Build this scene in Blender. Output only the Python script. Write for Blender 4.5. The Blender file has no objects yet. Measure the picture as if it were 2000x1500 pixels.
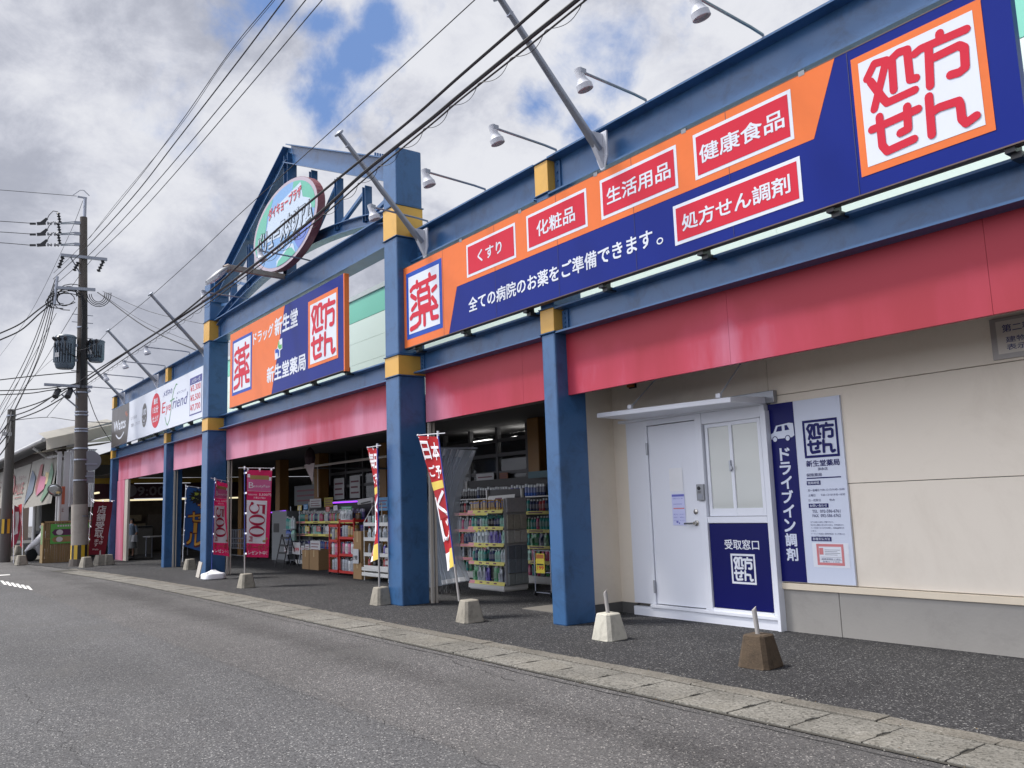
import bpy, bmesh, math, random
from mathutils import Vector, Matrix
random.seed(7)
R = math.radians
SC = bpy.context.scene
COL = SC.collection

# ---------------------------------------------------------------- camera
CAM_POS = Vector((0, 0, 1.4))
AX = Matrix(((0.5947781, 0.13356083, -0.79271717), (0.80316241, -0.05678569, 0.59304766), (-0.03419295, 0.9894124, 0.14104592)))  # rows: world axes in (right, up, forward)
cam = bpy.data.cameras.new('camera')
cam.sensor_width = 36; cam.lens = 36*1650/2000; cam.clip_start = .05; cam.clip_end = 3000
co = bpy.data.objects.new('camera', cam); COL.objects.link(co)
m = Matrix.Identity(4)
for i in range(3):
    m[i][0] = AX[i][0]; m[i][1] = AX[i][1]; m[i][2] = -AX[i][2]; m[i][3] = CAM_POS[i]
co.matrix_world = m
SC.camera = co

def ray(px, py):
    return AX @ Vector((px-1000, 750-py, 1650))
def at_y(px, py, y):
    r = ray(px, py); return CAM_POS + r*(y/r.y)
def at_x(px, py, x):
    r = ray(px, py); return CAM_POS + r*(x/r.x)
def at_z(px, py, z=0.0):
    r = ray(px, py); return CAM_POS + r*((z-1.4)/r.z)

# ---------------------------------------------------------------- view, sky, sun
SC.view_settings.view_transform = 'Standard'; SC.view_settings.look = 'None'
SC.view_settings.exposure = EXPOSURE = 0.35
SUN_DIR = Vector((-.42, -.42, 1.0)).normalized()
SUN_EL = math.asin(SUN_DIR.z); SUN_AZ = math.atan2(SUN_DIR.x, SUN_DIR.y)
sd = bpy.data.lights.new('sun', 'SUN'); sd.energy = 3.7; sd.angle = R(11); sd.color = (1, .95, .88)
so = bpy.data.objects.new('sun', sd); COL.objects.link(so); so.location = (0, 0, 40)
so.rotation_euler = SUN_DIR.to_track_quat('Z', 'Y').to_euler()

W = bpy.data.worlds.new('World'); SC.world = W; W.use_nodes = True
nt = W.node_tree; N = nt.nodes; LK = nt.links; N.clear()
def nd(t, **k):
    n = N.new(t)
    for a, b in k.items(): setattr(n, a, b)
    return n
def mth(op, a, b=None, c=None, clamp=False):
    n = nd('ShaderNodeMath', operation=op); n.use_clamp = clamp
    for i, x in enumerate((a, b, c)):
        if x is None: continue
        if isinstance(x, (int, float)): n.inputs[i].default_value = x
        else: LK.new(x, n.inputs[i])
    return n.outputs[0]
def vmt(op, a, b):
    n = nd('ShaderNodeVectorMath', operation=op)
    for i, x in enumerate((a, b)):
        if isinstance(x, (tuple, list, Vector)): n.inputs[i].default_value = tuple(x)
        else: LK.new(x, n.inputs[i])
    return n.outputs['Value'] if op in ('DISTANCE', 'LENGTH', 'DOT_PRODUCT') else n.outputs[0]
def smooth(x, lo, hi):
    n = nd('ShaderNodeMapRange', interpolation_type='SMOOTHSTEP')
    LK.new(x, n.inputs['Value']); n.inputs['From Min'].default_value = lo; n.inputs['From Max'].default_value = hi
    return n.outputs[0]
def noise(vec, scale, detail=6, rough=.55, dist=0.0, out=0):
    n = nd('ShaderNodeTexNoise'); LK.new(vec, n.inputs['Vector'])
    n.inputs['Scale'].default_value = scale; n.inputs['Detail'].default_value = detail
    n.inputs['Roughness'].default_value = rough; n.inputs['Distortion'].default_value = dist
    return n.outputs[out]
def mixc(f, a, b):
    n = nd('ShaderNodeMix', data_type='RGBA')
    for s, x in (('Factor', f),):
        if isinstance(x, float): n.inputs[0].default_value = x
        else: LK.new(x, n.inputs[0])
    for i, x in ((6, a), (7, b)):
        if isinstance(x, tuple): n.inputs[i].default_value = x+(1,)
        else: LK.new(x, n.inputs[i])
    return n.outputs[2]
BACK_FILL = 1.9
tc = nd('ShaderNodeTexCoord').outputs['Generated']
sky = nd('ShaderNodeTexSky', sky_type='NISHITA'); sky.sun_disc = False
sky.sun_elevation = SUN_EL; sky.sun_rotation = SUN_AZ; sky.air_density = 1.0; sky.dust_density = .6
sep = nd('ShaderNodeSeparateXYZ'); LK.new(tc, sep.inputs[0])
zz = mth('ADD', mth('MAXIMUM', sep.outputs[2], 0.0), .30)
cmb = nd('ShaderNodeCombineXYZ')
LK.new(mth('DIVIDE', sep.outputs[0], zz), cmb.inputs[0]); LK.new(mth('DIVIDE', sep.outputs[1], zz), cmb.inputs[1])
pc = cmb.outputs[0]
warp = vmt('SCALE', vmt('SUBTRACT', noise(tc, 9, 7, .6, 0, 1), (.5, .5, .5)), (0, 0, 0))
warp.node.inputs['Scale'].default_value = .10
dw = vmt('ADD', tc, warp)
def blob(px, py, rad, src=None):
    d = ray(px, py).normalized()
    return mth('SUBTRACT', 1.0, mth('DIVIDE', vmt('DISTANCE', src or dw, d), rad), clamp=True)
holes = None
for b in ((700, 120, .055), (640, 210, .075), (740, 40, .05), (605, 50, .04), (1215, 85, .075), (1205, 165, .055), (1050, 210, .045), (1140, 262, .04), (690, 285, .035), (470, 20, .06), (1330, 20, .04), (760, 250, .03)):
    k = blob(*b); holes = k if holes is None else mth('MAXIMUM', holes, k)
dq = vmt('MULTIPLY', tc, (1, 1, 1.35))
n1 = noise(tc, 7, 12, .62, .25)
hole = smooth(mth('ADD', mth('MULTIPLY', holes, .76), mth('MULTIPLY', mth('SUBTRACT', n1, .5), 2.1)), .18, .85)
# billowing brightness: large masses, lumps, wisps
n2 = noise(dq, 4.6, 12, .60, .35)
n3 = noise(dq, 1.7, 4, .5, .2)
n4 = noise(dq, 11, 12, .66, .3)
drk = None
for b in ((60, 60, .42), (330, 30, .20), (600, 400, .22), (430, 500, .17), (90, 250, .25), (-200, 150, .45), (250, 690, .12), (370, 60, .15)):
    k = blob(*b); drk = k if drk is None else mth('MAXIMUM', drk, k)
brt = None
for b in ((760, 110, .17), (560, 300, .15), (900, 330, .24), (1300, 200, .22), (420, 210, .12), (330, 350, .10), (230, 230, .11), (1130, 110, .18), (60, 780, .12), (1450, 60, .25), (250, 430, .10), (1000, 60, .15)):
    k = blob(*b); brt = k if brt is None else mth('MAXIMUM', brt, k)
br = mth('ADD', mth('MULTIPLY', mth('SUBTRACT', n2, .5), 3.5), mth('ADD', mth('MULTIPLY', mth('SUBTRACT', n3, .5), .7), mth('MULTIPLY', mth('SUBTRACT', n4, .5), 2.6)))
br = mth('ADD', mth('ADD', br, .50), mth('SUBTRACT', mth('MULTIPLY', brt, .75), mth('MULTIPLY', drk, .44)), clamp=False)
br = smooth(br, -.35, 1.35)
cr = nd('ShaderNodeValToRGB'); LK.new(br, cr.inputs[0])
cr.color_ramp.elements[0].position = 0; cr.color_ramp.elements[0].color = (.335, .352, .415, 1)
cr.color_ramp.elements[1].position = 1; cr.color_ramp.elements[1].color = (.63, .64, .68, 1)
e = cr.color_ramp.elements.new(.35); e.color = (.44, .456, .52, 1)
e = cr.color_ramp.elements.new(.65); e.color = (.53, .543, .60, 1)
cl10 = vmt('SCALE', cr.outputs[0], (0, 0, 0)); glow = smooth(vmt('DOT_PRODUCT', tc, Vector((-.30, -.92, .25)).normalized()), .32, .95)   # unseen sky behind the viewer, brightened to add fill light on the facade
LK.new(mth('MULTIPLY', mth('ADD', 1.0, mth('MULTIPLY', glow, BACK_FILL)), 10.0), cl10.node.inputs['Scale'])
skt = mixc(.8, sky.outputs[0], (1.45, 2.5, 5.2))
low = smooth(sep.outputs[2], .10, .0)
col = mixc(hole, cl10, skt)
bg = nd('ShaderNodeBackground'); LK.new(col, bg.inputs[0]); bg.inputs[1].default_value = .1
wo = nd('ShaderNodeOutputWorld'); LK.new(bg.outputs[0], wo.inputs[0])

# ---------------------------------------------------------------- materials
def lin(c): return c/12.92 if c <= .04045 else ((c+.055)/1.055)**2.4
def H(h, k=1.0): return tuple(lin(int(h[i:i+2], 16)/255)*k for i in (1, 3, 5))
MATS = {}
def mat(name, col, rough=.5, metal=0.0, var=.12, scale=3.0, bump=0.0, bscale=60.0, spec=.5, emit=0.0, dirt=None, dirt_amt=.0, streak=False, coat=0.0):
    """principled with soft procedural colour variation, optional dirt / streaks / bump"""
    if name in MATS: return MATS[name]
    M = bpy.data.materials.new(name); M.use_nodes = True; t = M.node_tree; b = t.nodes['Principled BSDF']
    L = t.links
    tcn = t.nodes.new('ShaderNodeTexCoord')
    nz = t.nodes.new('ShaderNodeTexNoise'); nz.inputs['Scale'].default_value = scale; nz.inputs['Detail'].default_value = 6; nz.inputs['Roughness'].default_value = .6
    mp = t.nodes.new('ShaderNodeMapping'); L.new(tcn.outputs['Object'], mp.inputs[0]); L.new(mp.outputs[0], nz.inputs['Vector'])
    if streak: mp.inputs['Scale'].default_value = (1, 1, .12)
    mx = t.nodes.new('ShaderNodeMix'); mx.data_type = 'RGBA'
    L.new(nz.outputs[0], mx.inputs[0])
    mx.inputs[6].default_value = tuple(min(1, c*(1-var)) for c in col)+(1,)
    mx.inputs[7].default_value = tuple(min(1, c*(1+var)) for c in col)+(1,)
    out = mx.outputs[2]
    if dirt:
        nz2 = t.nodes.new('ShaderNodeTexNoise'); nz2.inputs['Scale'].default_value = scale*(1.9 if streak else .8); nz2.inputs['Detail'].default_value = 10; nz2.inputs['Roughness'].default_value = .72; nz2.inputs['Distortion'].default_value = .6
        L.new(tcn.outputs['Object'], nz2.inputs['Vector'])
        rp = t.nodes.new('ShaderNodeMapRange'); rp.inputs['From Min'].default_value = .48; rp.inputs['From Max'].default_value = .75; rp.inputs['To Max'].default_value = dirt_amt
        L.new(nz2.outputs[0], rp.inputs['Value'])
        m2 = t.nodes.new('ShaderNodeMix'); m2.data_type = 'RGBA'
        L.new(rp.outputs[0], m2.inputs[0]); L.new(out, m2.inputs[6]); m2.inputs[7].default_value = tuple(dirt)+(1,)
        out = m2.outputs[2]
    L.new(out, b.inputs['Base Color'])
    rr = t.nodes.new('ShaderNodeMapRange'); rr.inputs['To Min'].default_value = max(0.02, rough-.08); rr.inputs['To Max'].default_value = min(1, rough+.08)
    L.new(nz.outputs[0], rr.inputs['Value']); L.new(rr.outputs[0], b.inputs['Roughness'])
    b.inputs['Metallic'].default_value = metal
    b.inputs['Specular IOR Level'].default_value = spec
    if coat: b.inputs['Coat Weight'].default_value = coat; b.inputs['Coat Roughness'].default_value = .08
    if emit:
        L.new(out, b.inputs['Emission Color']); b.inputs['Emission Strength'].default_value = emit
    if bump:
        n3_ = t.nodes.new('ShaderNodeTexNoise'); n3_.inputs['Scale'].default_value = bscale; n3_.inputs['Detail'].default_value = 4
        L.new(tcn.outputs['Object'], n3_.inputs['Vector'])
        bp = t.nodes.new('ShaderNodeBump'); bp.inputs['Strength'].default_value = bump; bp.inputs['Distance'].default_value = .01
        L.new(n3_.outputs[0], bp.inputs['Height']); L.new(bp.outputs[0], b.inputs['Normal'])
    MATS[name] = M
    return M

def cloth_mat(name, col, trans=.35, var=.06, rough=.7):
    """thin cloth: some daylight comes through from behind"""
    if name in MATS: return MATS[name]
    M = bpy.data.materials.new(name); M.use_nodes = True; t = M.node_tree; L = t.links; b = t.nodes['Principled BSDF']; o = t.nodes['Material Output']
    tcn = t.nodes.new('ShaderNodeTexCoord'); nz = t.nodes.new('ShaderNodeTexNoise'); nz.inputs['Scale'].default_value = 4; nz.inputs['Detail'].default_value = 6; L.new(tcn.outputs['Object'], nz.inputs['Vector'])
    mx = t.nodes.new('ShaderNodeMix'); mx.data_type = 'RGBA'; L.new(nz.outputs[0], mx.inputs[0])
    mx.inputs[6].default_value = tuple(min(1, c*(1-var)) for c in col)+(1,); mx.inputs[7].default_value = tuple(min(1, c*(1+var)) for c in col)+(1,)
    L.new(mx.outputs[2], b.inputs['Base Color']); b.inputs['Roughness'].default_value = rough
    tr = t.nodes.new('ShaderNodeBsdfTranslucent'); L.new(mx.outputs[2], tr.inputs['Color']); ms = t.nodes.new('ShaderNodeMixShader'); ms.inputs[0].default_value = trans
    L.new(b.outputs[0], ms.inputs[1]); L.new(tr.outputs[0], ms.inputs[2]); L.new(ms.outputs[0], o.inputs['Surface'])
    MATS[name] = M
    return M

def stone_mat(name, base, light, dark, cell, speck=.5, patch=None, rough=.85, bump=.5, patch_scale=.35, lanes=False):
    """aggregate surface: cells of light and dark stones, worn patches"""
    M = bpy.data.materials.new(name); M.use_nodes = True; t = M.node_tree; L = t.links; b = t.nodes['Principled BSDF']
    g = t.nodes.new('ShaderNodeNewGeometry')
    vo = t.nodes.new('ShaderNodeTexVoronoi'); vo.inputs['Scale'].default_value = cell; vo.inputs['Randomness'].default_value = 1
    L.new(g.outputs['Position'], vo.inputs['Vector'])
    sp = t.nodes.new('ShaderNodeSeparateColor'); L.new(vo.outputs['Color'], sp.inputs[0])
    rp = t.nodes.new('ShaderNodeValToRGB'); L.new(sp.outputs[0], rp.inputs[0])
    el = rp.color_ramp.elements
    el[0].position = 0; el[0].color = dark+(1,); el[1].position = 1; el[1].color = light+(1,)
    x = el.new(.35); x.color = base+(1,); x = el.new(1-.25*speck); x.color = tuple(c*1.25 for c in base)+(1,); x = el.new(min(.995, 1-.12*speck)); x.color = tuple((p+q)/2 for p, q in zip(base, light))+(1,)
    nz = t.nodes.new('ShaderNodeTexNoise'); nz.inputs['Scale'].default_value = patch_scale; nz.inputs['Detail'].default_value = 8; nz.inputs['Roughness'].default_value = .62
    L.new(g.outputs['Position'], nz.inputs['Vector'])
    mr = t.nodes.new('ShaderNodeMapRange'); mr.inputs['From Min'].default_value = .3; mr.inputs['From Max'].default_value = .7; mr.inputs['To Min'].default_value = .72; mr.inputs['To Max'].default_value = 1.28
    L.new(nz.outputs[0], mr.inputs['Value'])
    mm = t.nodes.new('ShaderNodeMix'); mm.data_type = 'RGBA'; mm.blend_type = 'MULTIPLY'; mm.inputs[0].default_value = 1
    cc = t.nodes.new('ShaderNodeCombineColor')
    for i in range(3): L.new(mr.outputs[0], cc.inputs[i])
    L.new(rp.outputs[0], mm.inputs[6]); L.new(cc.outputs[0], mm.inputs[7])
    out = mm.outputs[2]
    if lanes:   # long worn tracks along the street and a darker sealed strip beside the gutter
        mp = t.nodes.new('ShaderNodeMapping'); mp.inputs['Scale'].default_value = (.05, .9, 1); L.new(g.outputs['Position'], mp.inputs[0])
        nl = t.nodes.new('ShaderNodeTexNoise'); nl.inputs['Scale'].default_value = 1.3; nl.inputs['Detail'].default_value = 5; L.new(mp.outputs[0], nl.inputs['Vector'])
        sx_ = t.nodes.new('ShaderNodeSeparateXYZ'); L.new(g.outputs['Position'], sx_.inputs[0])
        ns = t.nodes.new('ShaderNodeTexNoise'); ns.inputs['Scale'].default_value = 1.6; ns.inputs['Detail'].default_value = 8; ns.inputs['Roughness'].default_value = .7; L.new(g.outputs['Position'], ns.inputs['Vector'])
        d1 = t.nodes.new('ShaderNodeMath'); d1.operation = 'SUBTRACT'; L.new(sx_.outputs[1], d1.inputs[0]); d1.inputs[1].default_value = 3.75
        d2 = t.nodes.new('ShaderNodeMath'); d2.operation = 'ABSOLUTE'; L.new(d1.outputs[0], d2.inputs[0])
        d3 = t.nodes.new('ShaderNodeMath'); d3.operation = 'MULTIPLY_ADD'; L.new(ns.outputs[0], d3.inputs[0]); d3.inputs[1].default_value = -1.5; L.new(d2.outputs[0], d3.inputs[2])
        d4 = t.nodes.new('ShaderNodeMapRange'); d4.inputs['From Min'].default_value = -.80; d4.inputs['From Max'].default_value = -.35; d4.inputs['To Min'].default_value = .70; d4.inputs['To Max'].default_value = 1; L.new(d3.outputs[0], d4.inputs['Value'])
        l1 = t.nodes.new('ShaderNodeMapRange'); l1.inputs['From Min'].default_value = .35; l1.inputs['From Max'].default_value = .65; l1.inputs['To Min'].default_value = .90; l1.inputs['To Max'].default_value = 1.10; L.new(nl.outputs[0], l1.inputs['Value'])
        lm = t.nodes.new('ShaderNodeMath'); lm.operation = 'MULTIPLY'; L.new(l1.outputs[0], lm.inputs[0]); L.new(d4.outputs[0], lm.inputs[1])
        lc = t.nodes.new('ShaderNodeCombineColor')
        for i in range(3): L.new(lm.outputs[0], lc.inputs[i])
        # the half of the road nearest the shop was resurfaced with a warmer mix, up to the long seam
        sa, sb = at_z(330, 1255), at_z(1000, 1505); sn = Vector((-(sb-sa).y, (sb-sa).x, 0)).normalized()
        dt = t.nodes.new('ShaderNodeVectorMath'); dt.operation = 'DOT_PRODUCT'; L.new(g.outputs['Position'], dt.inputs[0]); dt.inputs[1].default_value = tuple(sn)
        st = t.nodes.new('ShaderNodeMapRange'); st.inputs['From Min'].default_value = sa.dot(sn)-.03; st.inputs['From Max'].default_value = sa.dot(sn)+.03; L.new(dt.outputs['Value'], st.inputs['Value'])
        sm = t.nodes.new('ShaderNodeMix'); sm.data_type = 'RGBA'; L.new(st.outputs[0], sm.inputs[0]); sm.inputs[6].default_value = (.97, .98, 1.0, 1); sm.inputs[7].default_value = (1.05, 1.03, 1.02, 1)
        sq = t.nodes.new('ShaderNodeMix'); sq.data_type = 'RGBA'; sq.blend_type = 'MULTIPLY'; sq.inputs[0].default_value = 1; L.new(out, sq.inputs[6]); L.new(sm.outputs[2], sq.inputs[7]); out = sq.outputs[2]
        lx = t.nodes.new('ShaderNodeMix'); lx.data_type = 'RGBA'; lx.blend_type = 'MULTIPLY'; lx.inputs[0].default_value = 1; L.new(out, lx.inputs[6]); L.new(lc.outputs[0], lx.inputs[7]); out = lx.outputs[2]
    if patch:
        n2_ = t.nodes.new('ShaderNodeTexNoise'); n2_.inputs['Scale'].default_value = 1.1; n2_.inputs['Detail'].default_value = 7; n2_.inputs['Distortion'].default_value = .4
        L.new(g.outputs['Position'], n2_.inputs['Vector'])
        m3 = t.nodes.new('ShaderNodeMapRange'); m3.inputs['From Min'].default_value = .5; m3.inputs['From Max'].default_value = .72; m3.inputs['To Max'].default_value = .45
        L.new(n2_.outputs[0], m3.inputs['Value'])
        m4 = t.nodes.new('ShaderNodeMix'); m4.data_type = 'RGBA'; L.new(m3.outputs[0], m4.inputs[0]); L.new(out, m4.inputs[6]); m4.inputs[7].default_value = patch+(1,)
        out = m4.outputs[2]
    L.new(out, b.inputs['Base Color']); b.inputs['Roughness'].default_value = rough
    b.inputs['Specular IOR Level'].default_value = .3
    if bump:
        bp = t.nodes.new('ShaderNodeBump'); bp.inputs['Strength'].default_value = bump; bp.inputs['Distance'].default_value = .006
        L.new(vo.outputs['Distance'], bp.inputs['Height']); L.new(bp.outputs[0], b.inputs['Normal'])
    return M

def glass_mat(name, tint, alpha, rough=.03, wavy=0.0):
    M = bpy.data.materials.new(name); M.use_nodes = True; t = M.node_tree; L = t.links; b = t.nodes['Principled BSDF']
    b.inputs['Base Color'].default_value = tint+(1,); b.inputs['Roughness'].default_value = rough; b.inputs['Alpha'].default_value = alpha
    b.inputs['Specular IOR Level'].default_value = .6
    nz = t.nodes.new('ShaderNodeTexNoise'); nz.inputs['Scale'].default_value = 1.3
    bp = t.nodes.new('ShaderNodeBump'); bp.inputs['Strength'].default_value = wavy or .02; bp.inputs['Distance'].default_value = .02
    L.new(nz.outputs[0], bp.inputs['Height']); L.new(bp.outputs[0], b.inputs['Normal'])
    return M

# ---------------------------------------------------------------- mesh builder
TXT = {}
def text_shape(s, bold=0.0):
    k = (s, bold)
    if k in TXT: return TXT[k]
    c = bpy.data.curves.new('t', 'FONT'); c.body = s; c.offset = bold; c.resolution_u = 2; c.size = 1
    o = bpy.data.objects.new('t', c)
    me = o.to_mesh()
    V = [(v.co.x, v.co.y) for v in me.vertices]; Fc = [tuple(p.vertices) for p in me.polygons]
    o.to_mesh_clear(); bpy.data.objects.remove(o); bpy.data.curves.remove(c)
    if not V: V = [(0, 0), (1, 1)]
    x0 = min(v[0] for v in V); x1 = max(v[0] for v in V); y0 = min(v[1] for v in V); y1 = max(v[1] for v in V)
    V = [((v[0]-x0)/max(1e-6, x1-x0), (v[1]-y0)/max(1e-6, y1-y0)) for v in V]
    TXT[k] = (V, Fc, (x1-x0)/max(1e-6, y1-y0))
    return TXT[k]

class FR:
    """flat frame: 2-D (x, y) plus height h along n = u x v"""
    def __init__(s, o, u=(1, 0, 0), v=(0, 0, 1)):
        s.o = Vector(o); s.u = Vector(u); s.v = Vector(v); s.n = s.u.cross(s.v).normalized()
    def __call__(s, x, y, h=0.0): return s.o+s.u*x+s.v*y+s.n*h
def FW(y): return FR((0, y, 0))

class MB:
    def __init__(s): s.v = []; s.f = []; s.mi = []; s.mats = []; s.cur = 0; s.eps = 0
    def use(s, m):
        if m not in s.mats: s.mats.append(m)
        s.cur = s.mats.index(m); return s
    def add(s, vs, fs):
        b = len(s.v); s.v += [Vector(p) for p in vs]; s.f += [tuple(b+i for i in f) for f in fs]; s.mi += [s.cur]*len(fs); return s
    def box(s, x0, x1, y0, y1, z0, z1):
        return s.add([(x0, y0, z0), (x1, y0, z0), (x1, y1, z0), (x0, y1, z0), (x0, y0, z1), (x1, y0, z1), (x1, y1, z1), (x0, y1, z1)],
                     [(0, 3, 2, 1), (4, 5, 6, 7), (0, 1, 5, 4), (1, 2, 6, 5), (2, 3, 7, 6), (3, 0, 4, 7)])
    def bar(s, p, q, w, h, up=(0, 0, 1)):
        """box beam from p to q, w across, h along up"""
        p = Vector(p); q = Vector(q); d = (q-p).normalized(); up = Vector(up)
        a = d.cross(up)
        if a.length < 1e-4: a = d.cross(Vector((0, 1, 0)))
        a.normalize(); u = a.cross(d).normalized()
        c = [a*sx*w/2+u*sy*h/2 for sx, sy in ((-1, -1), (1, -1), (1, 1), (-1, 1))]
        return s.add([p+k for k in c]+[q+k for k in c], [(0, 1, 2, 3), (7, 6, 5, 4), (0, 4, 5, 1), (1, 5, 6, 2), (2, 6, 7, 3), (3, 7, 4, 0)])
    def ibeam(s, p, q, w, h, tf, tw, up=(0, 0, 1)):
        p = Vector(p); q = Vector(q); d = (q-p).normalized(); up = Vector(up); a = d.cross(up).normalized(); u = a.cross(d)
        s.bar(p+u*(h-tf)/2, q+u*(h-tf)/2, w, tf, u); s.bar(p-u*(h-tf)/2, q-u*(h-tf)/2, w, tf, u); s.bar(p, q, tw, h-2*tf, u); return s
    def tube(s, pts, r, n=8, cap=True):
        pts = [Vector(p) for p in pts]; k = len(pts)
        rs = r if isinstance(r, (list, tuple)) else [r]*k
        b = len(s.v); prev = None; vs = []
        for i, p in enumerate(pts):
            d = (pts[min(i+1, k-1)]-pts[max(i-1, 0)]).normalized()
            if prev is None:
                a = d.cross(Vector((0, 0, 1)))
                if a.length < 1e-3: a = d.cross(Vector((1, 0, 0)))
                a.normalize()
            else:
                a = prev-d*prev.dot(d)
                if a.length < 1e-4: a = d.cross(Vector((0, 0, 1)))
                a.normalize()
            prev = a; c = d.cross(a)
            vs += [p+(a*math.cos(2*math.pi*j/n)+c*math.sin(2*math.pi*j/n))*rs[i] for j in range(n)]
        fs = [(i*n+j, i*n+(j+1) % n, (i+1)*n+(j+1) % n, (i+1)*n+j) for i in range(k-1) for j in range(n)]
        if cap: fs += [tuple(reversed(range(n))), tuple((k-1)*n+j for j in range(n))]
        return s.add(vs, fs)
    def lathe(s, prof, o, axis=(0, 0, 1), n=16):
        """prof: list of (radius, height) along axis from o"""
        ax = Vector(axis).normalized(); a = ax.cross(Vector((0, 0, 1)))
        if a.length < 1e-3: a = Vector((1, 0, 0))
        a.normalize(); c = ax.cross(a); o = Vector(o)
        vs = []
        for r, h in prof: vs += [o+ax*h+(a*math.cos(2*math.pi*j/n)+c*math.sin(2*math.pi*j/n))*max(r, 1e-4) for j in range(n)]
        k = len(prof)
        fs = [(i*n+j, i*n+(j+1) % n, (i+1)*n+(j+1) % n, (i+1)*n+j) for i in range(k-1) for j in range(n)]
        fs += [tuple(reversed(range(n))), tuple((k-1)*n+j for j in range(n))]
        return s.add(vs, fs)
    def frustum(s, c, a, b, h, ch=.12, jit=0.0):
        """tapered block, base a, top b, chamfered corners"""
        c = Vector(c); rng = random.Random(int(c.x*1000)+int(c.y*77))
        def ring(w, z): 
            k = w*ch
            return [Vector((x+rng.uniform(-jit, jit), y+rng.uniform(-jit, jit), z)) for x, y in ((-w/2+k, -w/2), (w/2-k, -w/2), (w/2, -w/2+k), (w/2, w/2-k), (w/2-k, w/2), (-w/2+k, w/2), (-w/2, w/2-k), (-w/2, -w/2+k))]
        rings = [ring(a, 0), ring(a, h*.05), ring(b, h*.96), ring(b*.93, h)]
        vs = [c+p for r_ in rings for p in r_]
        fs = [(i*8+j, i*8+(j+1) % 8, (i+1)*8+(j+1) % 8, (i+1)*8+j) for i in range(3) for j in range(8)]+[tuple(reversed(range(8))), tuple(24+j for j in range(8))]
        return s.add(vs, fs)
    def poly(s, F, pts, h=0.0):
        pts = list(pts)
        ar = sum(pts[i][0]*pts[(i+1) % len(pts)][1]-pts[(i+1) % len(pts)][0]*pts[i][1] for i in range(len(pts)))
        if ar < 0: pts.reverse()
        return s.add([F(x, y, h) for x, y in pts], [tuple(range(len(pts)))])
    def rect(s, F, x0, y0, x1, y1, h=0.0): return s.poly(F, [(x0, y0), (x1, y0), (x1, y1), (x0, y1)], h)
    def frame(s, F, x0, y0, x1, y1, t, h=0.0):
        s.rect(F, x0, y0, x1, y0+t, h); s.rect(F, x0, y1-t, x1, y1, h); s.rect(F, x0, y0+t, x0+t, y1-t, h); return s.rect(F, x1-t, y0+t, x1, y1-t, h)
    def prism(s, F, pts, h0, h1):
        pts = list(pts); n = len(pts)
        ar = sum(pts[i][0]*pts[(i+1) % n][1]-pts[(i+1) % n][0]*pts[i][1] for i in range(n))
        if ar < 0: pts.reverse()
        return s.add([F(x, y, h0) for x, y in pts]+[F(x, y, h1) for x, y in pts], [tuple(reversed(range(n))), tuple(range(n, 2*n))]+[(i, (i+1) % n, n+(i+1) % n, n+i) for i in range(n)])
    def disc(s, F, cx, cy, rx, ry, h=0.0, n=28): return s.poly(F, [(cx+rx*math.cos(2*math.pi*i/n), cy+ry*math.sin(2*math.pi*i/n)) for i in range(n)], h)
    def ring(s, F, cx, cy, rx, ry, ix, iy, h=0.0, n=28, a0=0, a1=360, dx=0.0):
        k = [(R(a0+(a1-a0)*i/n)) for i in range(n+1)]
        vs = [F(cx+rx*math.cos(a), cy+ry*math.sin(a), h) for a in k]+[F(cx+dx+ix*math.cos(a), cy+iy*math.sin(a), h) for a in k]
        return s.add(vs, [(i, i+1, n+2+i, n+1+i) for i in range(n)])
    def text(s, F, t, x0, y0, x1, y1, h=0.0, bold=0.02, rot=0, shear=0.0):
        """filled letters stretched into the box; bold adds slightly shifted copies a hair apart"""
        V, Fc, asp = text_shape(t, 0.0)
        b = bold*1.15*((x1-x0) if rot == -90 else (y1-y0)); k = 0
        bx = b*abs((y1-y0)/max(1e-6, (x1-x0)))*0+b
        for ox_, oy_ in (((0, 0),) if bold < .004 else ((-1, -1), (1, -1), (-1, 1), (1, 1))):
            def mp(x, y):
                if rot == -90: x, y = y, 1-x
                x += shear*(y-.5)
                return F(x0+(x1-x0)*x+ox_*bx, y0+(y1-y0)*y+oy_*b, h+k*.00015)
            s.add([mp(x, y) for x, y in V], Fc); k += 1
        return s
    def vtext(s, F, t, cx, y_top, w, ch, pitch, h=0.0, bold=.02):
        for i, c in enumerate(t): s.text(F, c, cx-w/2, y_top-i*pitch-ch, cx+w/2, y_top-i*pitch, h, bold)
        return s
    def stroke(s, F, lines, w, h=0.0, rect=(0, 0, 1, 1), rnd=True, wy=None):
        x0, y0, x1, y1 = rect; k = 0
        for ln in lines:
            P = [Vector((x0+(x1-x0)*x, y0+(y1-y0)*y)) for x, y in ln]
            for a, b in zip(P, P[1:]):
                d = (b-a)
                if d.length < 1e-6: continue
                d.normalize(); n = Vector((-d.y, d.x))*w/2
                s.poly(F, [tuple(a-n), tuple(b-n), tuple(b+n), tuple(a+n)], h+k*.00005); k += 1
            if rnd:
                for p in P: s.disc(F, p.x, p.y, w/2, w/2, h+k*.00005, 10); k += 1
        return s
    def grid(s, fn, nu, nv):
        vs = [fn(i/nu, j/nv) for j in range(nv+1) for i in range(nu+1)]
        return s.add(vs, [(j*(nu+1)+i, j*(nu+1)+i+1, (j+1)*(nu+1)+i+1, (j+1)*(nu+1)+i) for j in range(nv) for i in range(nu)])
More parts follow.
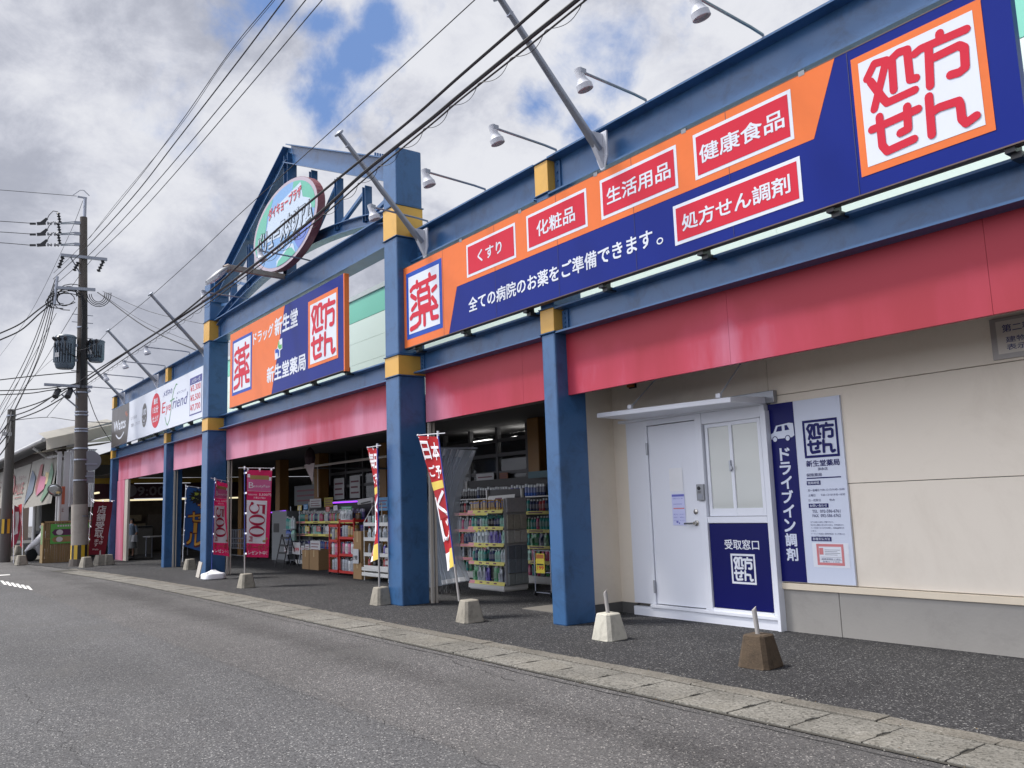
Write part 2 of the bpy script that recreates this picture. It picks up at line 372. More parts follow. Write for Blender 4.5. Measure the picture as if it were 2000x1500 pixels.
    def build(s, name, parent=None, loc=None, bevel=0.0, smooth=False):
        base = Vector((0, 0, 0)); p = parent
        if parent is not None: base = Vector(parent['_w'])
        l = Vector(loc) if loc is not None else base
        me = bpy.data.meshes.new(name)
        me.from_pydata([tuple(v-l) for v in s.v], [], s.f)
        for m_ in s.mats: me.materials.append(m_)
        if len(s.mats) > 1: me.polygons.foreach_set('material_index', s.mi)
        if smooth: me.polygons.foreach_set('use_smooth', [True]*len(me.polygons))
        me.validate(); me.update()
        o = bpy.data.objects.new(name, me); COL.objects.link(o)
        if parent is not None: o.parent = parent; o.location = l-base
        else: o.location = l
        o['_w'] = tuple(l)
        if smooth:
            try: me.set_sharp_from_angle(angle=R(40))
            except Exception: pass
        if bevel:
            bm_ = o.modifiers.new('bevel', 'BEVEL'); bm_.width = bevel; bm_.segments = 2; bm_.limit_method = 'ANGLE'; bm_.angle_limit = R(50)
        return o

def tag(o, label, cat, group=None):
    o['label'] = label; o['category'] = cat
    if group: o['group'] = group
    return o
def thing(name, label, cat, loc, group=None):
    o = bpy.data.objects.new(name, None); COL.objects.link(o); o.location = loc; o['_w'] = tuple(loc); o.empty_display_size = .2
    return tag(o, label, cat, group)
def kind(o, k='structure'): o['kind'] = k; return o
def copy_tree(o, parent=None, loc=None, kids=True):
    c = o.copy(); COL.objects.link(c)
    if parent is not None: c.parent = parent
    if loc is not None: c.location = loc
    if kids:
        for ch in [x for x in bpy.data.objects if x.parent is o]: copy_tree(ch, c)
    return c
# ================================================================ ground
ASPH = stone_mat('road asphalt', (.080, .080, .082), (.31, .305, .295), (.030, .030, .032), 115, .40, (.090, .089, .088), .85, .35, .16, True)
CHIP = stone_mat('dark chip seal', (.034, .034, .037), (.25, .25, .245), (.009, .009, .010), 105, .42, None, .85, .9, .5)
GUTM = stone_mat('gutter concrete', (.155, .15, .135), (.25, .24, .22), (.07, .068, .06), 75, .35, (.20, .185, .15), .9, .3, 1.4)
CURBM = stone_mat('curb concrete', (.14, .131, .115), (.23, .22, .195), (.09, .085, .07), 90, .3, (.15, .13, .105), .9, .4, 1.6)
JOINT = mat('joint dirt', (.05, .047, .04), .95)
def gy(x):  # the gutter bends away from the shop at its far end
    return 0.0 if x > -13.6 else -.52*((-x-13.6)/12.8)**2
mb = MB().use(ASPH); mb.add([(-260, -160, 0), (160, -160, 0), (160, 260, 0), (-260, 260, 0)], [(0, 1, 2, 3)])
kind(mb.build('road'))
mb = MB().use(CHIP)
xs = [-34+.6*i for i in range(68)]
mb.add([(x, 5.05+gy(x)+.02*math.sin(x*5.1)+.015*math.sin(x*13), .012) for x in xs]+[(x, 17, .012) for x in xs], [(i, i+1, len(xs)+i+1, len(xs)+i) for i in range(len(xs)-1)])
kind(mb.build('pavement'))
mb = MB().use(GUTM)
rg = random.Random(3)
x = -6.16-.4715*50
F0 = FR((0, 0, 0), (1, 0, 0), (0, 1, 0))
while x < 4:
    a, b = x+.004, x+.4715-.004; dz = rg.uniform(-.003, .003)
    if x > -26.3:
        n0 = 4.735+gy(x); q = .011; l = .075
        pts = [(a, 4.5+gy(a)+rg.uniform(-.006, .004)), (b, 4.5+gy(b)+rg.uniform(-.006, .004)), (b, n0-l), (b-q-.006, n0-l*.55), (b-q-.006, n0+l*.55), (b, n0+l), (b, 4.945+gy(b)), (a, 4.945+gy(a)), (a, n0+l), (a+q, n0+l*.55), (a+q, n0-l*.55), (a, n0-l)]
        mb.prism(F0, pts, -.05, .016+dz)
    x += .4715
kind(mb.build('gutter', bevel=.004))
mb = MB().use(JOINT)
xs = [-27+.5*i for i in range(63)]
mb.add([(x, 4.47+gy(x), .006) for x in xs]+[(x, 4.96+gy(x), .006) for x in xs], [(i, i+1, len(xs)+i+1, len(xs)+i) for i in range(len(xs)-1)])
kind(mb.build('gutter_bed'))
mb = MB().use(CURBM)
x = -27
while x < 4:
    L_ = rg.uniform(.55, 1.1)
    ys = [(x+L_*k/4, rg.uniform(-.022, .016)) for k in range(5)]
    top = [(px_, 5.105+gy(px_)+j) for px_, j in ys]
    mb.prism(F0, [(x+.004, 4.956+gy(x)), (x+L_-.004, 4.956+gy(x+L_))]+top[::-1], -.05, .022+rg.uniform(-.004, .004)); x += L_
kind(mb.build('curb', bevel=.005))
# grit and leaf scraps that collect along the gutter
mb = MB(); gm = [mat('grit pale', (.30, .29, .26), .9), mat('grit dark', (.05, .045, .04), .9), mat('dry leaf scraps', (.16, .11, .05), .9)]
for k in range(900):
    x = rg.uniform(-20, 1.5); y = rg.choice((4.46, 4.48, 4.95, 5.0, 5.14, 5.2))+gy(x)+rg.gauss(0, .035); s_ = rg.uniform(.002, .008); a_ = rg.uniform(0, 6.3); mb.use(gm[min(2, int(rg.random()**1.5*3))])
    z = .012 if y > 5.1+gy(x) else (.006 if y < 4.49+gy(x) else .022); u_ = Vector((math.cos(a_), math.sin(a_), 0))*s_; v_ = Vector((-math.sin(a_), math.cos(a_), 0))*s_*rg.uniform(.4, 1); c_ = Vector((x, y, z))
    mb.add([c_-u_, c_-v_, c_+u_, c_+v_, c_+Vector((0, 0, s_*.7))], [(0, 1, 4), (1, 2, 4), (2, 3, 4), (3, 0, 4)])
o = mb.build('gutter_grit'); kind(o, 'stuff'); tag(o, 'grit and dry scraps lying along the concrete gutter', 'grit')
# seams and cracks in the asphalt, worn line where it meets the gutter
mb = MB().use(mat('asphalt seam', (.036, .036, .037), .95))
def seam(p, q, w, amp, n, sd_):
    r_ = random.Random(sd_); p = Vector(p); q = Vector(q); d = (q-p); nn = Vector((-d.y, d.x, 0)).normalized(); o_ = 0; A = []; B = []
    for i in range(n+1):
        o_ = o_*.7+r_.uniform(-amp, amp); c = p+d*(i/n)+nn*o_; ww = w*r_.uniform(.3, 1.2); A.append(c-nn*ww); B.append(c+nn*ww)
    mb.add(A+B, [(i, i+1, n+2+i, n+1+i) for i in range(n)])
g = lambda a, b: tuple(at_z(a, b, .004))
seam(g(330, 1255), g(1000, 1505), .0022, .028, 140, 1); seam(g(20, 1335), g(220, 1540), .0020, .028, 110, 2)
seam((-20, 4.40+gy(-20), .004), (0, 4.43, .004), .006, .012, 150, 3)
seam(g(1180, 1385), g(1330, 1425), .003, .03, 24, 4); seam(g(1250, 1400), g(1240, 1425), .003, .02, 10, 5); seam(g(880, 1290), g(1000, 1330), .004, .03, 20, 6)
kind(mb.build('asphalt_cracks'))
mb = MB().use(mat('road paint', (.72, .72, .70), .8, var=.2, dirt=(.2, .2, .2), dirt_amt=.7, scale=8))
for i in range(6): mb.add([at_z(0+i*10, 1134+i*2.0, .004), at_z(6+i*10, 1134+i*2.0, .004), at_z(14+i*10, 1142+i*2.0, .004), at_z(8+i*10, 1142+i*2.0, .004)], [(0, 1, 2, 3)])
mb.add([at_z(-40, 1125, .004), at_z(19, 1121.5, .004), at_z(20, 1123, .004), at_z(-40, 1127.5, .004)], [(0, 1, 2, 3)])
kind(mb.build('road_marking'))

# ================================================================ store building
BLUE = mat('blue painted steel', H('#345c88'), .32, var=.16, scale=1.6, streak=True, dirt=H('#13233a'), dirt_amt=.6, bump=.04, bscale=14)
YEL = mat('yellow painted steel', H('#d0a148'), .4, var=.10, scale=3, dirt=H('#8a6a35'), dirt_amt=.3)
CREAM = mat('cream wall panel', H('#eae0d0'), .55, var=.03, scale=1.2, dirt=H('#b9aa95'), dirt_amt=.3, bump=.05, bscale=90)
PLINTH = mat('grey concrete plinth', H('#97948f'), .85, var=.12, scale=1.3, dirt=H('#6d6a66'), dirt_amt=.5, bump=.15, bscale=40)
WHITE = mat('white painted metal', H('#e3e6ee'), .35, var=.03, scale=2, spec=.3)
ALU = mat('dull aluminium', H('#a3a7ad'), .4, .6, var=.08)
MINT = mat('mint cladding panel', H('#dcefe6'), .45, var=.04, scale=.6)
TEAL = mat('teal cladding band', H('#78c8b2'), .45, var=.05, scale=.6)
LIGHTCAP = mat('pale parapet cap', H('#b9c4c4'), .5)
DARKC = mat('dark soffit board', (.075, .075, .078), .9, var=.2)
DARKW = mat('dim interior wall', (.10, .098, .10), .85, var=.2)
GALV = mat('galvanised steel', H('#9499a4'), .38, .75, var=.15, scale=9)
RUST = mat('weathered steel', H('#8c8580'), .6, .3, var=.2, scale=9, dirt=H('#7a4a33'), dirt_amt=.5)
BLK = mat('black metal', (.012, .013, .016), .45)
GREY = mat('mid grey metal', H('#7d8087'), .45, .2)
RAIL = mat('pale shutter rail', H('#b3ada4'), .5)
def pink_mat():
    M = bpy.data.materials.new('faded red fascia'); M.use_nodes = True; t = M.node_tree; L = t.links; b = t.nodes['Principled BSDF']
    tcn = t.nodes.new('ShaderNodeTexCoord'); mp = t.nodes.new('ShaderNodeMapping'); L.new(tcn.outputs['Object'], mp.inputs[0])
    mp.inputs['Scale'].default_value = (1, 1, .22)
    n1_ = t.nodes.new('ShaderNodeTexNoise'); n1_.inputs['Scale'].default_value = .95; n1_.inputs['Detail'].default_value = 5; n1_.inputs['Roughness'].default_value = .5; n1_.inputs['Distortion'].default_value = .25; L.new(mp.outputs[0], n1_.inputs['Vector'])
    n2_ = t.nodes.new('ShaderNodeTexNoise'); n2_.inputs['Scale'].default_value = 26; n2_.inputs['Detail'].default_value = 3; L.new(mp.outputs[0], n2_.inputs['Vector'])
    s_ = t.nodes.new('ShaderNodeSeparateXYZ'); L.new(tcn.outputs['Object'], s_.inputs[0])
    gz = t.nodes.new('ShaderNodeMapRange'); gz.inputs['From Min'].default_value = 2.95; gz.inputs['From Max'].default_value = 3.36; gz.inputs['To Max'].default_value = -.30; L.new(s_.outputs[2], gz.inputs[0])   # shade under the flange, painted in as deeper red towards the top
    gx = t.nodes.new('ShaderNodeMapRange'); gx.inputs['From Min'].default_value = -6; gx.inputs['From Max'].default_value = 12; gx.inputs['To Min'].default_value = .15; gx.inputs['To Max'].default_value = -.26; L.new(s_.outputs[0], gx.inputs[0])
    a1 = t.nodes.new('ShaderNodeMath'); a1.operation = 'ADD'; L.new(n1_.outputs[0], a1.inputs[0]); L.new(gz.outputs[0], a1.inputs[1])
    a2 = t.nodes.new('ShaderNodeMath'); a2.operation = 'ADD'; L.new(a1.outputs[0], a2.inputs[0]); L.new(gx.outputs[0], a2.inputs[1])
    a3 = t.nodes.new('ShaderNodeMath'); a3.operation = 'MULTIPLY_ADD'; L.new(n2_.outputs[0], a3.inputs[0]); a3.inputs[1].default_value = .05; L.new(a2.outputs[0], a3.inputs[2])
    rp = t.nodes.new('ShaderNodeValToRGB'); L.new(a3.outputs[0], rp.inputs[0]); e_ = rp.color_ramp.elements
    e_[0].position = .20; e_[0].color = H('#9a2132')+(1,); e_[1].position = .68; e_[1].color = H('#c4839b')+(1,)
    x_ = e_.new(.38); x_.color = H('#aa3047')+(1,); x_ = e_.new(.52); x_.color = H('#b56078')+(1,)
    L.new(rp.outputs[0], b.inputs['Base Color']); b.inputs['Roughness'].default_value = .6
    return M
PINK = pink_mat()

B = thing('store_building', 'long drugstore arcade with blue steel frame, faded red fascia and cream wall', 'store building', (-14, 7, 0))
# cream wall right of the arcade: panels with open joints
mb = MB().use(CREAM)
Yw = 7.6
for z0, z1, cuts in ((.505, 1.487, (-4.72,)), (1.493, 2.447, ()), (2.453, 2.92, (-5.57,))):
    xs = [-5.56 if z1 < 2.45 else -8.02]+[c for c in cuts if c > -5.5 or z1 > 2.45]+[4.0]
    for a, b in zip(xs, xs[1:]): mb.box(a+.003, b-.003, Yw, Yw+.12, z0, z1)
mb.box(-8.02, -7.715, Yw, Yw+.12, .14, 2.447)
mb.build('wall', B, bevel=.003)
mb = MB().use(CREAM); mb.box(-8.12, -8.0, 6.82, 7.72, .14, 2.92)
mb.build('return_wall', B, bevel=.004)
mb = MB().use(mat('wall joint sealant', (.20, .185, .165), .9)); mb.box(-8.03, 4, Yw+.03, Yw+.14, 0, 2.93); mb.build('wall_backing', B)
mb = MB().use(PLINTH)
xs = [-5.58, -4.93, -2.7, -.4, 4]
for a, b in zip(xs, xs[1:]): mb.box(a+.003, b-.003, Yw-.006, Yw+.1, 0, .432)
mb.build('plinth', B, bevel=.004)
mb = MB().use(mat('dark base course', H('#5d5c5b'), .85, var=.15)); mb.box(-8.125, -7.985, 6.80, 7.585, 0, .138); mb.box(-7.984, -7.716, 7.585, 7.7, 0, .138); mb.build('base_course', B)
mb = MB().use(mat('cream sill trim', H('#ddd0ba'), .5)); mb.box(-5.58, 4, Yw-.028, Yw+.05, .436, .499); mb.build('sill_trim', B, bevel=.004)
# door and pick-up window unit
mb = MB().use(WHITE)
yf = 7.545
mb.box(-7.715, -7.385, yf, 7.62, .155, 2.365); mb.box(-7.385, -7.345, yf-.012, 7.62, .155, 2.365); mb.box(-7.345, -6.565, yf-.012, 7.62, 2.30, 2.365)
mb.box(-6.565, -6.47, yf-.018, 7.62, .155, 2.365); mb.box(-6.47, -5.66, yf-.008, 7.62, 2.235, 2.365); mb.box(-5.66, -5.60, yf-.008, 7.62, .155, 2.365)
mb.box(-6.47, -5.66, yf-.008, 7.62, 1.115, 1.185); mb.box(-6.47, -5.66, yf-.012, 7.62, .10, .185); mb.box(-7.80, -5.60, yf-.05, 7.6, 2.366, 2.40)
mb.box(-7.42, -5.60, yf-.035, 7.6, .118, .154)
df = mb.build('door_frame', B, bevel=.004)
mb = MB().use(WHITE); mb.box(-7.72, -5.60, 7.53, 7.62, 0, .115); mb.box(-5.60, -5.562, 7.50, 7.66, 0, 2.30); mb.build('kick_board', B, bevel=.004)
mb = MB().use(WHITE); mb.box(-7.337, -6.573, yf+.004, 7.59, .165, 2.292)
dr = mb.build('door', B, bevel=.004)
mb = MB().use(mat('polished lock', H('#b9b5ae'), .2, .9))
mb.lathe([(.032, 0), (.032, .012), (.02, .014), (.02, .05)], (-6.64, yf+.004, 1.115), (0, -1, 0)); mb.tube([(-6.64, yf-.05, 1.115), (-6.78, yf-.052, 1.112)], .011, 8)
mb.lathe([(.03, 0), (.03, .014), (.014, .02)], (-6.64, yf+.004, 1.245), (0, -1, 0)); mb.build('handle', dr, smooth=True)
for z in (.35, 2.0):
    mb = MB().use(ALU); mb.tube([(-7.345, yf-.018, z-.06), (-7.345, yf-.018, z+.09)], .014, 8); mb.build('hinge', dr)
# sliding window
mb = MB().use(WHITE)
for a, b, y in ((-6.455, -6.07, yf+.022), (-6.10, -5.67, yf+.004)):
    mb.box(a, a+.042, y, y+.03, 1.19, 2.232); mb.box(b-.042, b, y, y+.03, 1.19, 2.232); mb.box(a+.042, b-.042, y, y+.03, 1.19, 1.275); mb.box(a+.042, b-.042, y, y+.03, 2.19, 2.232)
wn = mb.build('window', B, bevel=.003)
mb = MB().use(glass_mat('pick-up window glass', (.56, .58, .55), .95, .06))
for a, b, y in ((-6.415, -6.11, yf+.036), (-6.06, -5.71, yf+.018)): mb.box(a, b, y, y+.006, 1.27, 2.195)
mb.build('pane', wn)
mb = MB().use(ALU); mb.box(-6.105, -6.085, yf-.022, yf+.004, 1.68, 1.80); mb.box(-6.10, -6.06, yf-.03, yf-.02, 1.70, 1.735); mb.build('window_latch', wn)
# canopy over the door with two tie rods
mb = MB().use(WHITE)
F = FR((0, 0, 0), (0, 1, 0), (0, 0, 1))
mb.add([(-7.57, 6.93, 2.405), (-5.56, 6.95, 2.362), (-5.56, 7.53, 2.372), (-7.57, 7.53, 2.395), (-7.57, 6.93, 2.46), (-5.56, 6.95, 2.417), (-5.56, 7.53, 2.445), (-7.57, 7.53, 2.47)],
       [(0, 3, 2, 1), (4, 5, 6, 7), (0, 1, 5, 4), (1, 2, 6, 5), (2, 3, 7, 6), (3, 0, 4, 7)])
cn = mb.build('canopy', B, bevel=.006)
mb = MB().use(ALU); mb.box(-7.62, -5.46, 7.53, 7.597, 2.375, 2.505); mb.build('canopy_rail', cn, bevel=.004)
for a, b in (((-7.19, 7.585, 2.86), (-7.04, 6.98, 2.47)), ((-5.88, 7.585, 2.87), (-5.74, 6.99, 2.44))):
    mb = MB().use(WHITE); mb.tube([a, b], .009, 6); mb.box(a[0]-.02, a[0]+.09, 7.575, 7.6, 2.855, 2.885); mb.box(b[0]-.03, b[0]+.03, b[1]-.015, b[1]+.015, b[2]-.01, b[2]+.035); mb.build('tie_rod', cn)
# navy panel below the window
mb = MB().use(mat('navy vinyl panel', H('#060c58'), .4, var=.04, spec=.2)); NAVY = mb.mats[0]
mb.box(-6.463, -5.665, yf+.006, 7.6, .19, 1.11); npn = mb.build('panel', B)
F = FW(yf+.004); SHO = [[(.07, .82), (.15, .93), (.26, .91), (.11, .51)], [(.1, .78), (.2, .57), (.23, .52), (.48, .53)], [(.3, .61), (.31, .9), (.37, .93), (.45, .92), (.45, .64), (.5, .63)], [(.73, .93), (.73, .87)], [(.51, .85), (.56, .87), (.94, .86)], [(.63, .84), (.61, .51)], [(.67, .74), (.87, .75), (.91, .71), (.9, .54), (.85, .52), (.78, .53)], [(.07, .33), (.11, .33), (.49, .35)], [(.15, .42), (.15, .15), (.19, .08), (.43, .1)], [(.4, .41), (.39, .21), (.32, .2)], [(.59, .42), (.58, .08)], [(.59, .27), (.66, .29), (.82, .28), (.83, .24), (.83, .12), (.86, .07), (.94, .1)]]
YAKU = [[(.08, .75), (.16, .79), (.89, .81)], [(.29, .86), (.3, .77)], [(.7, .89), (.73, .81)], [(.32, .67), (.67, .67), (.70, .39), (.36, .39), (.32, .67)], [(.34, .53), (.69, .53)], [(.4, .75), (.39, .68)], [(.63, .76), (.61, .69)], [(.10, .66), (.24, .58)], [(.12, .41), (.25, .48)], [(.9, .64), (.79, .6)], [(.88, .38), (.78, .48)], [(.07, .27), (.14, .31), (.92, .31)], [(.52, .35), (.52, .08)], [(.37, .28), (.37, .15), (.26, .1), (.07, .08)], [(.73, .28), (.76, .14), (.93, .13)]]
SIGNW = mat('sign white', H('#e4e7ef'), .28, var=.02)
mb = MB().use(SIGNW); mb.text(F, '受取窓口', -6.26, .83, -5.80, .935, 0, .012); mb.build('lettering', npn)
mb = MB().use(SIGNW); mb.frame(F, -6.19, .462, -5.865, .783, .022, 0); mb.stroke(F, SHO, .024, 0, (-6.165, .485, -5.89, .76)); mb.build('emblem', npn)

# pink fascia boards
yp = 6.52
mb = MB().use(PINK)
def fascia(x0, x1):
    e_ = x0; k = 0
    while e_ < x1-.01:
        b_ = min(x1, e_+2.42); mb.box(e_+.0015, b_-.0015, yp, yp+.05, 2.665, 3.42); e_ = b_
for x0, x1 in ((-31.4, -24.9), (-24.6, -20.55), (-20.1, -11.38), (-10.9, -7.85), (-7.6, 4)): fascia(x0, x1)
mb.build('fascia', B)
mb = MB().use(PINK); mb.box(-31.55, -30.45, yp, yp+.05, 0, 2.66); mb.build('end_panel', B)
# columns with yellow caps
def column(x0, x1, y0, y1, z1, caps, top=None):
    mb = MB().use(BLUE); zs = 0
    zz_ = [0]+[c for p in caps for c in p]+[z1]
    for i in range(0, len(zz_), 2):
        if zz_[i+1]-zz_[i] > .02: mb.box(x0, x1, y0, y1, zz_[i], zz_[i+1])
    c = mb.build('column', B, bevel=.022)
    for a, b in caps:
        mb = MB().use(YEL); mb.box(x0-.004, x1+.004, y0-.004, y1+.004, a+.012, b-.012)
        mb.use(BLUE); mb.box(x0-.022, x1+.022, y0-.022, y1+.022, b-.011, b+.004); mb.box(x0-.022, x1+.022, y0-.022, y1+.022, a-.004, a+.011)
        mb.build('column_cap', c, bevel=.012)
column(-11.36, -10.94, 6.09, 6.55, 6.95, ((3.36, 3.68), (5.51, 6.02)))
column(-20.57, -20.13, 6.09, 6.55, 6.95, ((3.36, 3.68), (5.51, 6.02)))
for x in (-7.85, -24.95, -31.85, .3): column(x, x+.25, 6.34, 6.80, 5.60, ((3.42, 3.73), (5.16, 5.585)))
# beams: lower and upper rows, I sections with bolt plates
def beams(z0, z1, y, spans):
    for a, b in spans:
        mb = MB().use(BLUE); mb.ibeam((a, y, (z0+z1)/2), (b, y, (z0+z1)/2), .30, z1-z0, .022, .014)
        for xx in (a+.05, b-.05):
            mb.box(xx-.05, xx+.05, y-.028, y-.008, z0+.04, z1-.04)
            for k in range(4): mb.lathe([(.014, 0), (.014, .014)], (xx, y-.028, z0+.08+k*(z1-z0-.16)/3), (0, -1, 0), 6)
        mb.build('beam', B)
side = [(-7.585, 0.285), (.565, 4.2), (-10.93, -7.865), (-24.685, -20.585), (-31.585, -24.965)]
beams(3.40, 3.72, 6.49, side+[(-20.12, -11.375)]); beams(5.12, 5.60, 6.47, side)
beams(5.50, 6.02, 6.33, [(-20.12, -11.375)])
# gable truss above the gateway
mb = MB().use(BLUE)
cx = -15.75; ya = 6.33; zap = 8.82
for s_, xe in ((-1, -20.12), (1, -11.37)):
    mb.ibeam((cx, ya, zap-.19), (xe, ya, 6.74), .26, .38, .02, .014)
tb = mb.build('gable_rafter', B)
def zraf(x): return 8.44-(abs(x-cx))*(2.07/4.37)-.03
def zarc(x): t_ = (x-cx)/4.2; return 6.5-.48*t_*t_
for dx in (1.15, 2.28, 3.38):
    for s_ in (-1, 1): x = cx+s_*dx; mb = MB().use(BLUE); mb.ibeam((x, ya, zarc(x)), (x, ya, zraf(x)), .13, .11, .012, .012, (1, 0, 0)); mb.build('gable_post', tb)
mb = MB().use(BLUE); mb.ibeam((cx, ya, 6.0), (cx, ya, zraf(cx)+.2), .2, .2, .014, .014, (1, 0, 0)); mb.build('gable_post', tb)
for a, b in ((.2, 1.15), (1.15, 2.28), (2.28, 3.38), (3.38, 4.2)):
    for s_ in (-1, 1): mb = MB().use(BLUE); mb.bar((cx+s_*a, ya, zarc(cx+s_*a)+.05), (cx+s_*b, ya, zraf(cx+s_*b)-.05), .06, .06, (0, 1, 0)); mb.build('gable_brace', tb)
mb = MB().use(BLUE); P = [(cx+4.35*t_/12, ya, zarc(cx+4.35*t_/12)) for t_ in range(-12, 13)]
for p, q in zip(P, P[1:]): mb.ibeam(p, q, .2, .2, .014, .012)
mb.build('gable_arch', tb)
mb = MB().use(BLUE)
for xe, s_ in ((-11.45, -1), (-20.05, 1)):
    mb.box(xe-.02 if s_ < 0 else xe-.06, xe+.06 if s_ < 0 else xe+.02, ya-.16, ya+.16, 6.45, 7.0)
    for i in range(6): mb.lathe([(.018, 0), (.018, .05)], (xe+s_*(.05+.085*i), ya-.07, 6.99+.04*i), (0, 0, 1), 6)
mb.build('bolt_plate', tb)
# upper cladding behind the frame
mb = MB().use(MINT)
Yu = 8.6
def zu(z): return 1.4+(z-1.4)*Yu/7.62
zs = [2.95, 3.44, 3.88, 4.32, 4.76, 5.20]
for a, b in zip(zs, zs[1:]):
    for xa in range(-38, 9, 4): mb.box(xa+.002, xa+3.998, Yu, Yu+.1, zu(a)+.003, zu(b)-.003)
mb.build('cladding', B)
mb = MB().use(mat('cladding joint', (.16, .2, .18), .9)); mb.box(-38, 12, Yu+.01, Yu+.13, zu(2.95), zu(5.21)); mb.build('cladding_backing', B)
mb = MB().use(TEAL); mb.box(-38, 12, Yu-.004, Yu+.12, zu(5.205), zu(5.66)); mb.build('cladding_band', B)
mb = MB().use(LIGHTCAP); mb.box(-38.05, 12, Yu-.03, Yu+.3, zu(5.665), zu(5.76)); mb.build('parapet_cap', B)
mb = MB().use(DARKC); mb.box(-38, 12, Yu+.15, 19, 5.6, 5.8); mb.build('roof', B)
mb = MB().use(mat('pale canopy roofing', H('#c4c8c6'), .6, var=.1)); mb.box(-31.6, 4.2, 6.60, Yu-.01, 3.03, 3.10); mb.build('canopy_roof', B)
# arcade ceiling, interior shell
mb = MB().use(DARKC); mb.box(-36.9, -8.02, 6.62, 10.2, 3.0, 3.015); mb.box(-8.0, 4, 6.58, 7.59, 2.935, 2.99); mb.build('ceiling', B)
mb = MB().use(mat('shutter box', H('#5c5a58'), .5, .3)); mb.box(-10.93, -8.13, 6.60, 6.85, 2.69, 2.86); mb.box(-20.1, -11.37, 6.60, 6.85, 2.69, 2.86); mb.box(-30.4, -24.96, 6.6, 6.85, 2.69, 2.86)
mb.build('shutter_box', B, bevel=.01)
for x in (-10.925, -20.11, -24.68): 
    mb = MB().use(RAIL); mb.box(x, x+.045, 6.555, 6.595, 0.012, 2.66); mb.box(x, x+.045, 6.63, 6.655, .012, 2.66); mb.build('shutter_rail', B)
mb = MB().use(RAIL); mb.box(-30.445, -30.0, 6.53, 6.60, .012, 2.66); mb.build('shutter_rail', B)
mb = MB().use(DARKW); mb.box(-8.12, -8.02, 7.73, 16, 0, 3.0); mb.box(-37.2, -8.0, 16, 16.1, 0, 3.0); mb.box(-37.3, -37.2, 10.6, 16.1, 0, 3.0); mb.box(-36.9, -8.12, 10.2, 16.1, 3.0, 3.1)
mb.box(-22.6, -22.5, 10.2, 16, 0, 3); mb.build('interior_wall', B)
# glazed shop front inside
DFR = mat('dark window frame', (.065, .065, .07), .45, .3)
IGL = glass_mat('shop front glass', (.05, .055, .06), .30, .03)
def shopfront(x0, x1, y, step, zt=2.05):
    mb = MB().use(DFR); n = round((x1-x0)/step); w = (x1-x0)/n
    for i in range(n+1): mb.box(x0+i*w-.035, x0+i*w+.035, y, y+.09, 0.012, 2.998)
    for z in (.05, zt, 2.42, 2.72): mb.box(x0, x1, y+.01, y+.08, z-.035, z+.035)
    f = mb.build('shop_window', B)
    mb = MB().use(IGL); mb.box(x0, x1, y+.04, y+.05, .05, 2.84); mb.build('pane', f)
shopfront(-22.4, -8.13, 10.2, 1.02)
# yellow posts along the shop front
for x in (-12.45, -18.4, -22.3, -25.2, -28.6):
    mb = MB().use(mat('ochre inner post', H('#7a5620'), .5)); mb.box(x-.17, x+.17, 9.75, 10.05, .012, 2.998); mb.build('inner_post', B, bevel=.02)
# roof lights of the shop, lit
TUBE = mat('lit fluorescent tube', (1, .98, .93), .4, var=0, emit=6)
for px0, py0, px1, py1 in ((926, 865, 958, 860), (1001, 856, 1011, 854), (1018, 855, 1045, 850)):
    p = at_z(px0, py0, 2.78); q = at_z(px1, py1, 2.78)
    mb = MB().use(TUBE); mb.bar(p, q, .1, .05); mb.build('ceiling_light', B)
p = at_y(670, 926, 11); mb = MB().use(TUBE); mb.lathe([(.05, 0), (.05, .06)], p, (0, -1, 0), 10); mb.build('ceiling_light', B)
# pipe under the ceiling in the gateway
mb = MB().use(RAIL); mb.tube([at_y(565, 917, 8.6), at_y(757, 891, 8.6)], .028, 8); mb.tube([at_y(620, 911, 8.6), at_y(621, 911, 8.6)+Vector((0, 0, -.75))], .012, 6); mb.build('pipe', B)
mb = MB().use(BLK); mb.tube([at_y(575, 914, 9.6), at_y(757, 915, 9.6)], .025, 6); mb.build('conduit', B)
# ================================================================ signs
SNAVY = mat('sign navy', H('#0f2379'), .3, var=.07, scale=.8, spec=.12)
SORG = mat('sign orange', H('#dd7440'), .3, var=.06, scale=1.0, dirt=H('#b9603a'), dirt_amt=.35, spec=.12)
SRED = mat('sign red', H('#c42c3f'), .32, var=.06, scale=1.2, spec=.12)
SBLU = mat('sign frame blue', H('#1f4aa6'), .3, spec=.15)
SW = mat('sign sheet white', H('#d3d8e3'), .3, var=.03, scale=1.5, spec=.15)
TRIM = mat('sign edge metal', H('#5a4a45'), .5, .3)
Ys = 6.2
S = FW(Ys)
def brackets(par, xs, zb, n=True):
    for x in xs:
        mb = MB().use(BLK); mb.box(x-.035, x+.035, Ys+.02, Ys+.14, zb-.045, zb+.05); mb.box(x-.015, x+.06, Ys+.06, Ys+.2, zb-.085, zb-.04); mb.build('bracket', par)
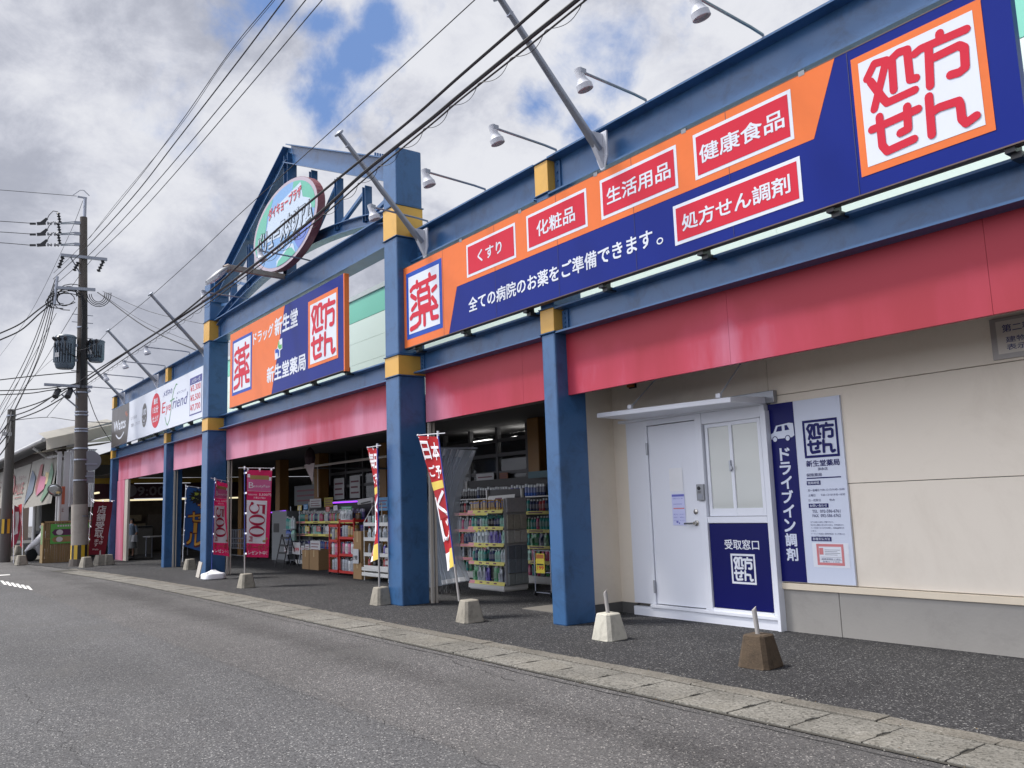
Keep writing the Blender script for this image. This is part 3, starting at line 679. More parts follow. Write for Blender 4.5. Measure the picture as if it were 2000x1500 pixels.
# long pharmacy sign
t = thing('pharmacy_sign', 'longest orange and navy drugstore sign with five red caption boxes', 'shop sign', (-6.7, Ys, 3.77))
mb = MB().use(SNAVY); mb.box(-11.085, -2.27, Ys, Ys+.075, 3.768, 5.0)
mb.use(SORG); mb.poly(S, [(-11.085, 3.77), (-9.70, 3.77), (-9.47, 4.385), (-3.885, 4.385), (-3.632, 4.998), (-11.085, 4.998)], .002)
mb.use(mat('sheet joint', H('#2a2a4a'), .6))
for k in range(1, 7): x = -11.085+k*1.26; mb.rect(S, x, 3.77, x+.005, 4.998, .0035)
mb.use(TRIM); mb.box(-11.09, -2.265, Ys-.004, Ys+.08, 3.757, 3.768); mb.box(-11.09, -2.265, Ys-.003, Ys+.08, 5.0, 5.008)
mb.build('panel', t)
mb = MB().use(SBLU); mb.rect(S, -10.86, 3.885, -9.85, 4.895, .004); mb.use(SW); mb.rect(S, -10.79, 3.955, -9.92, 4.825, .006)
mb.use(SRED); mb.stroke(S, YAKU, .072, .008, (-10.79, 3.955, -9.92, 4.825)); mb.build('emblem', t)
mb = MB().use(SORG); mb.rect(S, -3.492, 3.907, -2.462, 4.915, .004); mb.use(SW); mb.rect(S, -3.43, 3.97, -2.525, 4.853, .006)
mb.use(SRED); mb.stroke(S, SHO, .066, .008, (-3.43, 3.97, -2.525, 4.853)); mb.build('emblem', t)
for x0, z0, x1, z1, s_, tx0, tz0, tx1, tz1 in ((-9.212, 4.445, -8.105, 4.898, 'くすり', -8.94, 4.59, -8.40, 4.75), (-7.873, 4.455, -6.763, 4.905, '化粧品', -7.67, 4.585, -6.97, 4.77), (-6.535, 4.457, -5.41, 4.91, '生活用品', -6.43, 4.595, -5.50, 4.775), (-5.188, 4.457, -4.07, 4.918, '健康食品', -5.115, 4.60, -4.155, 4.775), (-5.50, 3.882, -4.035, 4.288, '処方せん調剤', -5.39, 4.0, -4.15, 4.165)):
    mb = MB().use(SW); mb.rect(S, x0, z0, x1, z1, .004); mb.use(SRED); mb.rect(S, x0+.035, z0+.035, x1-.035, z1-.035, .006)
    mb.use(SW); mb.text(S, s_, tx0, tz0, tx1, tz1, .008, .016); mb.build('caption_box', t)
mb = MB().use(SW); mb.text(S, '全ての病院のお薬をご準備できます', -9.19, 3.965, -5.80, 4.155, .004, .016)
mb.ring(S, -5.70, 3.99, .045, .035, .03, .021, .004); mb.build('lettering', t)
brackets(t, (-10.7, -9.4, -8.0, -6.63, -5.217, -3.812, -2.40), 3.765)
for x in (-9.35, -8.0, -6.6, -5.3, -3.95):
    mb = MB().use(GREY); mb.box(x-.03, x+.03, Ys-.004, Ys+.1, 4.985, 5.03); mb.build('top_clip', t)
# gateway sign
t = thing('drugstore_sign', 'square ended orange and navy drugstore sign between the gateway columns', 'shop sign', (-15.9, Ys, 3.73))
mb = MB().use(SNAVY); mb.box(-18.92, -13.03, Ys, Ys+.09, 3.76, 5.44)
mb.use(SORG); mb.poly(S, [(-18.918, 3.762), (-16.365, 3.762), (-15.675, 5.438), (-18.918, 5.438)], .002); mb.box(-13.03, -12.99, Ys-.003, Ys+.085, 3.735, 5.44)
mb.use(TRIM); mb.box(-18.93, -13.03, Ys-.004, Ys+.09, 3.748, 3.759)
mb.build('panel', t)
mb = MB().use(SBLU); mb.rect(S, -18.755, 4.01, -17.505, 5.255, .004); mb.use(SW); mb.rect(S, -18.675, 4.075, -17.58, 5.19, .006)
mb.use(SRED); mb.stroke(S, YAKU, .09, .008, (-18.675, 4.075, -17.58, 5.19)); mb.build('emblem', t)
mb = MB().use(SORG); mb.rect(S, -14.53, 4.0, -13.25, 5.255, .004); mb.use(SW); mb.rect(S, -14.435, 4.06, -13.31, 5.173, .006)
mb.use(SRED); mb.stroke(S, SHO, .082, .008, (-14.435, 4.06, -13.31, 5.173)); mb.build('emblem', t)
mb = MB().use(SW); mb.text(S, 'ドラッグ', -17.42, 4.94, -16.28, 5.20, .004, .02); mb.text(S, '新生堂', -16.19, 4.915, -15.03, 5.26, .004, .025)
mb.build('lettering', t); mb = MB().use(SW); mb.text(S, '新生堂薬局', -16.61, 4.01, -14.65, 4.32, .004, .025); mb.build('lettering', t)
def ssym(mb, x0, z0, x1, z1):
    w, h_ = x1-x0, z1-z0
    q = lambda *a: [(x0+u*w, z0+v*h_) for u, v in a]
    mb.use(SW); mb.poly(S, q((.30, .55), (.55, .98), (1.0, 1.02), (1.02, .42), (.72, .38), (.72, .0), (.0, -.04), (-.03, .55)), .004)
    mb.use(mat('sign green', H('#4ea64f'), .3)); mb.poly(S, q((.62, .45), (.42, .62), (.45, .85), (.60, .97), (.62, .70), (.95, .68), (.95, .46)), .006)
    mb.use(SBLU); mb.poly(S, q((.40, .52), (.60, .40), (.58, .14), (.44, .02), (.40, .30), (.05, .34), (.05, .54)), .007)
mb = MB(); ssym(mb, -16.18, 4.44, -15.80, 4.80); mb.build('emblem', t)
brackets(t, (-18.547, -17.17, -15.83, -14.491, -13.109), 3.765)
# long pale signboard of the left shops
t = thing('spectacles_sign', 'long pale signboard with dark brown left end and red price box', 'shop sign', (-26, Ys, 3.77))
PALE = mat('sign pale grey', H('#d3d9e6'), .3, var=.05, scale=.7); BRN = mat('sign brown', H('#45403f'), .35); TXT_ = mat('sign text navy', H('#3b3f86'), .4); GTX = mat('sign text grey', H('#8b8f99'), .4); GRN = mat('sign script green', H('#4f8f5d'), .4)
x = lambda v: v
mb = MB().use(PALE); mb.box(-31.1, -20.93, Ys, Ys+.07, 3.77, 5.04)
q = [(-31.098, 3.772), (-28.84, 3.772), (-28.72, 4.1), (-28.60, 4.5), (-28.62, 4.8), (-28.66, 5.038), (-31.098, 5.038)]
mb.use(BRN); mb.poly(S, q, .003); mb.build('panel', t)
mb = MB().use(SW); mb.text(S, 'Watts', -30.78, 4.28, -29.05, 4.60, .006, .03); P = [(-30.40+1.12*k/12, 4.155-.17*math.sin(math.pi*(.04+.92*k/12))) for k in range(13)]; mb.stroke(S, [P], .06, .006)
mb.use(SORG); mb.stroke(S, [[(-29.05, 4.68), (-29.10, 4.77)], [(-28.97, 4.66), (-28.93, 4.77)], [(-28.9, 4.62), (-28.82, 4.69)]], .035, .006); mb.build('emblem', t)
mb = MB().use(GTX); mb.text(S, 'いつもの', -28.33, 4.42, -27.6, 4.54, .003, .0); mb.text(S, '笑顔を、プラスで', -28.33, 4.20, -27.2, 4.31, .003, .0)
mb.build('lettering', t); mb = MB().use(TXT_); mb.text(S, 'メガネの', -24.55, 4.70, -23.66, 4.86, .003, .01); mb.text(S, '★アイ フレンド', -23.2, 4.60, -22.35, 4.67, .003, .0)
mb.use(TXT_); mb.text(S, 'riend', -23.55, 4.255, -22.25, 4.56, .003, .0, shear=.1); mb.use(SRED); mb.text(S, 'E', -24.66, 4.25, -24.33, 4.54, .003, 0, shear=.1); mb.text(S, 'ye', -24.28, 4.17, -23.78, 4.42, .003, 0, shear=.1)
mb.use(GRN); mb.stroke(S, [[(-24.34, 4.11), (-24.2, 3.93), (-24.07, 3.87), (-23.9, 3.98), (-23.75, 4.25), (-23.66, 4.55), (-23.5, 4.78), (-23.3, 4.9), (-23.2, 4.88)], [(-23.85, 4.5), (-23.45, 4.53)]], .035, .003); mb.build('lettering', t)
mb = MB().use(BRN); P = [(-26.66+.33*math.cos(2*math.pi*k/24)*(.9 if abs(math.sin(2*math.pi*k/24)) < .7 else .9), 4.41+.36*math.sin(2*math.pi*k/24)) for k in range(24)]; mb.poly(S, P, .003)
mb.use(SW); mb.text(S, '100', -26.88, 4.42, -26.44, 4.60, .006, .03); mb.stroke(S, [[(-26.84+.36*k/8, 4.33-.10*math.sin(math.pi*k/8)) for k in range(9)]], .03, .006); mb.text(S, 'ワッツ', -26.84, 4.12, -26.48, 4.19, .006, .01); mb.build('emblem', t)
mb = MB().use(SRED); mb.disc(S, -25.36, 4.41, .51, .50, .003); mb.use(SW); mb.text(S, '最短', -25.58, 4.60, -25.14, 4.76, .006, .02); mb.text(S, '15分', -25.66, 4.34, -25.06, 4.54, .006, .02); mb.text(S, '仕上げ', -25.68, 4.09, -25.04, 4.26, .006, .02); mb.build('emblem', t)
mb = MB().use(TXT_); mb.rect(S, -22.03, 3.90, -21.0, 4.86, .003); mb.use(SW); mb.rect(S, -22.0, 3.93, -21.03, 4.68, .005); mb.text(S, 'メガネ一式', -21.88, 4.71, -21.15, 4.82, .005, .01)
mb.use(SRED)
for k, s_ in enumerate(('¥3,300', '¥5,500', '¥7,700')): mb.text(S, s_, -21.95, 4.48-k*.245, -21.1, 4.66-k*.245, .007, .01)
mb.build('price_box', t)
brackets(t, (-30.6, -28.9, -27.2, -25.6, -23.9, -22.2), 3.768)
# oval sign in the gable
Yo = 6.0
S = FW(Yo)
t = thing('oval_sign', 'weathered oval sign with blue and green landscape inside the blue gable', 'shop sign', (-15.3, Yo, 6.1))
RIMR = mat('faded rim red', H('#7d4850'), .55, var=.2, scale=2.5, dirt=H('#b08a90'), dirt_amt=.5)
RIMG = mat('faded rim grey', H('#aba0ac'), .5, var=.1, scale=2)
SKB = mat('sign sky blue', H('#6f9bcb'), .4, var=.22, scale=.7); SGN = mat('sign sea green', H('#58ab94'), .4, var=.1); SNB = mat('sign deep blue', H('#5a72bd'), .4, var=.1); PL = mat('sign pale blue', H('#b6c6d8'), .4, var=.06)
ox, oz, rx, rz = -15.27, 6.92, 1.64, .835
mb = MB().use(RIMR)
n = 48; ce = [(ox+rx*math.cos(2*math.pi*k/n), oz+rz*math.sin(2*math.pi*k/n)) for k in range(n)]
mb.prism(S, ce, -.14, 0); mb.build('rim', t)
mb = MB().use(RIMG); mb.disc(S, ox, oz, rx*.995, rz*.995, .003, 48); mb.build('panel', t)
def ell(k, s_=.93): return (ox+rx*s_*math.cos(R(k)), oz+rz*s_*.985*math.sin(R(k)))
mb = MB().use(SKB); mb.disc(S, ox, oz, rx*.93, rz*.92, .005, 48)
mb.use(SGN); mb.poly(S, [ell(a) for a in range(110, 215, 6)]+[(-16.5, 6.75), (-16.2, 7.05), (-16.1, 7.35), (-15.9, 7.5)], .007)
mb.poly(S, [ell(a) for a in range(-8, 76, 6)]+[(-14.85, 7.35), (-14.3, 7.2), (-14.1, 6.95)], .007)
mb.use(PL); mb.poly(S, [(-16.1, 6.8), (-16.15, 7.05), (-16.02, 7.28), (-15.5, 7.42), (-14.4, 7.52), (-14.3, 7.2), (-13.95, 7.06), (-13.85, 6.7), (-14.2, 6.62)], .009)
mb.use(SNB); mb.poly(S, [ell(a) for a in range(300, 348, 6)]+[(-14.2, 6.6), (-14.8, 6.55)], .007)
mb.use(PL); mb.poly(S, [ell(a) for a in range(258, 300, 6)]+[(-14.75, 6.42), (-14.95, 6.46), (-15.15, 6.40), (-15.35, 6.35), (-15.6, 6.28)], .009)
mb.use(SGN); mb.poly(S, [ell(a) for a in range(258, 297, 6)]+[(-14.82, 6.36), (-15.0, 6.40), (-15.3, 6.31), (-15.5, 6.26)], .011); mb.build('picture', t)
mb = MB().use(SW); mb.text(S, 'ダイキョープラザ', -16.02, 7.23, -14.36, 7.46, .013, .05); mb.use(SRED); mb.text(S, 'ダイキョープラザ', -16.02, 7.23, -14.36, 7.46, .017, .01); mb.build('lettering', t)
mb = MB().use(BLK); 
mb.text(S, 'バリュースタジアム', -16.66, 6.63, -13.86, 7.06, .013, .05); mb.use(PL); mb.text(S, 'バリュースタジアム', -16.66, 6.63, -13.86, 7.06, .017, .008); 
mb.use(SW); mb.text(S, 'VALUE', -15.9, 6.46, -15.2, 6.6, .013, .02); mb.use(BLK); mb.text(S, 'POWER', -15.5, 6.47, -14.4, 6.6, .013, .0); mb.build('lettering', t)
# board beside the pick-up window
t = thing('drive_in_board', 'navy and white pharmacy board with vehicle pictogram beside the pick-up window', 'notice board', (-5.15, 7.57, .52))
Yb = 7.575; S = FW(Yb)
BDW = mat('board pale white', H('#d3daea'), .35, var=.02, spec=.25); BNV = mat('board navy', H('#070d5c'), .4, var=.04, spec=.2)
mb = MB().use(BDW); mb.box(-5.575, -4.725, Yb, 7.6, .515, 2.362); mb.use(BNV); mb.rect(S, -5.574, .516, -5.26, 2.361, .002); mb.build('panel', t)
mb = MB().use(BDW); q = lambda *a: [(-5.56+u*.29, 1.965+v*.18) for u, v in a]
mb.poly(S, q((.02, .12), (.0, .42), (.12, .50), (.26, .90), (.80, 1.0), (.98, .95), (1.0, .25), (.9, .15)), .004)
mb.use(BNV); mb.poly(S, q((.24, .55), (.33, .84), (.50, .86), (.50, .57)), .006); mb.poly(S, q((.62, .58), (.62, .88), (.72, .89), (.82, .6)), .006)
for u in (.18, .72): mb.disc(S, -5.56+u*.29, 1.965+.02, .034, .034, .006, 16); mb.use(BDW); mb.disc(S, -5.56+u*.29, 1.965+.02, .025, .025, .007, 16); mb.use(BNV)
mb.build('pictogram', t)
mb = MB().use(BDW)
for i, c in enumerate('ドライブイン調剤'):
    zt = 1.885-i*.147-(0 if i < 6 else .0)
    mb.text(S, c, -5.475 if i else -5.462, zt-.125, -5.345, zt, .004, .028)
mb.build('lettering', t)
mb = MB().use(BNV); mb.frame(S, -5.168, 1.762, -4.77, 2.147, .026, .003); mb.stroke(S, SHO, .03, .003, (-5.138, 1.79, -4.80, 2.12)); mb.build('emblem', t)
BTX = mat('board small text', H('#454a73'), .5)
mb = MB().use(BNV); mb.text(S, '新生堂薬局', -5.158, 1.675, -4.782, 1.737, .003, .02); mb.use(BTX); mb.text(S, '弥永店', -5.028, 1.633, -4.92, 1.662, .003, .01); mb.text(S, '保険薬局', -5.168, 1.575, -4.99, 1.608, .003, .01)
mb.use(BNV); mb.rect(S, -5.167, 1.553, -4.78, 1.565, .003)
for s_, z, w in (('開局時間', 1.49, .158), ('お問い合わせ', 1.262, .225), ('各種支払方法', .931, .226)):
    mb.use(BNV); mb.rect(S, -5.17, z, -5.17+w, z+.042, .003); mb.use(BDW); mb.text(S, s_, -5.155, z+.008, -5.185+w, z+.035, .005, .01)
mb.use(BTX); mb.text(S, '月〜金曜日', -5.165, 1.425, -5.035, 1.45, .003, .005); mb.text(S, '9:00~12:15/14:45~18:00', -5.02, 1.428, -4.755, 1.448, .003, .0)
mb.text(S, '土曜日', -5.165, 1.375, -5.085, 1.40, .003, .005); mb.text(S, '9:00~12:15/14:45~18:00', -5.02, 1.378, -4.755, 1.398, .003, .0); mb.text(S, '日・祝祭日', -5.165, 1.325, -5.03, 1.35, .003, .005); mb.text(S, '休み', -4.93, 1.325, -4.87, 1.35, .003, .005)
mb.text(S, 'TEL  092-586-6761', -5.135, 1.212, -4.82, 1.242, .003, .008); mb.text(S, 'FAX  092-586-6762', -5.135, 1.168, -4.82, 1.198, .003, .008)
for k, (s_, w) in enumerate((('全ての病院のお薬をご準備できます。', .26), ('処方せん調剤の受付がある際は、住宅事業され', .37), ('ている患者さまのお宅を訪問し、服薬指導等を行', .37), ('います。', .06), ('ドーピング検査品（薬等検査品）をご希望の方', .37), ('は、お気軽にご相談ください。', .22))): mb.text(S, s_, -5.165, 1.112-k*.029, -5.165+w, 1.128-k*.029, .003, 0)
mb.build('lettering', t)
PKP = mat('pink card print', H('#d07d80'), .5)
mb = MB().use(SIGNW); mb.rect(S, -5.168, .675, -4.765, .915, .003); mb.use(PKP); mb.frame(S, -5.12, .697, -4.82, .905, .026, .005); mb.rect(S, -5.09, .80, -5.045, .865, .005)
mb.use(GTX)
for k in range(4): mb.rect(S, -5.03, .845-.016*k, -4.86-.03*(k % 2), .850-.016*k, .005)
for k in range(2): mb.rect(S, -5.08, .775-.027*k, -4.85, .778-.027*k, .005)
mb.use(BTX); mb.text(S, '健康保険証 ご提示', -5.07, .75, -4.86, .767, .005, .0); mb.text(S, '各種カード対応', -5.06, .725, -4.87, .741, .005, .0); mb.build('card', t)
# stone plaque, intercom, notice on door, small sensor box
t = thing('wall_plaque', 'engraved grey plaque on the cream wall under the red fascia', 'plaque', (-2.8, 7.59, 2.5)); S = FW(7.575)
mb = MB().use(mat('plaque steel', H('#a09c98'), .4, .3, var=.15)); mb.box(-3.25, -2.25, 7.575, 7.6, 2.475, 2.83); mb.build('plate', t, bevel=.004)
mb = MB().use(mat('plaque inset', H('#c9c4ba'), .4, .2)); mb.rect(S, -3.2, 2.52, -2.3, 2.80, .002); mb.use(BTX); mb.text(S, '第二種大規模小売店舗', -3.15, 2.70, -2.35, 2.765, .004, .012); mb.text(S, '建物設置者  秋山', -3.13, 2.61, -2.5, 2.66, .004, .01); mb.text(S, '表示年月日  平成', -3.13, 2.545, -2.5, 2.595, .004, .01); mb.build('lettering', t)
t = thing('intercom', 'small steel intercom between the white door and the window', 'intercom', (-6.5, 7.52, 1.37)); S = FW(7.494)
mb = MB().use(mat('intercom steel', H('#8e9094'), .3, .6)); mb.box(-6.572, -6.468, 7.495, 7.527, 1.37, 1.555); mb.build('body', t, bevel=.005)
mb = MB().use(BLK); mb.lathe([(.022, 0), (.022, .006), (.014, .009)], (-6.53, 7.495, 1.51), (0, -1, 0)); mb.build('lens', t)
mb = MB().use(GTX); mb.rect(S, -6.555, 1.39, -6.485, 1.44, .001); mb.use(BLK)
for k in range(4): mb.rect(S, -6.55, 1.455+.007*k, -6.50, 1.458+.007*k, .002)
mb.build('button', t)
t = thing('door_notice', 'lilac printed notice sheets taped to the white door', 'notice', (-6.9, 7.545, 1.1)); S = FW(7.5445)
mb = MB().use(mat('lilac paper', H('#c9cdf0'), .6)); mb.rect(S, -7.0, 1.09, -6.80, 1.455, .0015); mb.use(mat('old tape paper', H('#e8e9ec'), .5)); mb.rect(S, -7.02, 1.49, -6.81, 1.76, .001); mb.build('paper', t)
mb = MB().use(mat('notice purple', H('#6a6fc0'), .5)); mb.rect(S, -6.995, 1.425, -6.805, 1.45, .003); mb.text(S, '正面出入口のご案内', -6.98, 1.395, -6.82, 1.41, .003, 0); mb.rect(S, -6.98, 1.335, -6.84, 1.34, .003)
mb.use(PKP); mb.rect(S, -6.98, 1.28, -6.81, 1.293, .003); mb.use(mat('notice purple', (0, 0, 0)))
for k in range(6): mb.text(S, ('お薬のお渡しは', '窓口にて承ります', '係員まで', '時間外は', '右のボタンを', '押してください')[k], -6.985+(.095 if k % 2 else 0), 1.21-.035*(k//2), -6.91+(.095 if k % 2 else 0), 1.225-.035*(k//2), .003, 0)
mb.disc(S, -6.93, 1.13, .018, .012, .003); mb.disc(S, -6.90, 1.115, .01, .01, .003); mb.build('lettering', t)
t = thing('alarm_light', 'small amber alarm light on the cream wall above the canopy', 'alarm light', (-7.65, 7.55, 2.7)); p = at_y(1231, 751, 7.55)
mb = MB().use(mat('amber plastic', H('#a8622a'), .4)); mb.box(p.x-.05, p.x+.05, 7.53, 7.58, p.z-.035, p.z+.035); mb.build('lens', t, bevel=.01)
mb = MB().use(BLK); mb.box(p.x-.06, p.x+.06, 7.581, 7.6, p.z-.045, p.z+.045); mb.build('base', t)

# ================================================================ sign spotlights
LAMPW = mat('spotlight white enamel', H('#c3c6cf'), .4, var=.06)
def spotlight(x, y0, z0, label, ln=.95, flat=False):
    t = thing('sign_spotlight', label, 'spotlight', (x, y0, z0), 'gooseneck spotlights along the top beams')
    e_ = Vector((x+.02, y0-ln, z0+.10)); mb = MB().use(GALV)
    mb.tube([(x, y0, z0), (x, y0-.02, z0+.06), (x+.005, y0-.2, z0+.075), tuple(e_)], .015, 8); mb.box(x-.035, x+.035, y0-.04, y0+.04, z0-.003, z0+.01); mb.build('arm', t, smooth=False)
    mb = MB().use(LAMPW); ax = Vector((.12, .30, -1)).normalized()
    mb.lathe([(.028, 0), (.050, .008), (.052, .03), (.055, .13), (.062, .15), (.088, .205), (.098, .215), (.100, .28), (.092, .285), (.088, .245), (.02, .23)], e_+Vector((-.03, -.03, .05)), ax, 18)
    mb.v = [e_+(v-e_)*.84 for v in mb.v]
    mb.build('lamp_shade', t, smooth=True)
    mb = MB().use(GALV); mb.box(e_.x-.028, e_.x+.028, e_.y-.03, e_.y+.04, e_.z-.02, e_.z+.03); mb.build('bracket', t)
    return t
LL = [(-4.43, 6.4, 5.603, 'white spotlight above the 健康食品 box of the long sign'), (-5.95, 6.4, 5.603, 'white spotlight above the 生活用品 box, next to the steep banner pole'), (-7.47, 6.4, 5.603, 'white spotlight above the yellow cap in the long sign row'), (-8.99, 6.4, 5.603, 'white spotlight above the くすり box of the long sign'), (-10.51, 6.4, 5.603, 'white spotlight beside the right gateway column, left end of the long sign')]
for a in LL: spotlight(*a)
spotlight(-14.6, 6.3, 6.023, 'white spotlight in front of the oval sign', 1.0); spotlight(-18.0, 6.3, 6.023, 'white spotlight at the left foot of the gable', 1.0)
for x, l in ((-22.6, 'pale spotlight over the price box of the pale signboard'), (-25.0, 'pale spotlight over the middle of the pale signboard'), (-27.5, 'pale spotlight over the emblem half of the pale signboard'), (-30.3, 'pale spotlight over the brown end of the pale signboard')): spotlight(x, 6.35, 5.603, l, 1.1)
# floodlight on a long bracket at the left gateway column
t = thing('floodlight', 'large glass-faced floodlight on a rusty arm by the left gateway column', 'floodlight', (-15.9, 6.2, 6.02))
a = at_y(556, 541, 6.2); b = at_x(446, 522, a.x); c = at_x(402, 552, a.x)
mb = MB().use(RUST); mb.bar(a, b, .09, .10); mb.build('arm', t, bevel=.01)
mb = MB().use(RUST); mb.tube([b+Vector((0, .02, .02)), b+(c-b)*.12], [.06, .085], 10); mb.build('lamp_socket', t)
mb = MB().use(GREY); d = c-b; k = 12; P = [b+d*(.08+.92*i/k) for i in range(k+1)]
def shell(z0, z1, wd): 
    rows = []
    for i, p_ in enumerate(P):
        w_ = wd*math.sin(math.pi*min(1, .16+.84*i/k))**.6 if i < k else .02
        rows.append([p_+Vector((w_*math.cos(R(180*j/8)), 0, (z1 if z1 > 0 else z1)*math.sin(R(180*j/8))*(.35+.65*math.sin(math.pi*(.1+.85*i/k)))+z0)) for j in range(9)])
    return [v for r_ in rows for v in r_], [(i*9+j, i*9+j+1, (i+1)*9+j+1, (i+1)*9+j) for i in range(k) for j in range(8)]
mb.add(*shell(0, .085, .13)); mb.build('housing', t, smooth=True)
mb = MB().use(glass_mat('floodlight glass', (.72, .76, .78), .55, .15)); mb.add(*shell(-.004, -.11, .12)); mb.build('lens', t, smooth=True)
# inclined banner poles
def bannerpole(x, label):
    t = thing('banner_pole', label, 'banner pole', (x, 6.3, 5.27), 'inclined banner poles on the top beams')
    a = Vector((x, 6.26, 5.30)); b = Vector((x, 4.95, 6.68)); d = (b-a).normalized(); mb = MB().use(GALV)
    mb.tube([a, a+(b-a)*.3, b], [.052, .042, .034], 10); mb.build('pole', t, smooth=True)
    mb = MB().use(GALV); mb.lathe([(.05, 0), (.075, .01), (.075, .03), (.03, .05)], b, d, 14); mb.build('finial', t, smooth=True)
    mb = MB().use(LAMPW); q = [(x-.075, 6.31, 5.16), (x+.075, 6.31, 5.16), (x+.095, 6.31, 5.45), (x-.095, 6.31, 5.45)]
    mb.box(x-.09, x+.09, 6.30, 6.325, 5.22, 5.52); mb.prism(FR((x, 0, 0), (0, 1, 0), (0, 0, 1)), [(6.30, 5.10), (6.30, 5.5), (6.08, 5.49)], -.03, .03); mb.prism(FW(6.3), [(x-.09, 5.22), (x+.09, 5.22), (x+.03, 5.08), (x-.03, 5.08)], -.022, 0); mb.build('bracket', t, bevel=.006)
    mb = MB().use(GALV); c = b-d*.14; mb.box(c.x-.03, c.x+.03, c.y-.0, c.y+.05, c.z-.06, c.z-.01); mb.tube([c+Vector((0, .02, -.05)), a+(b-a)*.52+Vector((0, .02, -.09)), a+(b-a)*.12+Vector((.01, .0, .02))], .005, 5); mb.build('halyard', t)
for x, l in ((-6.59, 'tallest galvanised banner pole over the long sign, rising out of frame'), (-10.49, 'galvanised banner pole crossing the right gateway column'), (-20.95, 'galvanised banner pole just left of the gateway'), (-25.7, 'galvanised banner pole over the middle of the pale signboard'), (-29.9, 'galvanised banner pole over the brown end of the pale signboard')): bannerpole(x, l)
# ================================================================ concrete blocks and feather flags on the pavement
CONC = mat('flag block concrete', H('#8f8a7f'), .9, var=.2, scale=9, dirt=H('#4f4b43'), dirt_amt=.8, bump=.25, bscale=70)
CONP = mat('pale flag block concrete', H('#b9b6aa'), .9, var=.12, scale=8, dirt=H('#7a776d'), dirt_amt=.7, bump=.25, bscale=70)
CONB = mat('brown weathered flag block', H('#4f4234'), .95, var=.35, scale=11, dirt=H('#241f1a'), dirt_amt=.8, bump=.5, bscale=60)
PIPE = mat('grey plastic pipe', H('#9b9896'), .5, var=.08)
def block(x, y, m_, label, rot=0, pipe=.20, lean=(0, 0), size=.29):
    t = thing('concrete_block', label, 'flag base', (x, y, .012), 'concrete flag bases on the pavement')
    mb = MB().use(m_); mb.frustum((0, 0, 0), size, size*.66, size*.90, .13, .007)
    c, s_ = math.cos(rot), math.sin(rot)
    mb.v = [Vector((x+v.x*c-v.y*s_, y+v.x*s_+v.y*c, .012+v.z)) for v in mb.v]; mb.build('block', t, bevel=.008)
    if pipe:
        z = .012+size*.9; mb = MB().use(PIPE); p = Vector((x, y, z-.02)); q = Vector((x+lean[0], y+lean[1], z+pipe)); mb.tube([p, q], .0195, 10)
        n_ = len(mb.v); mb.v[-1] = mb.v[-1]+Vector((0, 0, .03)); mb.v[-2] += Vector((0, 0, .025)); mb.v[-3] += Vector((0, 0, .015)); mb.build('pipe', t)
    return t
block(-6.56, 6.03, CONP, 'pale concrete flag base with empty pipe beside the blue column and white door', .05, .2, (-.03, 0))
block(-4.60, 5.89, CONB, 'brown weathered concrete flag base with empty pipe in front of the pick-up window', .12, .19, (-.025, 0))
class FL:
    """cloth surface between a left and a right edge (3 points each); x 0..1 across, y 0..1 up"""
    def __init__(s, Lp, Rp, amp=.03, ph=0.0, waves=1.0):
        s.L = Lp; s.R = Rp; s.amp = amp; s.ph = ph; s.w = waves
        s.n = (Rp[0]-Lp[0]).cross(Lp[2]-Lp[0]).normalized()
        if s.n.dot(CAM_POS-Lp[1]) < 0: s.n = -s.n
    def cur(s, P, t):
        a, b, c = P; return a*(2*(t-.5)*(t-1))+b*(-4*t*(t-1))+c*(2*t*(t-.5))
    def __call__(s, x, y, h=0.0):
        t = 1-y; p = s.cur(s.L, t)*(1-x)+s.cur(s.R, t)*x
        r_ = s.amp*(math.sin(s.ph+4.2*t*s.w+2.2*x)*(.35+.65*t)+.45*math.sin(9*t*s.w+5*x+s.ph))*math.sin(math.pi*min(1, .12+.88*min(1, x*1.0+.0)))**.5
        return p+s.n*(r_+h)
def gp(mb, F, x0, y0, x1, y1, h, nu=6, nv=10): return mb.grid(lambda u, v: F(x0+u*(x1-x0), y0+v*(y1-y0), h), nu, nv)
def near(px, py, P, d, far=True):
    """point on the line of sight at distance d from P"""
    r_ = ray(px, py).normalized(); w = P-CAM_POS; b = w.dot(r_); k = d*d-(w-r_*b).length_squared
    return CAM_POS+r_*(b+(math.sqrt(k) if far else -math.sqrt(k)) if k > 0 else b)
POLEB = mat('blue flag pole', H('#2d3f8f'), .4); POLEW = mat('white flag pole', H('#d5d7dd'), .4); TABW = mat('white cloth tab', H('#e2e3ea'), .7)
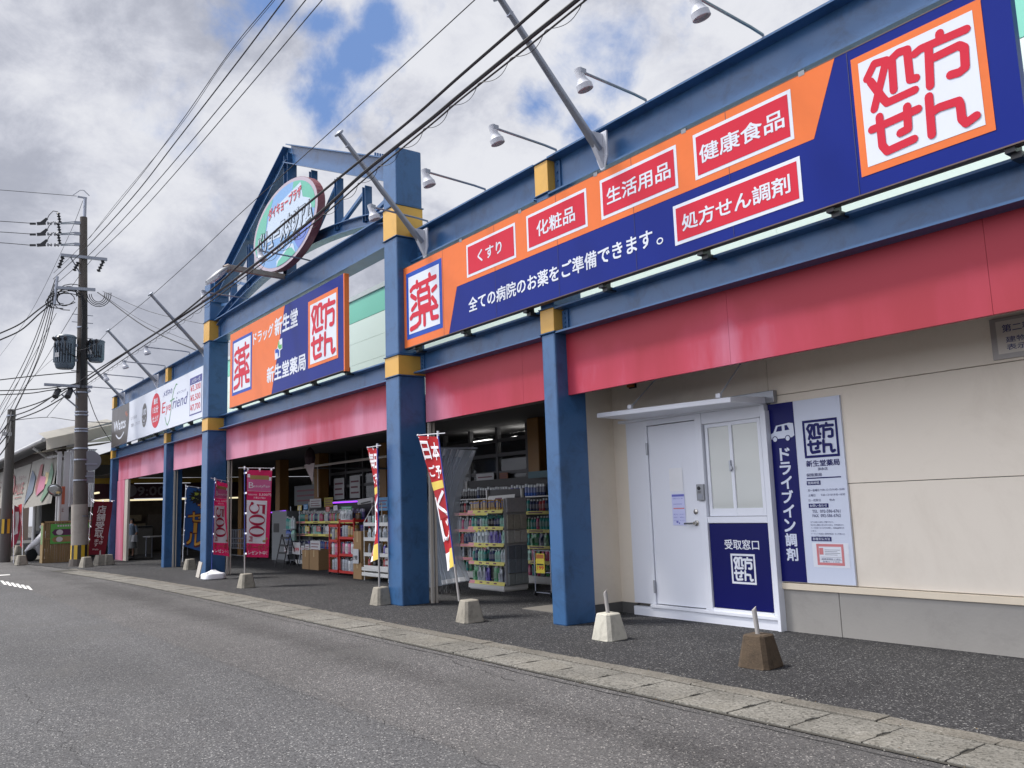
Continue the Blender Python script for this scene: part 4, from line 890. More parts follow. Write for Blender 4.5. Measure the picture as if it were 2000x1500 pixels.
def flag_parts(t, F, pole_top, pole_bot, pm, cb, tabs_side=0, ntab=5, sleeve=True):
    mb = MB().use(pm); d = (pole_bot-pole_top); mb.tube([pole_top-d*.012, pole_top+d*.80], .0105, 8); mb.build('pole', t)
    mb = MB().use(PIPE if sleeve else pm); mb.tube([pole_top+d*.79, pole_bot], .0155 if sleeve else .0105, 8); mb.build('pole_sleeve', t)
    mb = MB().use(POLEW); mb.tube([cb[0], cb[1]], .0065, 6); mb.lathe([(.014, 0), (.014, .03)], cb[1]-(cb[1]-cb[0]).normalized()*.02, (cb[1]-cb[0]), 8); mb.lathe([(.017, -.03), (.017, .035)], pole_top, (0, 0, 1), 8); mb.build('crossbar', t)
    mb = MB().use(TABW)
    for k in range(3):
        x = .04+.46*k; a = cb[2]+(cb[3]-cb[2])*x; b = F(x, .985, .002); w_ = (F(1, 1)-F(0, 1))*.035; mb.add([a-w_, a+w_, b+w_, b-w_], [(0, 1, 2, 3)])
    for k in range(ntab):
        y = .97-.93*k/(ntab-1); e_ = F(tabs_side, y, .003); t_ = 0; q = pole_top+d*max(0, min(1, (e_-pole_top).dot(d)/d.length_squared)); u = Vector((0, 0, .016)); o_ = (q-e_)*.35
        mb.add([e_-u, e_+u, q+o_+u, q+o_-u], [(0, 1, 2, 3)])
    mb.build('tab', t)
CLM = {}
def cloth(n_, h_, tr=0.0):
    if n_ not in CLM:
        CLM[n_] = cloth_mat(n_, H(h_), tr)
    return CLM[n_]
MAG = cloth('magenta cloth', '#bc2459', .25); MAGL = cloth('rose print', '#d4699b'); CWH = cloth('white cloth print', '#f0edf4'); GOLD = cloth('gold ribbon print', '#a8905c'); CRED = cloth('crimson print', '#b51f48')
class FM:
    def __init__(s, F, x0, y0, x1, y1, rot=True): s.F = F; s.a = (x0, y0, x1, y1); s.rot = rot
    def __call__(s, x, y, h=0.0):
        x0, y0, x1, y1 = s.a
        return s.F(x0+(x1-x0)*y, y1-(y1-y0)*x, h) if s.rot else s.F(x0+(x1-x0)*x, y0+(y1-y0)*y, h)
def serif5(mb, F, h):
    mb.poly(F, [(.18, 1), (.24, .97), (.86, .97), (.93, 1.03), (.84, .80), (.25, .80)], h); mb.poly(F, [(.18, 1), (.25, .97), (.24, .5), (.17, .44)], h+.0003)
    mb.ring(F, .46, .31, .46, .31, .27, .27, h+.0006, 20, -165, 140); mb.disc(F, .10, .18, .12, .09, h+.0009, 12)
def serif0(mb, F, h): mb.ring(F, .5, .5, .50, .50, .27, .46, h, 26)
def pink_flag(t, F):
    mb = MB().use(MAG); gp(mb, F, 0, 0, 1, 1, 0, 10, 34); mb.build('banner', t, smooth=True)
    mb = MB().use(MAGL); gp(mb, F, .02, .765, .98, .905, .004); mb.use(GOLD); gp(mb, F, .12, .895, .88, .94, .007); mb.use(CWH); gp(mb, F, .02, .915, .12, .955, .006, 2, 2); gp(mb, F, .88, .885, .98, .925, .006, 2, 2)
    gp(mb, F, .0, .160, .84, .655, .004); gp(mb, F, .02, .760, .98, .763, .006)
    mb.build('print_panel', t, smooth=True)
    mb = MB().use(CWH); mb.text(F, 'B', .07, .795, .27, .86, .010, .0); mb.text(F, 'eautyFair', .27, .797, .94, .835, .010, 0.0); mb.text(F, '化粧品を税抜', .05, .712, .42, .730, .010, 0); mb.text(F, '5,500円', .50, .708, .98, .738, .010, .02); mb.text(F, 'お買上げ毎に', .28, .676, .78, .697, .010, .01)
    mb.text(F, 'レゼント中！', .08, .03, .92, .075, .010, .03); mb.build('lettering', t)
    mb = MB().use(CRED)
    serif5(mb, FM(F, .10, .485, .78, .635), .010); serif0(mb, FM(F, .10, .365, .78, .495), .010); serif0(mb, FM(F, .10, .235, .78, .365), .010); mb.text(F, '円', .10, .185, .25, .235, .010, .02, rot=-90); mb.build('numeral', t)
    mb = MB().use(GOLD); mb.text(F, 'クーポン', .02, .088, .98, .145, .007, .05); mb.use(CRED); mb.text(F, 'クーポン', .02, .088, .98, .145, .011, .01); mb.use(GOLD); mb.disc(F, .78, .19, .08, .014, .010, 12); mb.disc(F, .88, .22, .05, .012, .010, 12); mb.build('coupon_print', t)
# pink flag on its concrete base
pt = at_y(478, 914, 5.67); pb = at_y(478, 1128, 5.67)
Lp = [at_y(482, 918, 5.67), at_y(481.5, 1003, 5.67), at_y(482, 1088, 5.67)]
Rp = [near(531.5, 919, Lp[0], .50), near(528, 1005, Lp[1], .49), near(524, 1089, Lp[2], .47)]
F = FL(Lp, Rp, .018, .4)
t = thing('feather_flag', 'magenta flag with large 500 print on a concrete base before the gateway', 'flag', tuple(pb), 'feather flags along the shop front')
pink_flag(t, F); flag_parts(t, F, pt, pb, POLEB, (pt+(Lp[0]-Rp[0])*.25, near(535, 914.5, pt, .55), at_y(482, 914, 5.67), near(532, 914.5, pt, .53)))
block(-16.22, 5.67, CONC, 'concrete base carrying the larger magenta 500 flag', .1, 0)
# pink flag on its white water tank, beside the left gateway column
pt = at_y(419.5, 936, 5.9); pb = at_y(413, 1122, 5.9)
Lp = [at_y(421, 938, 5.9), at_y(419.5, 1010, 5.9), at_y(417, 1083, 5.9)]
Rp = [near(445, 945, Lp[0], .46), near(443, 1010, Lp[1], .40), near(448, 1087, Lp[2], .50)]
F = FL(Lp, Rp, .045, 2.4)
t = thing('feather_flag', 'narrow magenta flag with 500 print on a white tank base beside the left gateway column', 'flag', tuple(pb), 'feather flags along the shop front')
pink_flag(t, F); flag_parts(t, F, pt, pb, POLEB, (pt+(Lp[0]-Rp[0])*.3, near(446.5, 940.5, pt, .50), at_y(421, 935.5, 5.9), near(445, 940, pt, .48)), sleeve=False)
t = thing('flag_tank', 'white plastic water tank base under the narrow magenta flag', 'flag base', (-19.0, 5.92, .012))
mb = MB().use(mat('white tank plastic', H('#e6e8ee'), .35, var=.02)); q = []
for z, w_ in ((0, .20), (.02, .235), (.10, .235), (.125, .22), (.15, .13), (.19, .055), (.20, .05)):
    q.append([Vector((-19.0+w_*math.copysign(abs(math.cos(a))**.5, math.cos(a)), 5.92+w_*math.copysign(abs(math.sin(a))**.5, math.sin(a)), .012+z)) for a in [2*math.pi*k/24+.13 for k in range(24)]])
mb.add([v for r_ in q for v in r_], [(i*24+j, i*24+(j+1) % 24, (i+1)*24+(j+1) % 24, (i+1)*24+j) for i in range(len(q)-1) for j in range(24)]+[tuple(144+j for j in range(24))]); mb.build('tank', t, smooth=True)
mb = MB().use(BLK); mb.lathe([(.03, 0), (.03, .02)], (-18.86, 5.75, .13), (0, -.2, 1), 10); mb.build('cap', t)
# red flags, seen almost edge-on
FRED = cloth('red cloth', '#c8242c', .3); FDR = cloth('dark red print', '#a11722'); FYE = cloth('yellow print', '#ddc35a'); FWH = cloth('flag white print', '#efebef')
def red_flag(t, F, a, b):
    mb = MB().use(FRED); gp(mb, F, 0, 0, 1, 1, 0, 10, 40); mb.build('banner', t, smooth=True)
    mb = MB().use(FYE); gp(mb, F, 0, .60, .9, .66, .004, 5, 4); gp(mb, F, .55, .0, 1, .14, .004, 4, 6); mb.use(FDR); gp(mb, F, .02, .38, .98, .60, .005, 6, 8)
    mb.use(FWH); gp(mb, F, 0, 0, .55, .13, .005, 4, 6); gp(mb, F, .0, .22, .10, .55, .006, 2, 10); mb.build('print_panel', t, smooth=True)
    mb = MB().use(FWH); mb.text(F, a, .06, .83, .46, .96, .010, .03); mb.text(F, b, .54, .82, .96, .95, .010, .03); mb.text(F, 'ご', .10, .70, .50, .78, .010, .03); mb.text(F, '予', .55, .68, .95, .77, .010, .03)
    mb.text(F, 'く', .12, .39, .9, .58, .012, .02); mb.text(F, 'じ', .1, .22, .9, .37, .010, .03); mb.use(FDR); mb.text(F, '▲', .3, .05, .55, .11, .010, .0); mb.build('lettering', t)
def rflag(label, ptp, pbp, Y, lefts, d, ph, sl, cbx, texts):
    pt = at_y(*ptp, Y); pb = at_y(*pbp, Y); ax = pb-pt
    Rp = [pt+ax*.02, pt+ax*.41, pt+ax*.80]
    Lp = [near(*lefts[i], Rp[i], d[i]) for i in range(3)]
    F = FL(Lp, Rp, .03, ph, 1.2)
    t = thing('feather_flag', label, 'flag', tuple(pb), 'feather flags along the shop front')
    red_flag(t, F, *texts); u = (pt-near(*cbx, pt, d[0])); flag_parts(t, F, pt, pb, POLEB, (pt+u*.35, pt-u*1.02, pt-u, pt), 1)
rflag('red flag leaning left with white 日 print beside the right gateway column', (855.5, 847), (897, 1174), 5.80, ((817, 851), (853, 985), (872, 1116)), (.42, .38, .36), .3, 1, (817, 850), ('日', '本'))
rflag('very narrow edge-on red flag hanging just left of the right gateway column', (737, 871), (741, 1148), 5.97, ((719, 875), (732.5, 990), (725, 1100)), (.48, .44, .5), 1.7, 1, (718.5, 874), ('毎', '日'))
block(-8.80, 5.82, CONC, 'concrete base carrying the leaning red flag', -.05, 0)
block(-11.42, 6.02-.02, CONC, 'concrete base of the edge-on red flag, touching the gateway column', .1, 0, size=.28)
# maroon flag at the left end
MAR = cloth('maroon cloth', '#6a1829', .1)
pt = at_y(179.5, 975, 5.5); pb = at_y(169.5, 1100, 5.5)
Lp = [at_y(183.7, 978.5, 5.5), at_y(178, 1030, 5.5), at_y(172.5, 1084, 5.5)]
Rp = [near(220.5, 980, Lp[0], .60), near(214, 1030, Lp[1], .60), near(205, 1083, Lp[2], .56)]
F = FL(Lp, Rp, .02, .2)
t = thing('feather_flag', 'maroon flag with white vertical 店舗受取 lettering by the utility pole', 'flag', tuple(pb), 'feather flags along the shop front')
mb = MB().use(MAR); gp(mb, F, 0, 0, 1, 1, 0, 8, 24); mb.build('banner', t, smooth=True)
mb = MB().use(FWH)
for i, c in enumerate('店舗受取'): mb.text(F, c, .22, .78-i*.155, .68, .92-i*.155, .012, .03)
for i, c in enumerate('でき'): mb.text(F, c, .54, .265-.075*i, .76, .325-.075*i, .012, .02)
for i, c in enumerate('ます'): mb.text(F, c, .26, .225-.075*i, .50, .285-.075*i, .012, .02)
mb.text(F, 'Watts', .2, .08, .56, .11, .012, .02); mb.build('lettering', t)
flag_parts(t, F, pt, pb, POLEW, (pt+(Lp[0]-Rp[0])*.05, near(223, 978, pt, .66), pt+Vector((.05, 0, 0)), near(220, 977.5, pt, .63)), sleeve=False)
p = at_z(168, 1108, .012); block(p.x, p.y, CONC, 'concrete base of the maroon flag, next to the utility pole', .3, 0, size=.33)
for px_, py_, l in ((189, 1104, 'empty grey concrete base behind the maroon flag, left of two'), (204, 1103, 'empty grey concrete base behind the maroon flag, against the end column')):
    p = at_z(px_+6, py_, .012); block(p.x, p.y, CONC, l, .2, .0 if px_ > 200 else .12, size=.34)
# blue sale flag inside the arcade
BLF = cloth('blue sale cloth', '#1d477f', .05); BKF = cloth('black burst print', '#14151a'); ORF = cloth('ochre letter print', '#c08a35'); LIM = cloth('lime print', '#a9b33e')
Yf = 6.5
pt = at_y(363.3, 949, Yf); pb = at_y(356.5, 1097, Yf)
Lp = [at_y(364.3, 951, Yf), at_y(362, 1010, Yf), at_y(359.5, 1067, Yf)]
Rp = [near(410, 957, Lp[0], .60), near(407, 1010, Lp[1], .60), near(402, 1080, Lp[2], .58)]
F = FL(Lp, Rp, .02, 1.0)
t = thing('feather_flag', 'blue flag with ochre brush lettering and black burst inside the arcade', 'flag', tuple(pb), 'feather flags along the shop front')
mb = MB().use(BLF); gp(mb, F, 0, 0, 1, 1, 0, 8, 26); mb.build('banner', t, smooth=True)
mb = MB().use(BKF); q = [(.62+(.55 if k % 2 else .40)*math.cos(2*math.pi*k/36), .84+(.15 if k % 2 else .11)*math.sin(2*math.pi*k/36)) for k in range(36)]; mb.poly(F, [(min(1, x), min(1, y)) for x, y in q], .006); mb.use(LIM); mb.text(F, '驚きの', .34, .87, .95, .92, .010, .02); mb.text(F, 'チャンス', .22, .79, .98, .84, .010, .02); mb.build('print_panel', t)
CDR = cloth('maroon letter edge', '#4c1418')
for k, (c, y0, y1, x0) in enumerate((('ザ', .60, .76, .5), ('セ', .42, .585, .10), ('ー', .245, .415, .10), ('ル', .05, .24, .08))):
    mb = MB().use(CDR); mb.text(F, '丨' if c == 'ー' else c, x0+(.28 if c == 'ー' else 0), y0, min(1, x0+(.44 if c == 'ー' else .72)), y1, .008, .10); mb.use(ORF); mb.text(F, '丨' if c == 'ー' else c, x0+(.28 if c == 'ー' else .02), y0+.012, min(.98, x0+(.42 if c == 'ー' else .70)), y1-.012, .014, .035); mb.build('lettering', t)
flag_parts(t, F, pt, pb, POLEW, (pt, near(412, 955, pt, .64), pt+Vector((.02, 0, 0)), near(410, 955, pt, .62)), sleeve=False)
p = at_z(358, 1113, .012); block(p.x+.05, p.y+.15, CONC, 'concrete base of the blue flag inside the arcade', .1, 0, size=.30)
p = at_z(384, 1128, .012); t = thing('leaning_board', 'thin pale board leaning against the left gateway column at its foot', 'board', tuple(p))
mb = MB().use(RAIL); mb.bar(p+Vector((0, .02, 0)), p+Vector((.03, .08, .34)), .22, .02, (0, 1, .2)); mb.build('panel', t)
# ================================================================ goods under the arcade
SHW = mat('white shelf metal', H('#c9c9c6'), .45, var=.05); SHY = mat('yellow price strip', H('#d8cf6a'), .5, var=.08); SHP = mat('pink price strip', H('#d98f98'), .5)
PTX = mat('price text', H('#6b3040'), .5); BRD = mat('cardboard', H('#8f7350'), .85, var=.12, scale=7); TAPE = mat('parcel tape', H('#a58c63'), .4)
def prod(col, k): return mat('product '+k, H(col), .28, var=.10, scale=14)
PC = {'teal': '#2e8f88', 'green': '#3f8a5c', 'blue': '#2f57a6', 'navy': '#20305e', 'white': '#cdd2d4', 'pink': '#c2587f', 'amber': '#9c7a34', 'black': '#23232a', 'silver': '#9aa2ab', 'violet': '#5b4fa6', 'mint': '#8fc4b4', 'red': '#b03a3f', 'clear': '#b9c6cb', 'lime': '#8fae4a'}
PROTO = {}
def proto(shape, c, cap='white'):
    k = (shape, c, cap)
    if k in PROTO: return PROTO[k]
    mb = MB().use(prod(PC[c], c)); W_ = prod(PC[cap], cap); LB = mat('product label '+c, tuple(min(.8, v*.6+.13) for v in H(PC[c])), .4, var=.6, scale=60)
    if shape == 'pump':
        mb.lathe([(.026, 0), (.032, .008), (.033, .05)], (0, 0, 0), n=10); mb.use(LB).lathe([(.0335, .05), (.0335, .11)], (0, 0, 0), n=10); mb.use(prod(PC[c], c)).lathe([(.033, .11), (.029, .14), (.014, .155)], (0, 0, 0), n=10)
        mb.use(W_).lathe([(.013, .155), (.013, .172), (.005, .174), (.005, .195)], (0, 0, 0), n=8); mb.box(-.012, .012, -.035, .012, .195, .205)
    elif shape == 'bottle':
        mb.lathe([(.028, 0), (.034, .008), (.034, .05)], (0, 0, 0), n=10); mb.use(LB).lathe([(.0345, .05), (.0345, .13)], (0, 0, 0), n=10); mb.use(prod(PC[c], c)).lathe([(.034, .13), (.030, .16), (.014, .19)], (0, 0, 0), n=10); mb.use(W_).lathe([(.016, .185), (.016, .215)], (0, 0, 0), n=10)
    elif shape == 'spray':
        mb.lathe([(.030, 0), (.033, .006), (.033, .06)], (0, 0, 0), n=10); mb.use(LB).lathe([(.0335, .06), (.0335, .16)], (0, 0, 0), n=10); mb.use(W_).lathe([(.029, .16), (.029, .205), (.022, .21)], (0, 0, 0), n=10)
    elif shape == 'pouch':
        n_ = 6; V = []; 
        for j in range(n_+1):
            z = .20*j/n_; th = .034*(1-j/n_)**.7+.002; w_ = .058-.006*math.sin(math.pi*j/n_)
            V += [(-w_, 0, z), (-w_*.5, -th, z), (w_*.5, -th, z), (w_, 0, z), (w_*.5, th, z), (-w_*.5, th, z)]
        mb.add(V, [(i*6+j, i*6+(j+1) % 6, (i+1)*6+(j+1) % 6, (i+1)*6+j) for i in range(n_) for j in range(6)]+[tuple(36+j for j in range(6))])
        mb.use(LB).poly(FR((0, -.037, .02)), [(-.03, .03), (.03, .03), (.03, .12), (-.03, .12)]); mb.use(W_); mb.box(-.02, .02, -.008, .008, .195, .225)
    elif shape == 'carton':
        mb.box(-.032, .032, -.03, .03, 0, .17); mb.use(LB).poly(FR((0, -.031, 0)), [(-.028, .05), (.028, .05), (.028, .12), (-.028, .12)]); mb.use(W_).poly(FR((0, -.031, 0)), [(-.032, .13), (.032, .13), (.032, .15), (-.032, .15)]); mb.poly(FR((.0325, 0, 0), (0, 1, 0)), [(-.025, .04), (.025, .04), (.025, .13), (-.025, .13)])
    elif shape == 'roll':
        mb.lathe([(.04, 0), (.045, .01), (.045, .19), (.04, .2)], (0, 0, 0), n=10); mb.use(LB).lathe([(.0455, .05), (.0455, .15)], (0, 0, 0), n=10)
    me = bpy.data.meshes.new(shape); me.from_pydata([tuple(v) for v in mb.v], [], mb.f)
    for m_ in mb.mats: me.materials.append(m_)
    me.polygons.foreach_set('material_index', mb.mi); me.polygons.foreach_set('use_smooth', [True]*len(me.polygons)); me.update()
    try: me.set_sharp_from_angle(angle=R(35))
    except Exception: pass
    PROTO[k] = me
    return me
NAME = {'pump': 'pump_bottle', 'bottle': 'bottle', 'spray': 'spray_can', 'pouch': 'refill_pouch', 'carton': 'carton', 'roll': 'wrapped_roll'}
WORD = {'pump': 'pump bottle', 'bottle': 'bottle', 'spray': 'spray can', 'pouch': 'refill pouch', 'carton': 'carton', 'roll': 'wrapped roll'}
rq = random.Random(11)
def goods(p0, dirv, n, pitch, shape, cols, where, sc=1.0, rows=1, back=(0, .085, 0), cap='white', rot=0.0):
    """a row of countable goods on one shelf"""
    p0 = Vector(p0); d = Vector(dirv); bk = Vector(back)
    for r_ in range(rows):
        for i in range(n):
            c = cols[min(len(cols)-1, i*len(cols)//n)]
            if rq.random() < .05: continue
            if len(cols) > 1 and rq.random() < .30: c = rq.choice(cols)
            o = bpy.data.objects.new(NAME[shape], proto(shape, c, cap)); COL.objects.link(o)
            s_ = sc*rq.uniform(.90, 1.06); o.scale = (s_, s_, s_); o.location = p0+d*(pitch*i+rq.uniform(-.006, .006))+bk*r_
            o.rotation_euler = (0, 0, rot+rq.uniform(-.4, .4))
            tag(o, c+' '+WORD[shape]+' on '+where, WORD[shape], c+' '+WORD[shape]+' row on '+where)
def shelf(name, label, x0, x1, y0, y1, levels, top, deck=.15, strip=SHY, back=True, sides=True, posts=True, lab=None, lipdrop=.02):
    """gondola: base deck, uprights, back panel, shelves with price strips"""
    t = thing(name, label, 'shelf', ((x0+x1)/2, (y0+y1)/2, .012))
    mb = MB().use(SHW); mb.box(x0, x1, y0, y1, .03, deck); mb.box(x0+.02, x1-.02, y0+.02, y1, .012, .03); mb.build('base', t, bevel=.004)
    if back: mb = MB().use(mat('shelf back panel', H('#3a3a3b'), .6)); mb.box(x0, x1, y1-.03, y1, deck, top); mb.build('back_panel', t)
    for x in (x0+.015, x1-.015):
        mb = MB().use(SHW); mb.box(x-.015, x+.015, y1-.07, y1-.03, deck, top); mb.build('upright', t)
    for z in levels:
        mb = MB().use(SHW); mb.box(x0+.01, x1-.01, y0+.04, y1-.035, z-.025, z); s_ = mb.build('shelf', t)
        mb = MB().use(strip); Fs = FR((0, y0+.012, z-.05), (1, 0, 0), (0, .28, 1)); mb.rect(Fs, x0+.0, 0, x1-.0, .058, 0)
        mb.use(SHP); mb.rect(Fs, x0, .004, x0+(x1-x0)*.16, .054, .001); mb.use(PTX)
        for k in range(3): mb.rect(Fs, x0+(x1-x0)*(.3+.2*k), .018, x0+(x1-x0)*(.38+.2*k), .04, .0015)
        mb.build('price_strip', s_)
    return t
# white end display seen through the open bay
gx0, gx1, gy0, gy1 = -12.30, -11.27, 8.13, 8.62
zl = [at_y(958, y, 8.13).z+.02 for y in (1141.5, 1103, 1066.5, 1034, 1001.5)]
t = shelf('end_display', 'white end display shelf with five yellow price strips facing the street', gx0, gx1, gy0, gy1, [z+.02 for z in zl], 1.66, .10)
zt = at_y(958, 965, 8.13).z
mb = MB().use(SHW); Fb = FR((0, 8.36, zt+.02), (1, 0, .02), (0, .2, 1)); mb.rect(Fb, gx0+.28, .02, gx1+.02, .19, 0); mb.use(PTX); mb.rect(Fb, gx0+.5, .08, gx0+.7, .15, .002); mb.rect(Fb, gx0+.78, .09, gx0+.95, .12, .002); mb.build('header_board', t)
goods((gx0+.09, gy0+.10, zl[0]+.022), (1, 0, 0), 8, .122, 'pouch', ['green', 'green', 'violet', 'violet', 'silver', 'silver'], 'the lowest shelf of the white end display', 1.08, 2)
goods((gx0+.07, gy0+.09, zl[1]+.022), (1, 0, 0), 12, .082, 'bottle', ['teal', 'mint', 'navy', 'navy', 'mint', 'clear'], 'the second lowest shelf of the white end display', .98, 2)
goods((gx0+.09, gy0+.10, zl[2]+.022), (1, 0, 0), 8, .122, 'pouch', ['clear', 'clear', 'black', 'violet', 'violet', 'mint'], 'the middle shelf of the white end display', .93, 2)
goods((gx0+.07, gy0+.09, zl[3]+.022), (1, 0, 0), 12, .082, 'pump', ['teal', 'clear', 'mint', 'black', 'navy', 'mint'], 'the second highest shelf of the white end display', .9, 2, cap='teal')
goods((gx0+.07, gy0+.09, zl[4]+.022), (1, 0, 0), 13, .075, 'carton', ['amber'], 'the top shelf of the white end display', .98, 3, cap='blue')
# its side panel with hanging packs, facing the open bay
t = thing('side_rack', 'grey wire side rack of hanging packs on the white end display', 'rack', (gx1+.03, 8.4, .1)); S = FR((gx1+.012, 8.2, 0), (0, 1, 0), (0, 0, 1))
mb = MB().use(mat('grey mesh panel', H('#9a9b9d'), .6)); mb.box(gx1, gx1+.012, 8.17, 8.62, .10, 1.5); mb.build('panel', t)
for k, (z, h_, c) in enumerate(((1.27, .24, '#8d8d90'), (1.0, .24, '#8d8a80'), (.78, .2, '#9b9b98'), (.52, .22, '#5a626c'), (.30, .22, '#6b747d'), (.12, .17, '#7f8585'))):
    mb = MB().use(mat('hanging pack %d' % k, H(c), .4, var=.3, scale=25))
    for j in range(3 if k else 1): w_ = .125 if k else .40; y = 8.20+j*.135; mb.box(gx1+.014, gx1+.06, y, y+w_, z, z+h_)
    mb.build('pack', t, bevel=.008)
# long gondola behind it
lx0, lx1 = -14.6, -9.6
zs2 = [.14, .40, at_y(1048, 1067, 9.3).z, at_y(1048, 1035, 9.3).z, at_y(1048, 999, 9.3).z]
t = shelf('store_shelf', 'long dim gondola of bottles standing behind the white end display', lx0, lx1, 9.3, 9.72, zs2[1:], 1.9, .14)
W_ = 'the long gondola behind the end display'
mb = MB().use(mat('dim teal header', H('#2c5560'), .5)); mb.box(lx0+2.3, lx1, 9.5, 9.53, 1.86, 1.98); mb.build('header_board', t)
for z, shape, cols, lev in ((zs2[4], 'bottle', ['black', 'silver', 'teal', 'navy', 'violet', 'red'], 'top'), (zs2[3], 'bottle', ['silver', 'white', 'green', 'teal', 'pink', 'pink'], 'second'), (zs2[2], 'pouch', ['navy', 'red', 'teal', 'green', 'pink', 'red'], 'third')):
    goods((lx0+.08, 9.40, z+.003), (1, 0, 0), 56 if shape != 'pouch' else 38, .0865 if shape != 'pouch' else .127, shape, cols, 'the %s tier of ' % lev+W_, 1.05)
goods((lx0+.08, 9.56, zs2[4]+.28), (1, 0, 0), 56, .0865, 'spray', ['black', 'navy', 'blue', 'navy', 'violet', 'red'], 'the raised back row of '+W_, 1.0)
mb = MB().use(SHW); mb.box(lx0, lx1, 9.50, 9.69, zs2[4]+.255, zs2[4]+.278); mb.build('shelf', t)
goods((lx0+.1, 9.40, .403), (1, 0, 0), 38, .127, 'pouch', ['silver', 'white', 'mint', 'pink', 'silver', 'green'], 'the fourth tier of '+W_, .95)
goods((lx0+.1, 9.40, .142), (1, 0, 0), 38, .127, 'bottle', ['green', 'teal', 'white', 'silver', 'pink', 'red'], 'the bottom tier of '+W_, 1.0)
# basket trolley with the 199 card
p = at_z(1062, 1166, .012)
t = thing('basket_trolley', 'wire trolley holding a yellow 199 price card', 'trolley', tuple(p))
mb = MB().use(GALV); w_ = .19
A = [p+Vector((-w_, .0, .06)), p+Vector((w_, .0, .06)), p+Vector((w_, .42, .06)), p+Vector((-w_, .42, .06))]; U = Vector((0, 0, .62))
for q in A: mb.tube([q, q+U], .009, 6)
for h_ in (.0, .30, .62): 
    for i in range(4): mb.tube([A[i]+Vector((0, 0, h_)), A[(i+1) % 4]+Vector((0, 0, h_))], .008, 6)
for k in range(1, 5): mb.tube([A[0].lerp(A[1], k/5)+Vector((0, 0, .3)), A[3].lerp(A[2], k/5)+Vector((0, 0, .3))], .005, 5)
mb.build('frame', t)
for q in A: mb = MB().use(BLK); mb.lathe([(.035, -.012), (.04, 0), (.035, .012)], q-Vector((0, 0, .018)), (1, 0, 0), 10); mb.build('wheel', t)
tl = at_y(1046, 1081, p.y-.02); br_ = at_y(1064, 1120, p.y-.02); S = FR((0, p.y-.02, 0))
mb = MB().use(mat('price card yellow', H('#d9c944'), .5)); mb.box(tl.x, br_.x, p.y-.02, p.y-.012, br_.z, tl.z); hh = tl.z-br_.z
mb.use(mat('price card amber', H('#b06a35'), .5)); mb.rect(S, tl.x+.01, tl.z-hh*.25, br_.x-.01, tl.z-hh*.03, .002); mb.use(BLK); mb.rect(S, tl.x+.02, tl.z-hh*.60, br_.x-.02, tl.z-hh*.52, .002)
mb.use(SRED); mb.text(S, '199', tl.x+.03, tl.z-hh*.82, br_.x-.02, tl.z-hh*.64, .002, .03); mb.build('price_card', t)
# vinyl curtain gathered by the right gateway column
VIN = glass_mat('clear vinyl', (.52, .58, .66), .40, .15, .5)
t = thing('vinyl_curtain', 'clear vinyl strip curtain gathered beside the right gateway column', 'curtain', (-11.2, 7.3, .2))
ct0 = at_y(858, 875, 7.3); ct1 = at_y(925, 880, 7.3); cb0 = at_y(838, 1148, 7.3); cb1 = at_y(912, 1135, 7.3); cm0 = at_y(838, 1010, 7.3); cm1 = at_y(888, 1010, 7.3)
mb = MB().use(VIN)
def curt(u, v):
    a = ct0*(2*(v-.5)*(v-1))+cm0*(-4*v*(v-1))+cb0*(2*v*(v-.5)); b = ct1*(2*(v-.5)*(v-1))+cm1*(-4*v*(v-1))+cb1*(2*v*(v-.5))
    return a.lerp(b, u)+Vector((0, .075*math.sin(u*47+.8*math.sin(u*9))+.03*math.sin(u*91+v*3), 0))
mb.grid(curt, 90, 16); mb.build('sheet', t, smooth=True)
for k in range(17):
    mb = MB().use(mat('vinyl highlight', H('#9fa9b5'), .25)); u0 = .03+.057*k; mb.tube([curt(min(.99, u0+.012*math.sin(3*v/10+k)), v/10)+Vector((0, -.01, 0)) for v in range(11)], .004 if k % 3 else .007, 4); mb.build('fold_highlight', t)  # pale tubes stand in for the highlights along the vinyl
mb = MB().use(mat('curtain hem white', H('#c3c6cb'), .5)); 
for k in range(10): u = .03+.1*k; mb.grid(lambda a, b: curt(u+.055*a, .0+.05*b)+Vector((0, -.012, 0)), 2, 1)
mb.grid(lambda a, b: curt(.45+.5*a, .965+.03*b)+Vector((0, -.012, 0)), 30, 1); mb.build('hem', t)
mb = MB().use(BLK); r_ = random.Random(5)
for k in range(46): q = curt(r_.uniform(.05, .75), 1); mb.tube([q, q+Vector((r_.uniform(-.05, .05), r_.uniform(-.05, .05), -.13))], .006, 4)
mb.build('fringe', t)
mb = MB().use(GALV); mb.tube([ct0+Vector((-.5, 0, .03)), ct1+Vector((.1, 0, .03))], .014, 8); mb.build('rail', t)
# ---- gateway bay: main shelf wall
Yg = 9.15
gx0 = at_y(577, 1100, Yg).x; gx1 = at_y(700, 1100, Yg).x
zg = [at_y(620, y, Yg).z for y in (1104, 1072, 1043.5, 1018.5)]
t = shelf('goods_shelf', 'wide white shelf of detergent bottles behind the red racks', gx0, gx1, Yg, Yg+.45, zg[1:], at_y(620, 985, Yg).z+.08, max(.12, zg[0]))
Wg = 'the wide white shelf behind the red racks'; n_ = int((gx1-gx0-.1)/.105)
goods((gx0+.08, Yg+.1, zg[3]+.003), (1, 0, 0), n_, .105, 'pump', ['teal', 'mint', 'pink', 'white', 'navy', 'navy', 'amber'], 'the top tier of '+Wg, 1.25, cap='white')
goods((gx0+.08, Yg+.22, zg[3]+.003), (1, 0, 0), n_, .105, 'spray', ['navy', 'red', 'lime', 'amber', 'violet', 'teal'], 'the raised back row of the wide white shelf', 1.35, cap='white')
